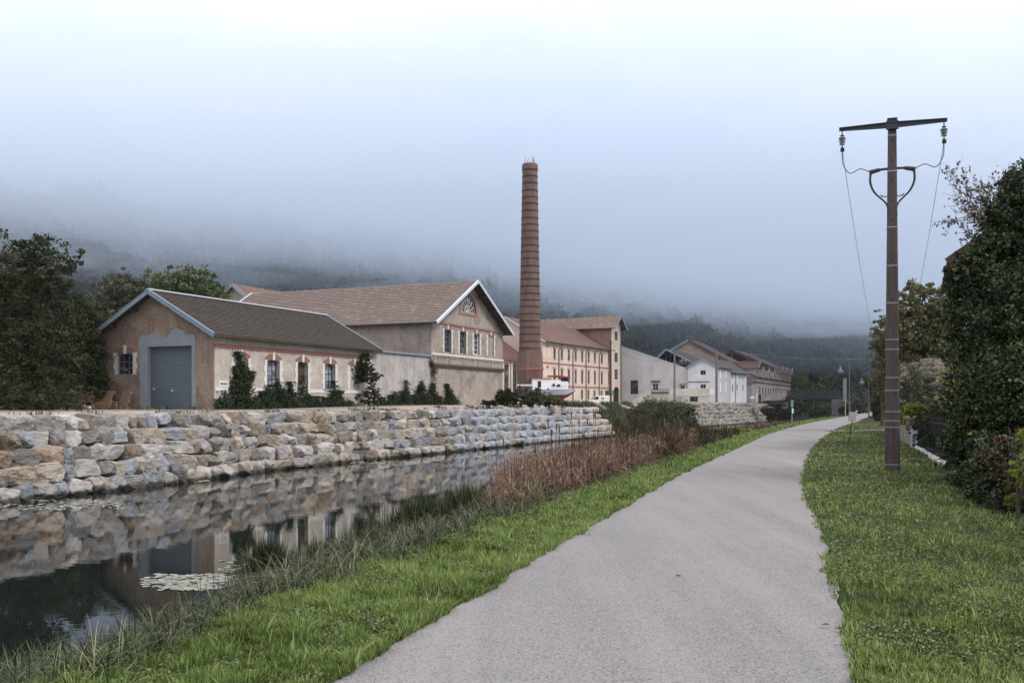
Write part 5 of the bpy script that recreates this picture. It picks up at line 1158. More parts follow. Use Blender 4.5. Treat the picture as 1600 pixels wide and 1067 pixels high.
CB = empty('concrete_bridge_parapet', (PX(1184, 186), 186, 0), R(-12), 'stained grey concrete bridge parapet above the dark waterside shrubs', 'bridge')
zt_, zb2 = PZ(615, 186), PZ(627.5, 186); wC_ = (PX(1226, 186) - PX(1184, 186)); M['stainedconc'] = plaster('stained_concrete', (.36, .33, .31), (.06, .05, .05), (.12, .05, .04), dirt_amt=.7, patch_amt=.5, streak=.9)
mb = MB(); mb.add([(0.6, 0, zb2 - .1), (wC_ * .62, 0, zb2 + .5), (wC_ * .62, 0, zt_ + .3), (.6, 0, zt_ - .1), (.6, .5, zb2 - .1), (wC_ * .62, .5, zb2 + .5), (wC_ * .62, .5, zt_ + .3), (.6, .5, zt_ - .1)], [(0, 1, 2, 3), (4, 5, 6, 7), (0, 1, 5, 4), (1, 2, 6, 5), (2, 3, 7, 6), (3, 0, 4, 7)]); mb.build('parapet', M['stainedconc'], CB)
mb = MB(); mb.box(wC_ * .62, wC_, .1, .6, zb2 + .4, zt_ + .55); mb.build('abutment', M['stainedconc'], CB); mb = MB(); mb.box(-.3, .05, -.1, .5, zb2, zt_ + .1); mb.build('end_post', M['creamwall'], CB); mb = MB(); mb.box(.05, .6, .05, .4, zb2 - .2, zt_ - .15); mb.build('mossy_end', M['mossdark'], CB)
mb = MB(); mb.box(.3, wC_, .5, 4, zb2 - .3, zb2 + .2); mb.build('deck', M['mossdark'], CB)

# ================================================================== boat on stands
db = 148; BT = empty('white_boat', (PX(863, db), db, 1.7), R(4), 'white and grey motor boat with red cabin roof propped up on land', 'boat')
bz = lambda py: PZ(py, db) - 1.7; x0b, x1b = PX(829, db) - PX(863, db), PX(899.5, db) - PX(863, db)
zdk, zbt = bz(608.5), bz(623)
ns = 16; rows = []
for i in range(ns + 1):
    t = i / ns; x = x0b + (x1b - x0b) * t; wd = 1.35 * (1 - max(0, (t - .55) / .45) ** 2.2) + .02; kz = zbt + (zdk - zbt) * (max(0, (t - .72) / .28) ** 1.6) * .9; kz = min(kz, zdk - .05)
    dk = zdk + .10 * max(0, (t - .5)) ; fl = .72
    rows.append([(x, 0, kz - .0), (x, -wd * fl * .75, kz + (dk - kz) * .22), (x, -wd * fl, kz + (dk - kz) * .42), (x + .0, -wd, dk)])
def hullpart(name, ids, mat):
    mb = MB()
    for sg in (1, -1):
        for i in range(ns):
            for a in ids: mb.add([(p[0], p[1] * sg, p[2]) for p in (rows[i][a], rows[i + 1][a], rows[i + 1][a + 1], rows[i][a + 1])], [(0, 1, 2, 3)])
    if name == 'hull':
        mb.add([(p[0], p[1] * sg, p[2] - .02) for sg in (1, -1) for p in [r_[3] for r_ in rows]], [(i, i + 1, ns + 2 + i, ns + 1 + i) for i in range(ns)])
    r0 = rows[0]; mb.add([(r0[a][0], r0[a][1] * sg, r0[a][2]) for a in (ids[0], ids[-1] + 1) for sg in (1, -1)], [(0, 1, 3, 2)])
    return mb.build(name, M[mat], BT)
hullpart('hull', [2], 'hull'); hullpart('keel_bottom', [0, 1], 'antifoul')
xa, xb, xc_, xd = x0b + .15, PX(860, db) - PX(863, db), PX(875, db) - PX(863, db), PX(886.5, db) - PX(863, db)
zr1, zr2 = bz(592), bz(588)
mb = MB(); mb.box(xa, xb, -1.1, 1.1, zdk, zr1); mb.box(xb + .001, xc_, -1.05, 1.05, zdk, zr1 - .15); cab = mb.build('cabin', M['white'], BT)
mb = MB(); mb.box(xa - .15, xb + .1, -1.25, 1.25, zr1, zr1 + .12); mb.build('cabin_roof', M['redpaint'], cab)
for a, b_, z0, z1 in ((xa + .8, xa + 1.3, zdk + .3, zr1 - .35), (xb + .2, xb + .55, zdk + .45, zdk + .85), (xb + .85, xb + 1.35, zdk + .4, zdk + .75), (xa + 2.2, xa + 2.5, zdk + .02, zdk + .18)):
    mb = MB(); mb.box(a, b_, -1.13, -1.05, z0, z1); mb.build('window', M['glassd'], cab)
mb = MB(); mb.box(xc_ + .001, xd, -.9, .9, zdk, zr2 - .05); wh = mb.build('wheelhouse', M['white'], BT)
mb = MB(); mb.box(xc_ - .01, xd + .01, -.92, -.5, zr2 - .75, zr2 - .15); mb.box(xc_ + .3, xd + .02, -.6, .6, zr2 - .75, zr2 - .15); mb.build('window', M['glassd'], wh)
mb = MB(); mb.prism([(xb - .4, zr2 - .02), (xd + .35, zr2 - .3), (xd + .25, zr2 - .1), (xc_, zr2 + .12), (xb - .4, zr2 + .12)], -1.15, 1.15); mb.build('wheelhouse_roof', M['redpaint'], wh)
mb = MB(); 
for k in range(9): x = xb + (x1b - .2 - xb) * k / 8; mb.tube([(x, -1.1 * (1 - (k / 8) ** 3 * .8), zdk), (x, -1.1 * (1 - (k / 8) ** 3 * .8), zdk + .55)], .02, 5)
mb.tube([(xb + (x1b - .2 - xb) * k / 8, -1.1 * (1 - (k / 8) ** 3 * .8), zdk + .55) for k in range(9)], .02, 5); mb.build('railing', M['galv'], BT)
mb = MB(); mb.tube([(x1b - .9, 0, zdk), (x1b - .9, 0, zdk + .9)], .03, 6); mb.tube([(x1b - .45, 0, zdk), (x1b - .45, 0, zdk + .55)], .06, 6); mb.build('bollard', M['redpaint'], BT)
for x in (x0b + 1.3, x0b + 3.2, x1b - 2.0): mb = MB(); mb.tube([(x, -.9, 0), (x, -.75, zbt + .5)], .05, 6); mb.tube([(x, .9, 0), (x, .75, zbt + .5)], .05, 6); mb.box(x - .2, x + .2, -.3, .3, -.05, zbt + .02); mb.build('stand', M['rust'], BT)
# white tarped dinghy and clutter left of it
dd = 140; DG = empty('covered_dinghy', (PX(806, dd), dd, 1.7), R(-6), 'white dinghy with torn pale cover beside the brick chimney foot', 'boat')
mb = MB(); xs_ = [(-1.9, .1), (-1.6, 1.0), (-1.0, 1.95), (-.3, 1.3), (.6, .95), (2.4, .6), (3.0, .45)]
vs = []; 
for x, h in xs_: vs += [(x, -.9, .3), (x, -.55, .3 + h * .7), (x, 0, .3 + h), (x, .55, .3 + h * .7), (x, .9, .3)]
mb.add(vs, [(i * 5 + k, i * 5 + k + 1, i * 5 + k + 6, i * 5 + k + 5) for i in range(len(xs_) - 1) for k in range(4)]); mb.build('cover', M['white'], DG, smooth=True)
mb = MB(); mb.box(-1.8, 3.4, -.8, .8, 0, .35); mb.build('hull', M['redpaint'], DG); mb = MB(); mb.tube([(-1.3, -.9, 2.1), (.3, -.9, 1.5)], .12, 6); mb.build('spar', M['black'], DG)
LW = MB(); LW.box(PX(808, 145), PX(832, 145), 145, 145.6, 1.6, PZ(603, 145)); LWo = LW.build('low_stone_wall', M['ledge']); T(LWo, 'low dark wall with pale capping running from the chimney to the boat', 'wall')
LC_ = MB(); LC_.box(PX(807, 145), PX(832, 145), 144.8, 145.8, PZ(603, 145) + .002, PZ(600.5, 145)); LC_.build('coping', M['stonetrim'], LWo)

# ================================================================== white van
dv = 176; VN = empty('white_van', (PX(935.3, dv), dv, 1.66), R(3), 'small white delivery van parked in front of the peach mill', 'van')
Lv = 4.1; prof = [(-2.05, .35), (-2.08, .62), (-1.95, .86), (-1.25, 1.02), (-.72, 1.55), (-.45, 1.72), (1.6, 1.78), (1.95, 1.65), (2.06, 1.0), (2.08, .35), (1.75, .30), (1.62, .58), (1.35, .68), (1.08, .58), (.95, .30), (-.92, .30), (-1.05, .58), (-1.32, .68), (-1.59, .58), (-1.72, .30)]
mb = MB(); mb.prism(prof, -.85, .85); bd = mb.build('body', M['white'], VN, bevel=.05)
for x in (-1.32, 1.35):
    for y in (-.86, .70): mb = MB(); 
    for y in (-.88, .72):
        mb = MB(); mb.tube([(x, y, .32), (x, y + .18, .32)], .32, 18); wl_ = mb.build('wheel', M['black'], VN); mb = MB(); mb.tube([(x, y - .01, .32), (x, y + .01, .32)], .18, 12); mb.build('hubcap', M['galv'], wl_)
mb = MB(); mb.add([(-1.10, -.862, 1.06), (-.68, -.862, 1.52), (-.12, -.862, 1.58), (-.12, -.862, 1.06)], [(0, 1, 2, 3)]); mb.build('side_window', M['glassd'], VN)
mb = MB(); mb.add([(-1.262, -.7, 1.03), (-1.262, .7, 1.03), (-.75, .65, 1.55), (-.75, -.65, 1.55)], [(0, 1, 2, 3)]); 
for i in range(4): mb.v[i] = (mb.v[i][0] - .02, mb.v[i][1], mb.v[i][2] + .02)
mb.build('windscreen', M['glassd'], VN)
mb = MB(); mb.box(-2.07, -1.86, -.84, -.5, .72, .9); mb.build('headlight', M['ins'], VN); mb = MB(); mb.box(2.02, 2.10, -.86, -.7, .7, 1.3); mb.build('tail_light', M['redpaint'], VN)
mb = MB(); mb.box(.35, .85, -.868, -.858, 1.12, 1.38); mb.build('logo_patch', plain('plum_logo', (.25, .05, .12), .5, .3, 20), VN); mb = MB(); mb.box(-2.12, 2.12, -.87, .87, .28, .4); mb.build('bumper', M['frame'], VN)

# ================================================================== pallets by the garage
def pallet(loc, rot, label):
    Pl = bpy.data.objects.new('wooden_pallet', None); S.collection.objects.link(Pl); Pl.location = loc; Pl.rotation_euler = rot; T(Pl, label, 'pallet', 'pallets beside the roller shutter')
    for k in range(6): mb = MB(); mb.box(-.6, .6, -.48 + k * .175, -.37 + k * .175, .12, .145); mb.build('board', M['pallet'], Pl)
    for k in range(3): mb = MB(); mb.box(-.6 + k * .55, -.5 + k * .55, -.48, .5, .02, .118); mb.build('bearer', M['pallet'], Pl)
    return Pl
qA = lambda y, x=-0.9, z=0: FA.w(x, y, z)
rzA = math.pi / 2 - FA.th
yy = FA.ay(175)
pallet(qA(FA.ay(171) + .2, -.42, .58), (R(0), R(72), rzA + R(180)), 'upright pallet leaning against the wall under the barred window')
pallet(qA(FA.ay(180), -.62, .56), (R(0), R(66), rzA + R(172)), 'second pallet leaning in front of the upright one')
for k in range(3): pallet(qA(FA.ay(194), -1.1, .05 + k * .15), (0, 0, rzA + R(4 * k)), ['lowest', 'middle', 'topmost'][k] + ' flat pallet in the low stack by the roller shutter')
pallet(qA(FA.ay(213) + .2, -.6, .52), (R(0), R(74), rzA + R(165)), 'tilted pallet leaning beside the roller shutter frame')

# ================================================================== garden wall, fence, ruin wall, house at the right
m, n, b = newmat('rubble_stone'); v = objvec(n); vo = N(n, 'ShaderNodeTexVoronoi', i_Scale=5.5, feature='DISTANCE_TO_EDGE'); mpn = N(n, 'ShaderNodeMapping'); mpn.inputs['Scale'].default_value = (.55, .55, 1.4); n.links.new(v, mpn.inputs[0]); n.links.new(mpn.outputs[0], vo.inputs[0])
vc = N(n, 'ShaderNodeTexVoronoi', i_Scale=5.5); n.links.new(mpn.outputs[0], vc.inputs[0]); sc_ = N(n, 'ShaderNodeSeparateColor'); n.links.new(vc.outputs['Color'], sc_.inputs[0])
c = mixc(n, sc_.outputs[0], (.20, .175, .145), (.42, .37, .31)); c = mixc(n, thr(n, vo.outputs[0], .05, .0), c, (.05, .045, .04)); c = mixc(n, thr(n, noise(n, v, 3, 6, .7), .55, .7), c, (.12, .12, .09))
n.links.new(c, b.inputs['Base Color']); b.inputs['Roughness'].default_value = .95; bump(n, b, thr(n, vo.outputs[0], 0, .1), 1, .05); M['rubble'] = m
M['moss'] = plain('yellow_moss', (.17, .16, .05), .95, .4, 8, bmp=.6)
def gpt(px, py, z=0): d = (EYE - z) * FPX / (py - CY); return Vector((PX(px, d), d, z))
gA, gB = gpt(1434, 699.5), gpt(1496, 735); dirf = (gB - gA).normalized(); 
GW = empty('garden_wall', (gA.x, gA.y, 0), math.atan2(-dirf.y, -dirf.x), 'low rubble stone garden wall with mossy cap and white end post', 'wall')
hgw = PZ(664, gA.y); hg2 = 1.05
mb = MB(); mb.box(.25, 22, -.22, .22, -.2, hg2 - .0); mb.build('stonework', M['rubble'], GW); mb = MB(); mb.box(.12, 22, -.32, .32, hg2 + .002, hg2 + .13); mb.build('mossy_cap', M['moss'], GW, bevel=.04)
mb = MB(); mb.box(-.12, .248, -.24, .24, -.2, hg2 - .05); mb.build('end_post', M['palegrey'], GW)
FN = empty('iron_fence', (gA.x, gA.y, 0), math.atan2(dirf.y, dirf.x), 'black vertical bar garden fence on a pale kerb under the ivy', 'fence')
Lf = (gB - gA).length + 1.5; mb = MB(); k = .3
while k < Lf: mb.tube([(k, 0, .08), (k, 0, 1.12)], .009, 5); k += .11
mb.bar((0.1, 0, 1.08), (Lf, 0, 1.08), .03, .03); mb.bar((.1, 0, .2), (Lf, 0, .2), .03, .03); mb.build('bars', M['black'], FN)
for k in (.35, 2.3, 4.3, 6.3, 8.3, 10.2, 12.2, 14.2): 
    if k < Lf: mb = MB(); mb.box(k - .03, k + .03, -.03, .03, 0, 1.28); mb.build('post', M['black'], FN)
m, n, b = newmat('dark_green_screen'); b.inputs['Base Color'].default_value = (.008, .014, .012, 1); b.inputs['Roughness'].default_value = .8; tr = N(n, 'ShaderNodeBsdfTransparent'); mx = N(n, 'ShaderNodeMixShader'); mx.inputs[0].default_value = .22; n.links.new(b.outputs[0], mx.inputs[1]); n.links.new(tr.outputs[0], mx.inputs[2]); n.links.new(mx.outputs[0], n.nodes['Material Output'].inputs[0])
mb = MB(); mb.box(.3, Lf, .05, .06, .1, 1.1); mb.build('screen', m, FN)
kr = np.random.default_rng(8); xx = .1; KB = MB()
while xx < Lf - .3: l = kr.uniform(.35, .8); KB.box(xx, xx + l - .03, -.16 + kr.uniform(-.03, .03), .08, -.1, .07 + kr.uniform(0, .04)); xx += l
KB.build('kerb', M['stonetrim'], FN, bevel=.015)
RW = empty('ruined_terrace_wall', (PX(1411, 58), 58, 0), R(-12), 'high crumbling dry stone terrace wall behind the garden shrubs', 'wall')
mb = MB(); zr_ = PZ(560, 58); kr = np.random.default_rng(9); xx = 0
for i in range(30):
    l = kr.uniform(.3, .6); mb.box(xx, xx + l, kr.uniform(-.06, .02), 1, -.2, zr_ - kr.uniform(0, .25) - (.1 if i % 5 == 0 else 0)); xx += l + .001
mb.build('stonework', M['rubble'], RW)
# neighbouring house, only its eaves show
NH = empty('neighbour_house', (PX(1478, 34) + .05, 34, 0), R(-22), 'pale house almost hidden by ivy with only its brown eave corner showing', 'house')
mb = MB(); mb.box(.9, 12, 0, 10, -.1, PZ(409, 34) + .2); mb.build('wall', M['plasterG'], NH)
ze_ = PZ(411, 34); zr__ = ze_ + 4.2
mb = MB(); stepped_slope(mb, (0.0, -.8, ze_), (0.0, 10.8, ze_), (6, -.8, zr__), (6, 10.8, zr__), .35); stepped_slope(mb, (12.9, -.8, ze_), (12.9, 10.8, ze_), (6, -.8, zr__), (6, 10.8, zr__), .35); rf = mb.build('roof', M['tileE'], NH)
mb = MB(); mb.bar((-.05, -.82, ze_ - .05), (6, -.82, zr__ - .05), .07, .2); mb.build('bargeboard', M['rust'], rf); mb = MB(); mb.quad((0, -.8, ze_ - .02), (0, 10.8, ze_ - .02), (6, 10.8, zr__ - .02), (6, -.8, zr__ - .02)); mb.build('roof_underside', M['timber'], rf)
# ================================================================== foliage kit
def quads_at(C, size, r, flat=0.0, aspect=.55, nrm=None):
    n_ = len(C); d = r.normal(size=(n_, 3))
    if nrm is not None: d = d * (1 - flat) + nrm * flat * 2
    d /= np.linalg.norm(d, axis=1)[:, None] + 1e-9
    a = np.cross(d, r.normal(size=(n_, 3))); a /= np.linalg.norm(a, axis=1)[:, None] + 1e-9; b_ = np.cross(a, d)
    s = (np.asarray(size) * (.65 + .7 * r.random(n_)))[:, None] * .5
    return np.stack([C - a * s, C + b_ * s * aspect - a * s * .1, C + a * s, C - b_ * s * aspect - a * s * .1], 1)
def leaf_obj(name, Q, mat, rnd, parent=None):
    V = Q.reshape(-1, 3); return np_mesh(name, V, np.arange(len(V)).reshape(-1, 4), mat, parent, rnd=np.clip(rnd, 0, 1))
def clumped(blobs, n_, r, clump=0.18, per=26, hollow=.55):
    """points in leafy clumps spread through ellipsoids; returns points and a tone per clump"""
    vol = np.array([b[1][0] * b[1][1] * b[1][2] for b in blobs]); vol = vol ** .75; pr = vol / vol.sum(); nc = max(6, n_ // per)
    which = r.choice(len(blobs), nc, p=pr); d = r.normal(size=(nc, 3)); d /= np.linalg.norm(d, axis=1)[:, None]; rad = hollow + (1 - hollow) * r.random(nc) ** .6
    lump = 1 + .25 * np.sin(d[:, 0] * 4 + which) * np.sin(d[:, 2] * 5 + which * 2) + .16 * r.normal(size=nc)
    c = np.array([blobs[w][0] for w in which]) + d * (rad * lump)[:, None] * np.array([blobs[w][1] for w in which])
    tone = np.clip(r.normal(.5, .2, nc), 0, 1); cs = np.array([np.mean(blobs[w][1]) for w in which]) * clump * r.uniform(.6, 1.5, nc)
    k = r.integers(0, nc, n_); p = r.normal(size=(n_, 3)); p /= np.linalg.norm(p, axis=1)[:, None]; p *= (r.random(n_) ** .5)[:, None]; p[:, 2] *= .7
    return c[k] + p * cs[k][:, None], np.clip(tone[k] + .14 * r.normal(size=n_), 0, 1)
def tree(name, label, loc, blobs, n_, size, mat, seed=0, trunk=None, cat='tree', group=None, clump=.18, per=26, hollow=.55, limbs=True, aspect=.55, thick=.2):
    r = np.random.default_rng(seed); Tt_ = empty(name, loc, 0, label, cat, group); C, tn = clumped(blobs, n_, r, clump, per, hollow)
    leaf_obj('crown', quads_at(C, size, r, aspect=aspect), M[mat] if isinstance(mat, str) else mat, tn, Tt_)
    if trunk is not False:
        mb = MB(); h = trunk or min(b[0][2] for b in blobs); top = Vector((0, 0, h)); mb.tube([(0, 0, -.3), (thick * .2, 0, h * .5), top], [thick * 1.25, thick, thick * .8], 8)
        for b_ in blobs:
            c = Vector(b_[0]); mid = top.lerp(c, .5) + Vector((r.uniform(-.3, .3), r.uniform(-.3, .3), .2)); mb.tube([top - Vector((0, 0, .2)), mid, c], [thick * .6, thick * .38, thick * .15], 6)
            if limbs:
                for _ in range(5):
                    d = Vector(r.normal(size=3)).normalized(); e_ = c + Vector((d.x * b_[1][0], d.y * b_[1][1], d.z * b_[1][2])) * .85; mb.tube([mid.lerp(c, r.random()), c.lerp(e_, .5) + Vector((0, 0, .1)), e_], [thick * .22, thick * .12, thick * .04], 5)
        mb.build('trunk', M['bark'], Tt_)
    return Tt_
G_ = lambda *c: c
M['lf_dark'] = leafmat('dark_tree_leaves', [(.010, .015, .009), (.022, .031, .014), (.042, .052, .021), (.075, .075, .035)], trans=.15, rough=.7, spec=.15)
M['lf_green'] = leafmat('mid_green_leaves', [(.03, .045, .018), (.065, .09, .032), (.11, .145, .055), (.17, .19, .08)], trans=.2, rough=.6)
M['lf_olive'] = leafmat('olive_leaves', [(.045, .05, .02), (.09, .095, .035), (.15, .14, .055), (.22, .19, .08)], trans=.2, rough=.6)
M['lf_ivy'] = leafmat('glossy_ivy_leaves', [(.008, .014, .007), (.020, .035, .013), (.047, .066, .024), (.10, .115, .042)], trans=.08, rough=.5, spec=.25)
M['lf_wallivy'] = leafmat('wall_ivy_leaves', [(.008, .013, .008), (.016, .026, .012), (.03, .044, .018), (.06, .07, .03)], trans=.08, rough=.6, spec=.15)
M['lf_yellow'] = leafmat('yellow_leaves', [(.25, .20, .04), (.42, .32, .06), (.50, .38, .08)], trans=.25)
M['lf_lime'] = leafmat('yellow_green_leaves', [(.10, .14, .02), (.20, .25, .04), (.30, .33, .06)], trans=.3)
M['lf_red'] = leafmat('dark_red_creeper_leaves', [(.016, .009, .008), (.032, .012, .012), (.075, .022, .02), (.04, .045, .018)], trans=.1, rough=.5)
M['lf_brown'] = leafmat('brown_leaves', [(.04, .024, .018), (.10, .06, .04), (.06, .06, .03)], trans=.1)
M['lf_greyg'] = leafmat('grey_green_leaves', [(.03, .038, .022), (.06, .072, .04), (.10, .11, .06), (.13, .12, .07)], trans=.15, rough=.7)

def at(px, py, d): return tuple(P(px, py, d))
def local(px, py, d, base): p = P(px, py, d); return (p.x - base[0], p.y - base[1], p.z - base[2])
# --- left dark trees
b0 = (PX(35, 52), 52, 1.3); mk = lambda l, base: [(local(px, py, d, base), (rx, ry, rz)) for px, py, d, rx, ry, rz in l]
tree('dark_broadleaf_tree', 'large dark broadleaf tree at the left edge above the boulder bank', b0,
     mk([(10, 430, 52, 2.3, 2.3, 1.9), (75, 415, 52, 1.5, 1.5, 1.3), (30, 500, 52, 2.6, 2.4, 2.0), (-30, 480, 54, 2.5, 2.5, 3), (60, 560, 51, 2.2, 2.2, 2), (5, 590, 50, 2.6, 2.2, 1.9), (55, 390, 53, 1.1, 1.2, .8), (88, 455, 52, .9, 1, .9)], b0), 30000, .19, 'lf_dark', 1, trunk=2.2, thick=.28, clump=.2)
b0 = (PX(120, 60), 60, 1.3)
tree('bushy_tree', 'bushy dark green tree between the big tree and the outbuilding', b0,
     mk([(125, 500, 60, 1.6, 1.6, 1.5), (105, 560, 59, 2.0, 1.8, 2.0), (140, 560, 60, 1.0, 1.4, 2.0), (135, 600, 59, 1.3, 1.3, 1.3), (80, 610, 57, 2.0, 1.6, 1.2)], b0), 20000, .19, 'lf_dark', 2, trunk=2, thick=.18, clump=.2)
b0 = (PX(195, 84), 84, 1.3)
tree('brown_tinged_tree', 'brown tinged broadleaf tree behind the outbuilding gable', b0, mk([(192, 455, 84, 2.1, 2, 1.6), (175, 500, 84, 2.2, 2, 2.4), (222, 480, 85, 2.2, 2, 2)], b0), 14000, .26, 'lf_greyg', 3, trunk=4, thick=.25)
b0 = (PX(285, 88), 88, 1.3)
tree('green_treetop', 'fresh green treetop rising behind the mossy outbuilding roof', b0, mk([(262, 450, 88, 1.9, 2, 1.6), (297, 443, 88, 2.2, 2, 1.5), (330, 462, 89, 1.7, 2, 1.2), (240, 475, 88, 2, 2, 1.6), (290, 480, 88, 3, 2, 2)], b0), 16000, .27, 'lf_green', 4, trunk=4, thick=.25)
b0 = (PX(128, 49), 49, 1.2)
tree('bare_brown_shrub', 'thin brown twiggy shrub on the bank left of the pallets', b0, mk([(128, 625, 49, .8, .6, .6), (110, 632, 48, .8, .6, .4)], b0), 2500, .06, 'lf_brown', 5, trunk=.3, thick=.04, cat='shrub', hollow=.2)
b0 = (PX(20, 44), 44, 1.2)
tree('dark_undergrowth_shrub', 'dark shrub under the big left tree behind the boulders', b0, mk([(10, 620, 44, 1.6, 1, .8), (70, 625, 45, 1.6, 1, .7), (-30, 615, 44, 1.4, 1, .9)], b0), 9000, .13, 'lf_dark', 6, trunk=.4, thick=.05, cat='shrub', hollow=.3)
# --- centre bushes on the quay
def bush(label, px, py0, py1, d, wpx, mat, seed, n_=4000, size=.16, zb=None, name='bush', lean=0, parts=3):
    z = float(quay(d)) if zb is None else zb; base = (PX(px, d), d, z); zt_ = PZ(py0, d) - z; w_ = wpx / FPX * d / 2; r = np.random.default_rng(seed); bl = []
    for i in range(parts):
        t = (i + .5) / parts * 2 - 1; h = zt_ * r.uniform(.75, 1) if parts > 1 else zt_; bl.append(((t * w_ * .62, r.uniform(-.3, .3), h * .5), (w_ / max(1, parts * .6), w_ * .6, h * .52)))
    return tree(name, label, base, bl, n_, size, mat, seed, trunk=zt_ * .25, thick=.05, cat='bush', hollow=.35, clump=.28, group=None)
bush('dark round bush at the foot of the gabled hall corner', 792, 604, 632, 92, 38, 'lf_dark', 11, 5000, .17)
bush('dark bushy shrub in front of the white boat stern', 833, 605, 632, 92, 40, 'lf_greyg', 12, 6000, .17)
bush('low yellow green bush below the white boat', 858, 616, 633, 93, 46, 'lf_olive', 13, 4500, .15)
bush('brown and red leaved sapling beside the dinghy', 815, 604, 630, 94, 18, 'lf_brown', 14, 1300, .15, parts=1)
bush('small brown shrub under the boat bow', 878, 626, 634, 96, 18, 'lf_brown', 15, 900, .12, parts=2)
bush('low ivy bush along the base of the gabled hall', 765, 625, 632, 84, 30, 'lf_wallivy', 16, 2000, .13)
# big waterside bushes between the two boulder walls
def zbush(label, base_px, d, blobs, n_, size, mat, seed, zb): b0 = (PX(base_px, d), d, zb); return tree('waterside_bush', label, b0, mk(blobs, b0), n_, size, mat, seed, trunk=.4, thick=.07, cat='bush', hollow=.4, clump=.22)
zbush('large olive willow bush hanging over the water at the wall end', 1030, 118, [(1020, 640, 117, 2.2, 1.8, 1.3), (1045, 645, 118, 2.4, 2, 1.7), (995, 645, 112, 1.4, 1.4, 1.0), (1000, 662, 109, 1.2, 1.5, 1.1), (1006, 640, 108, 1.0, 1.3, .8), (1035, 668, 117, 2.4, 2, 1.3), (1062, 665, 119, 1.7, 1.6, 1.4), (1000, 655, 112, 1.3, 1.4, 1.4), (1000, 680, 111, 1.4, 1.4, 1.0)], 24000, .17, 'lf_greyg', 21, -1.0)
zbush('dark ivy bush on the bank under the white terrace', 1070, 134, [(1062, 640, 134, 2.0, 1.6, .9), (1078, 655, 134, 1.3, 1.4, 1.6), (1045, 636, 132, 2.3, 1.6, .6), (1083, 668, 135, .9, 1, .8), (1095, 672, 137, .8, .8, .5)], 9000, .2, 'lf_wallivy', 22, -.8)
zbush('dark undergrowth hanging over the water below the concrete parapet', 1225, 205, [(1205, 640, 200, 2.2, 2, 1.5), (1225, 637, 203, 2.6, 2, 1.8), (1225, 650, 203, 3.0, 2, 1.3), (1248, 636, 206, 2.0, 2, 1.8), (1205, 654, 198, 1.6, 2, .9)], 9000, .3, 'lf_dark', 23, -1)
zbush('green bush filling the opening under the low bridge', 1280, 250, [(1270, 640, 250, 3.0, 2, 1.8), (1290, 640, 250, 3.0, 2, 1.8), (1280, 640, 252, 4.2, 2, 1.2)], 5000, .35, 'lf_green', 24, -1)
zbush('rusty leaved creeper on top of the concrete parapet end', 1226, 190, [(1232, 622, 190, 1.3, 1, .7), (1218, 630, 190, 1.4, 1, .7)], 1500, .22, 'lf_brown', 25, 1.6)
# --- far trees beyond the bridge
far = [(1262, 255, 592, 30, 'lf_green'), (1290, 262, 603, 34, 'lf_green'), (1345, 250, 600, 30, 'lf_greyg'), (1318, 270, 588, 36, 'lf_greyg'), (1372, 262, 592, 32, 'lf_dark'), (1246, 290, 578, 32, 'lf_green'), (1300, 300, 576, 34, 'lf_green'), (1340, 310, 580, 36, 'lf_greyg'), (1400, 300, 575, 50, 'lf_dark'), (1450, 280, 565, 60, 'lf_dark'), (1520, 240, 545, 90, 'lf_dark'), (1590, 220, 530, 90, 'lf_dark')]
lab_ = ['round green tree just right of the derelict factory', 'low green tree above the bridge opening', 'grey green tree behind the farther street lamp', 'dark tree behind the nearer street lamp', 'dark tree behind the lamp at the path end', 'tall green tree behind the end of the derelict factory',
        'tall green tree behind the low bridge', 'pale green tree on the slope above the lamps', 'broad dark tree far behind the concrete pole', 'broad dark far tree behind the olive tree', 'far dark tree behind the ivy mass', 'far dark tree at the right edge behind the ivy']
for i, (px, d, top, wpx, mt) in enumerate(far):
    w_ = wpx / FPX * d / 2; z0_ = 0.5; zt_ = PZ(top, d) - z0_; cz = zt_ * .58; base = (PX(px, d), d, z0_)
    tree('valley_tree', lab_[i], base, [((0, 0, cz), (w_, w_, zt_ * .42)), ((-w_ * .5, 0, cz * .8), (w_ * .65, w_ * .6, zt_ * .34)), ((w_ * .5, -.5, cz * .75), (w_ * .65, w_ * .6, zt_ * .32))], 4200, .5, mt, 40 + i, trunk=zt_ * .2, thick=.22, group='trees in the valley beyond the bridge', clump=.2)
bush('dark hedge bush on the bank right of the bridge pier', 1343, 612, 655, 175, 44, 'lf_greyg', 60, 5000, .3, zb=0.0); bush('bush at the right of the path bend by the far lamp', 1378, 590, 654, 112, 34, 'lf_greyg', 61, 6000, .2, zb=0)
bush('round dark bush right of the path just left of the concrete pole', 1372, 605, 655, 100, 18, 'lf_dark', 62, 4000, .16, zb=0); bush('low shrub between the far lamps', 1330, 628, 650, 165, 40, 'lf_dark', 63, 2500, .25, zb=0)
# --- right side trees and shrubs
b0 = (PX(1440, 62), 62, 0); tree('olive_tree', 'tall olive green tree behind the terrace wall right of the pole', b0,
     mk([(1440, 475, 62, 1.7, 1.7, 1.3), (1475, 500, 62, 1.6, 1.6, 1.5), (1430, 520, 62, 1.9, 1.7, 1.5), (1470, 560, 62, 2.2, 1.7, 1.6), (1395, 545, 63, 1.0, 1.2, 1.5), (1415, 570, 62, 1.6, 1.4, 1.4)], b0), 26000, .2, 'lf_olive', 71, trunk=2.4, thick=.2, clump=.18)
b0 = (PX(1378, 75), 75, 0); tree('yellowing_tree', 'small yellowing tree peeking out left of the concrete pole', b0, mk([(1378, 520, 75, .8, .9, 1.3), (1384, 560, 75, 1.1, 1, 1.7), (1386, 600, 75, 1.1, 1, 1.5)], b0), 7000, .17, 'lf_olive', 72, trunk=1.4, thick=.12)
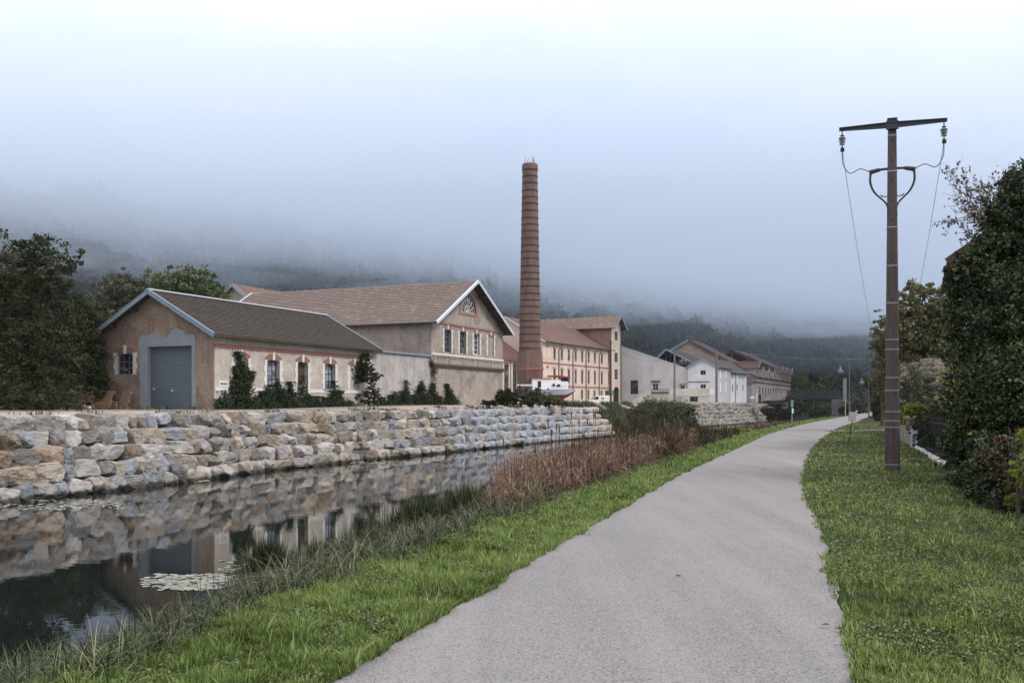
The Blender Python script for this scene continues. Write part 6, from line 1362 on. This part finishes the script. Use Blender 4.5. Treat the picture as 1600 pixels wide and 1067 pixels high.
b0 = (PX(1430, 47), 47, 0); tree('grey_green_shrub', 'tall loose grey green shrub in front of the ruined terrace wall', b0, mk([(1425, 600, 47, .9, .9, 1.2), (1450, 610, 46, .9, .9, 1.2), (1405, 630, 47, .8, .8, 1.0), (1440, 640, 46, 1.1, .9, .8)], b0), 13000, .085, 'lf_greyg', 73, trunk=.5, thick=.05, cat='shrub', hollow=.2)
b0 = (PX(1440, 41.5), 41.5, 0); tree('yellow_green_bush', 'bright yellow green bush spilling over the garden wall', b0, mk([(1418, 652, 42, .55, .5, .42), (1440, 645, 41.5, .7, .5, .42), (1458, 650, 40.5, .5, .5, .4), (1425, 640, 42, .4, .5, .35)], b0), 6500, .10, 'lf_lime', 74, trunk=.4, thick=.04, cat='bush', hollow=.3)
b0 = (PX(1470, 33), 33, 0); tree('dark_garden_shrub', 'dark conifer shrub behind the black garden fence', b0, mk([(1468, 660, 33, .75, .7, .55), (1450, 655, 35, .55, .5, .55), (1490, 640, 31, .6, .6, .8), (1440, 670, 36, .5, .4, .5), (1480, 690, 31, .9, .5, .5)], b0), 11000, .07, 'lf_wallivy', 75, trunk=.4, thick=.05, cat='shrub', hollow=.3)
# ivy covered tree: dense dark mass
b0 = (PX(1575, 20.5), 20.5, 0)
tree('ivy_clad_tree', 'massive dark ivy covered tree at the right edge', b0,
     mk([(1592, 335, 20.5, .55, .6, .7), (1590, 420, 20.5, .72, .8, .9), (1610, 380, 20.8, .8, .9, 1.2), (1530, 415, 20.4, .42, .5, .5), (1508, 428, 20.2, .34, .4, .32), (1495, 448, 20.3, .2, .4, .3), (1560, 500, 20.3, .95, .9, .85), (1600, 520, 19.5, 1.0, .9, 1.2), (1545, 565, 20.4, .72, .8, .75), (1560, 620, 19.5, .85, .8, .75), (1620, 620, 18.5, 1.1, .9, 1.2), (1560, 680, 19, .75, .8, .6), (1550, 465, 20.6, .42, .6, .45), (1510, 540, 20.8, .3, .4, .35), (1600, 290, 20.5, .45, .5, .35)], b0), 120000, .062, 'lf_ivy', 81, trunk=2.5, thick=.35, clump=.22, per=30, hollow=.72, aspect=.8)
b0 = (PX(1530, 22.3), 22.3, 0)
tree('mixed_ivy_hedge', 'thick mixed ivy hedge spreading over the end of the black fence', b0,
     mk([(1520, 640, 22.2, .55, .5, .5), (1515, 600, 22.6, .5, .5, .5), (1510, 690, 21.5, .38, .5, .5), (1535, 700, 19.5, .65, .6, .7), (1560, 740, 17.2, .6, .5, .55), (1530, 745, 18.8, .5, .4, .35), (1500, 620, 23.4, .3, .4, .4), (1590, 740, 15.4, .55, .5, .6), (1560, 775, 16.4, .45, .4, .35), (1620, 770, 14.6, .5, .5, .5)], b0), 60000, .058, 'lf_ivy', 82, trunk=.5, thick=.06, cat='hedge', clump=.24, hollow=.6, aspect=.8)
b0 = (PX(1580, 15), 15, 0)
tree('red_creeper_hedge', 'dark red virginia creeper hanging over the hedge at the right edge', b0,
     mk([(1585, 690, 15.2, .42, .3, .33), (1568, 740, 15.2, .35, .35, .4), (1600, 710, 14.5, .5, .4, .55), (1610, 780, 13.8, .5, .4, .38), (1575, 785, 15.2, .35, .35, .22)], b0), 1500, .055, 'lf_red', 83, trunk=.5, thick=.05, cat='creeper', clump=.24, hollow=.6, aspect=.7)
b0 = (PX(1590, 13.6), 13.6, 0)
tree('variegated_shrub', 'pale yellow green leaved shrub among the red creeper', b0, mk([(1592, 740, 13.7, .16, .2, .35), (1600, 690, 13.8, .18, .2, .2), (1585, 775, 13.8, .14, .2, .2)], b0), 1300, .075, 'lf_lime', 84, trunk=.4, thick=.03, cat='shrub', hollow=.2, aspect=.35)
r = np.random.default_rng(85); C = []
for (px, py, d, s, k) in ((1497, 590, 21.6, .22, 70), (1493, 605, 21.6, .15, 40), (1503, 600, 21.7, .2, 40), (1540, 625, 18.7, .2, 12), (1492, 700, 21.0, .16, 22), (1528, 680, 18.6, .1, 8), (1560, 650, 18.4, .4, 10)):
    p = np.array(P(px, py, d)); C.append(p + r.normal(size=(k, 3)) * s)
C = np.concatenate(C); T(leaf_obj('autumn_leaf_sprays', quads_at(C, .09, r, aspect=.8), M['lf_yellow'], r.random(len(C))), 'sprays of yellow autumn leaves on the front of the ivy', None, None, 'stuff')
# nearly bare tree above the ivy
b0 = Vector((PX(1590, 22), 22, 0)); BTt = empty('sparse_tree', b0, 0, 'thin branched tree with sparse leaves reaching left above the ivy', 'tree'); mb = MB(); tips = []
r = np.random.default_rng(91)
def grow(p, d, l, rad, dep):
    pts = [p]; q = p.copy(); dd_ = d.copy()
    for k in range(4): dd_ = (dd_ + Vector(r.normal(size=3)) * .16 + Vector((-.02, 0, .03))).normalized(); q = q + dd_ * l / 4; pts.append(q.copy())
    mb.tube(pts, [rad * (1 - .14 * k) for k in range(5)], 5)
    if dep == 0: tips.extend(pts[1:]); return
    if dep <= 2: tips.extend(pts[2:])
    for k in range(3 if dep > 1 else 4):
        nd = (dd_ + Vector(r.normal(size=3)) * .55).normalized(); grow(pts[int(r.integers(2, 5))], nd, l * .68, rad * .55, dep - 1)
o0 = P(1600, 420, 22) - b0
for tg in ((1480, 300), (1500, 250), (1540, 245), (1585, 240), (1520, 330), (1560, 290), (1495, 345), (1605, 250)):
    e_ = P(tg[0], tg[1], 22 + r.uniform(-.8, .8)) - b0; d = (e_ - o0); grow(o0 + Vector(r.normal(size=3)) * .1, d.normalized(), d.length * .46, .028, 3)
mb.tube([(0, 0, 0), (.1, 0, 2.5), o0], [.16, .12, .07], 8); mb.build('trunk', M['bark'], BTt)
tp = np.array([t[:] for t in tips]); k = r.integers(0, len(tp), 2300); C = tp[k] + r.normal(size=(2300, 3)) * .035; C = C[(r.random(len(C)) < .8)]
leaf_obj('leaves', quads_at(C, .085, r, aspect=.55), leafmat('autumn_sparse_leaves', [(.05, .045, .03), (.11, .09, .05), (.17, .12, .06)], trans=.3), r.random(len(C)), BTt)

# ================================================================== ivy on the far walls
def wall_ivy(label, F_, cols, n_, seed, mat='lf_wallivy', size=.12, side='y0', name='wall_ivy', zbase=0):
    """cols = [(px, py_top, halfwidth_m)] growing up the facade from the ground"""
    r = np.random.default_rng(seed); C = []; tot = sum((hw_ * (F_.zz(py, F_.ax(px)))) for px, py, hw_ in cols)
    for px, py, hw_ in cols:
        a = F_.ax(px); h = F_.zz(py, a); k = int(n_ * hw_ * h / tot); z = r.random(k) * h; wv = hw_ * (1 - .55 * (z / h)) * (1 + .3 * np.sin(z * 5 + px)); nq = max(3, k // 60); qz = r.random(nq) ** 1.1 * h; qx = r.normal(size=nq) * hw_ * .62 * (1 - .6 * qz / h); ci = r.integers(0, nq, k); sc_ = r.uniform(.10, .24, nq)[ci]; z = np.clip(qz[ci] + r.normal(size=k) * sc_ * 1.3, 0, h * 1.03); xx_ = a + qx[ci] + r.normal(size=k) * sc_ + .18 * np.sin(z * 2.3 + px)
        dp_ = -.04 - np.abs(r.normal(size=k)) * (.28 * (1 - z / h) + .08); C.append(np.stack([xx_, dp_, z + .0], 1))
    C = np.concatenate(C); o = leaf_obj(name, quads_at(C, size, r, .4, .8, np.array([[0, -1, .3]])), M[mat], np.clip(r.normal(.45, .25, len(C)), 0, 1)); o.location = (F_.x, F_.y, F_.z0); o.rotation_euler = (0, 0, math.pi / 2 - F_.th)
    return T(o, label, 'ivy', 'ivy plants on the outbuilding and hall walls')
wall_ivy('tall ivy column climbing to the first blind window of the outbuilding', FA, [(374, 553, .45), (379, 570, .5), (386, 582, .55), (369, 575, .3), (366, 590, .3)], 6500, 1)
wall_ivy('small ivy tuft at the outbuilding corner', FA, [(340, 625, .7), (347, 611, .4), (355, 628, .8)], 1800, 2)
wall_ivy('ivy mound between the first two windows of the outbuilding', FA, [(402, 622, .9), (412, 612, .7), (418, 603, .6), (425, 620, .8)], 3800, 3)
wall_ivy('double headed ivy mound left of the arched door', FA, [(434, 594, .4), (441, 610, .8), (450, 598, .45), (455, 615, .7), (463, 625, .6)], 4200, 4)
wall_ivy('ivy creeping into the arched door opening', FA, [(468, 588, .18), (470, 606, .3), (478, 618, .6), (490, 620, .8), (500, 628, .9)], 3000, 5)
wall_ivy('ivy spire between the second window and the right bush', FA, [(520, 597, .45), (526, 612, .7), (532, 622, .9), (540, 628, 1), (512, 622, .9)], 3600, 6)
b0 = FA.w(FA.ax(566), -1.3); bb = FA.ax(566)
tree('tall_dark_shrub', 'tall dark shrub at the right end of the outbuilding', tuple(b0), mk([(566, 575, b0.y, .8, .7, .55), (556, 592, b0.y, .65, .6, .6), (577, 588, b0.y, .8, .7, .65), (570, 560, b0.y, .4, .5, .5), (552, 620, b0.y, .45, .5, .6), (580, 618, b0.y, .75, .6, .7)], b0), 13000, .11, 'lf_brown' if False else 'lf_dark', 31, trunk=1.0, thick=.07, cat='shrub', hollow=.3)
wall_ivy('low ivy strip along the foot of the link wall', FA, [(592, 625, 1.0), (600, 622, 1.0), (610, 618, .9), (618, 613, .7)], 2800, 7)
wall_ivy('pointed ivy spire on the left of the link wall', FA, [(632, 596, .5), (628, 612, .8), (638, 618, .7)], 2600, 8)
wall_ivy('pointed ivy spire in the middle of the link wall', FA, [(660, 592, .6), (655, 603, .8), (650, 618, .8), (664, 612, .7)], 3600, 9)
wall_ivy('thin ivy vine climbing the joint between link wall and hall', FA, [(673.5, 562, .22), (675, 600, .6), (680, 612, 1.0), (671, 615, .8)], 3600, 10)
wall_ivy('ivy spire on the lower wall of the gabled hall', FB, [(697, 601, .5), (701, 606, .6), (704, 618, .7), (688, 620, .5)], 3200, 11)

# ================================================================== blades: grass, sedge, reeds
def blades(name, B, h, lean, w, mats, rnd, segs=3, curve=1.6, droop=.0, label=None, seed=0, parent=None):
    """B base points, h lengths, lean (0 upright..1 flat) arching outwards"""
    r = np.random.default_rng(seed); n_ = len(B); az = r.uniform(0, 2 * np.pi, n_); D = np.stack([np.cos(az), np.sin(az), np.zeros(n_)], 1)
    fa = az + np.pi / 2 + r.normal(size=n_) * .5; Sd = np.stack([np.cos(fa), np.sin(fa), np.zeros(n_)], 1); rowsV = []
    for k in range(segs + 1):
        t = k / segs; hor = (lean * h * t ** curve)[:, None] * D; ver = (h * (t * (1 - .35 * lean) - droop * lean * t ** 3))[:, None] * np.array([[0, 0, 1.]]); c = B + hor + ver; ww = (w * (1 - t) ** .6 * .5 + w * .06)[:, None] * Sd; rowsV += [c - ww, c + ww]
    V = np.stack(rowsV, 1).reshape(-1, 3); per = 2 * (segs + 1); base = (np.arange(n_) * per)[:, None]
    F = np.concatenate([base + np.array([[2 * k, 2 * k + 1, 2 * k + 3, 2 * k + 2]]) for k in range(segs)], 1).reshape(-1, 4)
    return np_mesh(name, V, F, mats, parent, rnd=np.repeat(np.clip(rnd, 0, 1), segs))
M['grass'] = leafmat('lawn_grass', [(.034, .052, .012), (.105, .165, .034), (.195, .28, .065), (.34, .41, .15)], trans=.35, rough=.5, spec=.3)
M['sedge'] = leafmat('sedge_blades', [(.010, .015, .007), (.030, .042, .017), (.085, .108, .048), (.25, .26, .15)], trans=.2, rough=.55, spec=.22)
M['reed'] = leafmat('brown_reed', [(.045, .025, .017), (.115, .068, .046), (.21, .135, .095), (.35, .26, .185)], trans=.15, rough=.7, spec=.2)
M['reeddark'] = leafmat('dark_stems', [(.02, .018, .012), (.04, .034, .02), (.085, .062, .04), (.045, .05, .022)], trans=.1, rough=.8, spec=.1)
M['weed'] = leafmat('low_weed_leaves', [(.035, .055, .018), (.09, .13, .04), (.16, .22, .07), (.27, .32, .15)], trans=.3, rough=.5)
gz = np.vectorize(lambda x, y: ground_z(x, y)); g = np.random.default_rng(77)
def pnoise(x, y, s, o=0): return np.array([mnoise.noise(Vector((a * s + o, b_ * s, o))) for a, b_ in zip(x, y)])
def lawn(side, n_, y0_, y1_, seed):
    g = np.random.default_rng(seed); u = g.random(n_); y = 1 / (1 / y0_ + u * (1 / y1_ - 1 / y0_)) if True else 0
    if side == 'right': wd = np.minimum(0.25 * y + 6.5, 14); ev = np.array([wob(q, 50) for q in y]) - .02; tg = .045 + .09 * pnoise(y, y * 0, 1.1, 9) + .05 * pnoise(y, y * 0, 4, 6); x = xr(y) + ev - tg + g.random(n_) * wd; edge = np.full(n_, 9.)
    else: ev = np.array([wob(q, 0) for q in y]) + .02; tg = .04 + .07 * pnoise(y, y * 0, 1.1, 3) + .04 * pnoise(y, y * 0, 4, 7); x = xp(y) + ev + tg - g.random(n_) * (1.4 + .5 * g.random(n_)); edge = np.full(n_, 9.)
    ok = (x / y < (.9 if side == 'right' else .6)) & (x / y > -.6); x, y, edge = x[ok], y[ok], edge[ok]
    wobb = .07 * pnoise(y, y * 0, 1.9, 9 if side == 'right' else 3) + .06 * pnoise(y, y * 0, 6, 5); spill = edge > (.0 + wobb)
    x, y, edge = x[spill], y[spill], edge[spill]; p1 = pnoise(x, y, .55, 2); p2 = pnoise(x, y, 2.4, 8); p3 = pnoise(x, y, 6.0, 4)
    keep = (p1 + .7 * p2 + .3 * p3 > -.62) | (g.random(len(x)) < .35); keep &= ~((p2 > .46) & (g.random(len(x)) < .5)); x, y, edge, p1, p2, p3 = [q[keep] for q in (x, y, edge, p1, p2, p3)]
    h = (.032 + .03 * g.random(len(x))) * (1 + .8 * np.clip(p2, -.5, 1) + .8 * np.clip(p3, -.3, 1)) * (1 + y * .006); tall = g.random(len(x)) < .04; h[tall] *= 1.7; h = np.maximum(h, .02)
    if side == 'left': h *= 1.35
    w = np.maximum(.0055, y * .00062) * g.uniform(.7, 1.5, len(x)); wide = (p3 > .15); w[wide] *= 1.8
    onp = (x > xp(y) - .05) & (x < xr(y) + .05); B = np.stack([x, y, np.where(onp, .012, gz(x, y) - .005)], 1); rnd = .45 + .35 * p1 + .38 * p2 + .2 * p3 + .3 * g.normal(size=len(x)); rnd[g.random(len(x)) < .03] = 1
    return blades('grass', B, h, g.uniform(.15, .95, len(x)), w, M['grass'], rnd, segs=2, seed=seed)
T(lawn('right', 300000, 3.6, 90, 1), 'short mown grass right of the path', None, None, 'stuff')
T(lawn('left', 190000, 4.3, 140, 2), 'bright green grass verge between path and reeds', None, None, 'stuff')
# broad leaved weeds in the lawn
def weeds(side, n_, seed):
    g = np.random.default_rng(seed); u = g.random(n_); y = 1 / (1 / 4.0 + u * (1 / 40 - 1 / 4.0))
    x = xr(y) + .02 + g.random(n_) ** 1.5 * 7 if side == 'right' else xp(y) - .0 - g.random(n_) * 1.7; p = pnoise(x, y, .9, 31); k = p > -.22 + .25 * g.random(len(x)); x, y = x[k], y[k]; B = np.stack([x, y, gz(x, y) + .012 + .03 * g.random(len(x))], 1)
    return leaf_obj('weeds', quads_at(B, np.maximum(.024, y * .0022), g, .5, .7, np.array([[0, 0, 1.]])), M['weed'], g.random(len(B)))
T(weeds('right', 90000, 5), 'clover and low broad leaved weeds in the lawn', None, None, 'stuff'); T(weeds('left', 110000, 6), 'clover and plantain leaves in the verge', None, None, 'stuff')
# sedge along the near bank
def bankpts(n_, y0_, y1_, t0, t1, g, power=1.0):
    u = g.random(n_); y = y0_ + (y1_ - y0_) * u ** power; t = t0 + (t1 - t0) * g.random(n_); x = crest(y) + (xn(y) - crest(y)) * t; return x, y
g = np.random.default_rng(51); x, y = bankpts(50000, 4.5, 26, .0, .80, g, 1.25)
pn = pnoise(x, y, 1.3, 12); tt = (crest(y) - x) / (crest(y) - xn(y)); k = (pn > -.25 + .5 * np.clip(tt - .3, 0, 1)) & ((y < 12.5) | (tt < .3) | (g.random(len(y)) < .4)); x, y, pn = x[k], y[k], pn[k]; B = np.stack([x, y, gz(x, y)], 1)
T(blades('sedge', B, (.16 + .30 * g.random(len(x))) * (1 + 1.2 * pn) * np.clip(1.2 - tt[k], .25, 1), g.uniform(.3, 1.5, len(x)), np.maximum(.008, y * .0008), M['sedge'], .42 + .36 * g.normal(size=len(x)) + .4 * pn, segs=5, curve=1.8, droop=.35, seed=3), 'tangled sedge and long grass covering the near canal bank', None, None, 'stuff')
def tussock(label, px, py, d, n_, L_, seed, spread=.22,  group='sedge tussocks at the water edge', mat='sedge', zb=None, dark=0):
    n_ = int(n_ * 1.3); L_ *= 1.15; spread *= .6; g = np.random.default_rng(seed); p = P(px, py, d); z = ground_z(p.x, p.y) if zb is None else zb; z = max(z, WATER - .05)
    B = np.stack([g.normal(size=n_) * spread, g.normal(size=n_) * spread, np.zeros(n_)], 1); o = blades('sedge_tussock', B, L_ * g.uniform(.6, 1.15, n_), g.uniform(.1, .95, n_) ** 1.2, np.full(n_, max(.011, d * .00085)), M[mat], .33 - dark + .34 * g.normal(size=n_), segs=7, curve=1.7, droop=.5, seed=seed)
    o.location = (p.x, p.y, z); return T(o, label, 'sedge', group)
tussock('dark green tussock at the left end of the lily pads', 418, 900, 17.5, 2600, .85, 1, dark=.1); tussock('rounded dark tussock standing in the water right of the lily pads', 497, 890, 18.2, 2600, .72, 2, .24, dark=.12)
tussock('pale leaning tussock in front of the rounded one', 560, 893, 17.0, 1500, .75, 3, .35); tussock('big arching tussock on the bank before the brown reeds', 650, 860, 20.5, 3200, .98, 4, .38, dark=.1)
tussock('tallest dark tussock beside the brown reeds', 675, 835, 23.0, 3000, 1.0, 5, .35, dark=.15); tussock('grey green arching tussock merging into the reeds', 735, 840, 21.5, 2600, .95, 6, .38)
tussock('wide sprawling tussock between path verge and water', 620, 905, 16.5, 1700, .62, 7, .45); tussock('coarse long leaved tussock at the bottom left corner', 20, 1050, 10.6, 900, .6, 8, .45); tussock('bright bladed tussock near the bottom left corner', 70, 1065, 10.2, 700, .55, 9, .4)
tussock('sprawling tussock right of the dark water reflection', 300, 1000, 13.2, 1100, .5, 10, .5); tussock('tangled tussock on the bank below the lily pads', 420, 960, 14.6, 1500, .6, 11, .5); tussock('leafy tussock at the water margin left of centre', 190, 1030, 12.2, 900, .45, 12, .5)
# brown reeds
def reedbed(label, n_, y0_, y1_, t0, t1, hmin, hmax, mat, seed, lean=.25, nm='reeds'):
    g = np.random.default_rng(seed); x, y = bankpts(n_, y0_, y1_, t0, t1, g); pn = pnoise(x, y, .7, seed); k = (pn > -.22) & (x / y > -.014 + .05 * pn) & ((crest(y) - x) / (crest(y) - xn(y)) < .72 + .5 * pn); x, y, pn = x[k], y[k], pn[k]; B = np.stack([x, y, np.maximum(gz(x, y), WATER - .1)], 1)
    cut = .25 + .75 * np.clip((y - y0_) / 1.5, 0, 1) * np.clip((y1_ - y) / 2.5, 0, 1)
    return T(blades(nm, B, np.minimum(g.uniform(hmin, hmax, len(x)) * (1 + .25 * pn) * cut, np.maximum(.25, np.interp(y, [14, 20, 34, 44, 60, 100], [.42, .62, .88, .6, .2, .1]) * (1 + 1.0 * pn) + .35 * pnoise(x, y, .33, 4) + g.uniform(-.35, .1, len(x)) - B[:, 2])), g.uniform(0, lean, len(x)), np.maximum(.009, y * .0007) * g.uniform(.7, 1.5, len(x)), M[mat], .42 + .3 * g.normal(size=len(x)) + .3 * pn, segs=4, curve=2.2, droop=.6, seed=seed), label, None, None, 'stuff')
reedbed('dead brown reeds standing along the near bank', 42000, 14.5, 36, .02, .95, .7, 1.4, 'reed', 61, 1.1)
reedbed('dry broken reed leaves at the foot of the reed bed', 12000, 15.5, 34, .0, .8, .4, .8, 'reed', 62, 1.2, 'reed_litter')
reedbed('dark green and brown stems beyond the dead reeds', 48000, 28, 54, .02, 1.0, 1.3, 2.1, 'reeddark', 63, .8, 'dark_reeds')
reedbed('russet stems on the far part of the bank', 20000, 52, 100, .1, .95, 1.0, 1.5, 'reed', 64, .4, 'russet_reeds'); reedbed('green undergrowth at the foot of the far bank', 26000, 34, 150, .0, .8, .35, .7, 'sedge', 65, .9, 'bank_undergrowth')
# fluffy drooping leaf tips in the upper half of the dead reeds
g = np.random.default_rng(67); x, y = bankpts(22000, 15, 36, .02, .9, g); pn = pnoise(x, y, .9, 5); k = (x / y > -.014 + .05 * pn) & (pn > -.3); x, y, pn = x[k], y[k], pn[k]; z0_ = np.maximum(gz(x, y), WATER)
top_ = np.interp(y, [14, 20, 34, 44], [.35, .55, .8, .5]) * (1 + .8 * pn) + .35 * pnoise(x, y, .33, 4) - .15; B = np.stack([x, y, z0_ + (top_ - z0_) * g.uniform(.3, .85, len(x))], 1)
T(blades('reed_plumes', B, g.uniform(.18, .42, len(x)), g.uniform(.5, 1.6, len(x)), np.maximum(.009, y * .0007), M['reed'], .6 + .3 * g.normal(size=len(x)), segs=4, curve=1.7, droop=.7, seed=68), 'drooping pale brown leaf tips on the dead reeds', None, None, 'stuff')
# cattail heads
g = np.random.default_rng(66); VV = MB()
for i in range(46): 
    y = g.uniform(21, 33); t = g.uniform(.1, .55); x = float(crest(y) + (xn(y) - crest(y)) * t); z = max(ground_z(x, y), WATER); h = g.uniform(1.3, 1.7); a = g.normal(size=2) * .08
    CT = MB(); CT.tube([(0, 0, 0), (a[0] * .5, a[1] * .5, h * .6), (a[0], a[1], h)], [.006, .005, .004], 5); o = CT.build('cattail', M['reed']); o.location = (x, y, z)
    hd = MB(); hd.tube([(a[0], a[1], h - .16), (a[0], a[1], h - .14), (a[0], a[1], h - .02), (a[0], a[1], h)], [.006, .016, .016, .005], 6); hd.build('seed_head', M['rust'], o); T(o, 'thin brown cattail with dark seed head among the dead reeds', 'cattail', 'cattails in the reed bed')
bush('leafy green shrub growing at the edge of the brown reeds', 905, 755, 770, 20.5, 26, 'lf_lime', 171, 500, .07, zb=-.5, parts=2)
bush('dark bush behind the brown reeds', 1010, 665, 740, 44, 60, 'lf_dark', 172, 9000, .09, zb=-1.2); bush('dark green bramble at the end of the dark stems', 1075, 690, 715, 48, 56, 'lf_greyg', 173, 5000, .09, zb=-.7)
bush('bright yellow green weed patch on the verge beyond the reeds', 1150, 668, 690, 60, 66, 'lf_lime', 174, 6500, .12, zb=-.35, parts=5); bush('russet bramble behind the yellow green weeds', 1100, 672, 695, 66, 40, 'lf_brown', 175, 3600, .10, zb=-.9)
# tufts on the boulder wall and gravel
g = np.random.default_rng(71)
for i, (yy_, off) in enumerate([(33, 1.2), (36.5, 1.0), (41, 1.5), (45, 1.0), (49, .9), (52, 1.2), (58, 1.3), (64, .6), (70, .3), (88, 1.2), (96, 1.4)]):
    n_ = 240; B = np.stack([g.normal(size=n_) * .2, g.normal(size=n_) * .2, np.zeros(n_)], 1); o = blades('grass_tuft', B, g.uniform(.15, .45, n_), g.uniform(.2, 1.1, n_), np.full(n_, yy_ * .0007), M['sedge'], g.random(n_), segs=4, curve=1.8, droop=.4, seed=i)
    z = ground_z(float(xf(yy_)) - off, yy_); o.location = (float(xf(yy_)) - off + .4, yy_, z + .25); where = ['below the pallets', 'below the left edge of the roller shutter', 'below the roller shutter', 'below the tall ivy column', 'below the first barred window', 'below the arched door', 'below the tall dark shrub', 'at the waterline below the link wall', 'at the waterline below the gabled hall', 'below the boat', 'near the end of the wall'][i]
    T(o, f'green grass tuft growing between boulders {where}', 'grass tuft', 'grass tufts in the boulder wall')
def dry(n_, y0_, y1_, o0, o1, hh, mat, seed, lab, nm):
    g = np.random.default_rng(seed); y = g.uniform(y0_, y1_, n_); x = xf(y) - g.uniform(o0, o1, n_); p = pnoise(x, y, .5, seed); k = p > .05; x, y = x[k], y[k]; B = np.stack([x, y, gz(x, y)], 1)
    T(blades(nm, B, hh * g.uniform(.5, 1.3, len(x)), g.uniform(.1, .8, len(x)), y * .0007, M[mat], g.random(len(x)), segs=3, seed=seed), lab, None, None, 'stuff')
dry(9000, 24, 110, 2.0, 4.6, .22, 'reeddark', 81, 'dry weeds scattered on the gravel above the boulders', 'dry_weeds'); dry(26000, 30, 110, 8.6, 13.0, .22, 'sedge', 82, 'grass strip along the foot of the old buildings', 'quay_grass'); dry(30000, 104, 139, -.2, 7.5, .55, 'sedge', 84, 'rough grass on the bank slope between the two boulder walls', 'bank_grass'); dry(9000, 137, 200, 1.8, 5.0, .3, 'grass', 83, 'green grass on top of the distant wall', 'quay_grass')
# lily pads and floating litter
M['lily'] = leafmat('lily_pads', [(.10, .12, .07), (.22, .22, .17), (.34, .32, .29), (.15, .19, .09)], trans=0, rough=.35, spec=.5)  # pale grey middle tones put the sky's reflection into the pad colour
def pads(label, region, n_, s, seed, name='lily_pads', mat='lily'):
    g = np.random.default_rng(seed); C = []
    while len(C) < n_:
        px = g.uniform(region[0], region[1]); py = g.uniform(region[2], region[3]); cx_, cy_ = (region[0] + region[1]) / 2, (region[2] + region[3]) / 2
        e_ = ((px - cx_) / (region[1] - region[0]) * 2) ** 2 + ((py - cy_) / (region[3] - region[2]) * 2) ** 2
        if e_ > 1 + .3 * g.normal(): continue
        d = (EYE - WATER) * FPX / (py - CY); C.append((PX(px, d), d, WATER + .006 + .006 * g.random()))
    C = np.array(C); n8 = 8; az = np.linspace(0.3, 2 * np.pi - .3, n8); sz = s * g.uniform(.5, 1.3, len(C)); rot = g.uniform(0, 6.28, len(C)); V = []; 
    for c_, s_, ro in zip(C, sz, rot):
        for a in az: V.append((c_[0] + s_ * math.cos(a + ro), c_[1] + s_ * math.sin(a + ro), c_[2] + .008 * g.normal() * .5))
    F = np.arange(len(V)).reshape(-1, n8); T(np_mesh(name, V, F, M[mat], rnd=g.random(len(F))), label, None, None, 'stuff')
pads('patch of lily pads coloured with pale sky sheen floating near the bank tussocks', (222, 372, 897, 922), 330, .07, 1); pads('small lily pads at the foot of the tussocks', (330, 480, 872, 912), 90, .06, 2); pads('few lily pads between the tussocks', (440, 540, 880, 905), 60, .06, 3)
M['scum'] = leafmat('floating_litter', [(.24, .24, .20), (.42, .42, .36), (.34, .35, .28)], trans=0, rough=.6)
pads('thin streaks of floating leaves below the boulder wall', (-20, 205, 780, 797), 200, .07, 4, 'floating_litter', 'scum'); pads('thin streak of floating leaves further along the wall', (240, 330, 748, 753), 90, .10, 5, 'floating_litter', 'scum'); pads('floating scum line in the middle of the canal', (540, 650, 720, 725), 80, .10, 6, 'floating_litter', 'scum')
# fallen leaves on the path edge
g = np.random.default_rng(99)
for i, (px, py) in enumerate([(1159, 706), (1195, 733), (1290, 977), (1313, 983), (1310, 925), (1285, 890), (920, 835), (1060, 900)]):
    p = gpt(px, py, .03); s = .03 + .0006 * p.y; mb = MB(); mb.add([(-s, 0, 0), (-s * .2, -s * .6, .012), (s, 0, .004), (-s * .1, s * .6, .01)], [(0, 1, 2, 3)]); o = mb.build('fallen_leaf', M['rust']); o.location = (p.x, p.y, .034); o.rotation_euler = (0, 0, g.uniform(0, 6)); T(o, ['dark fallen leaf far along the path', 'dark fallen leaf in the middle of the path', 'tiny dark leaf on the near right of the path', 'brown leaf near the right path edge', 'brown leaf at the ragged right edge of the path', 'small leaf at the grass tongue on the right path edge', 'brown leaf at the left edge of the path', 'tiny leaf in the middle of the near path'][i], 'leaf', 'fallen leaves on the path')

# hedge and trees of the same garden that carry on to the right, outside this view
b0 = (6.2, 8.0, 0)
tree('garden_hedge', 'dark garden hedge carrying on nearer along the lawn edge', b0, [((.2 + (y_ - 8) * .33, y_ - 8, 1.0), (.6, .9, 1.1)) for y_ in (2, 3.5, 5, 6.5, 8, 9.5, 11, 12.3)], 26000, .07, 'lf_ivy', 181, trunk=.6, thick=.06, cat='hedge', clump=.25, hollow=.5, aspect=.8)
b0 = (14.2, 20, 0)
tree('garden_tree', 'leafy dark garden tree behind the ivy hedge', b0, [((0, 0, 3.2), (1.8, 1.6, 1.8)), ((1.6, .5, 4.2), (1.7, 1.5, 1.6)), ((-.9, -1.5, 1.6), (1.2, 1.2, 1.4)), ((2, -2, 1.8), (1.8, 1.4, 1.6))], 22000, .12, 'lf_dark', 182, trunk=1.6, thick=.2)
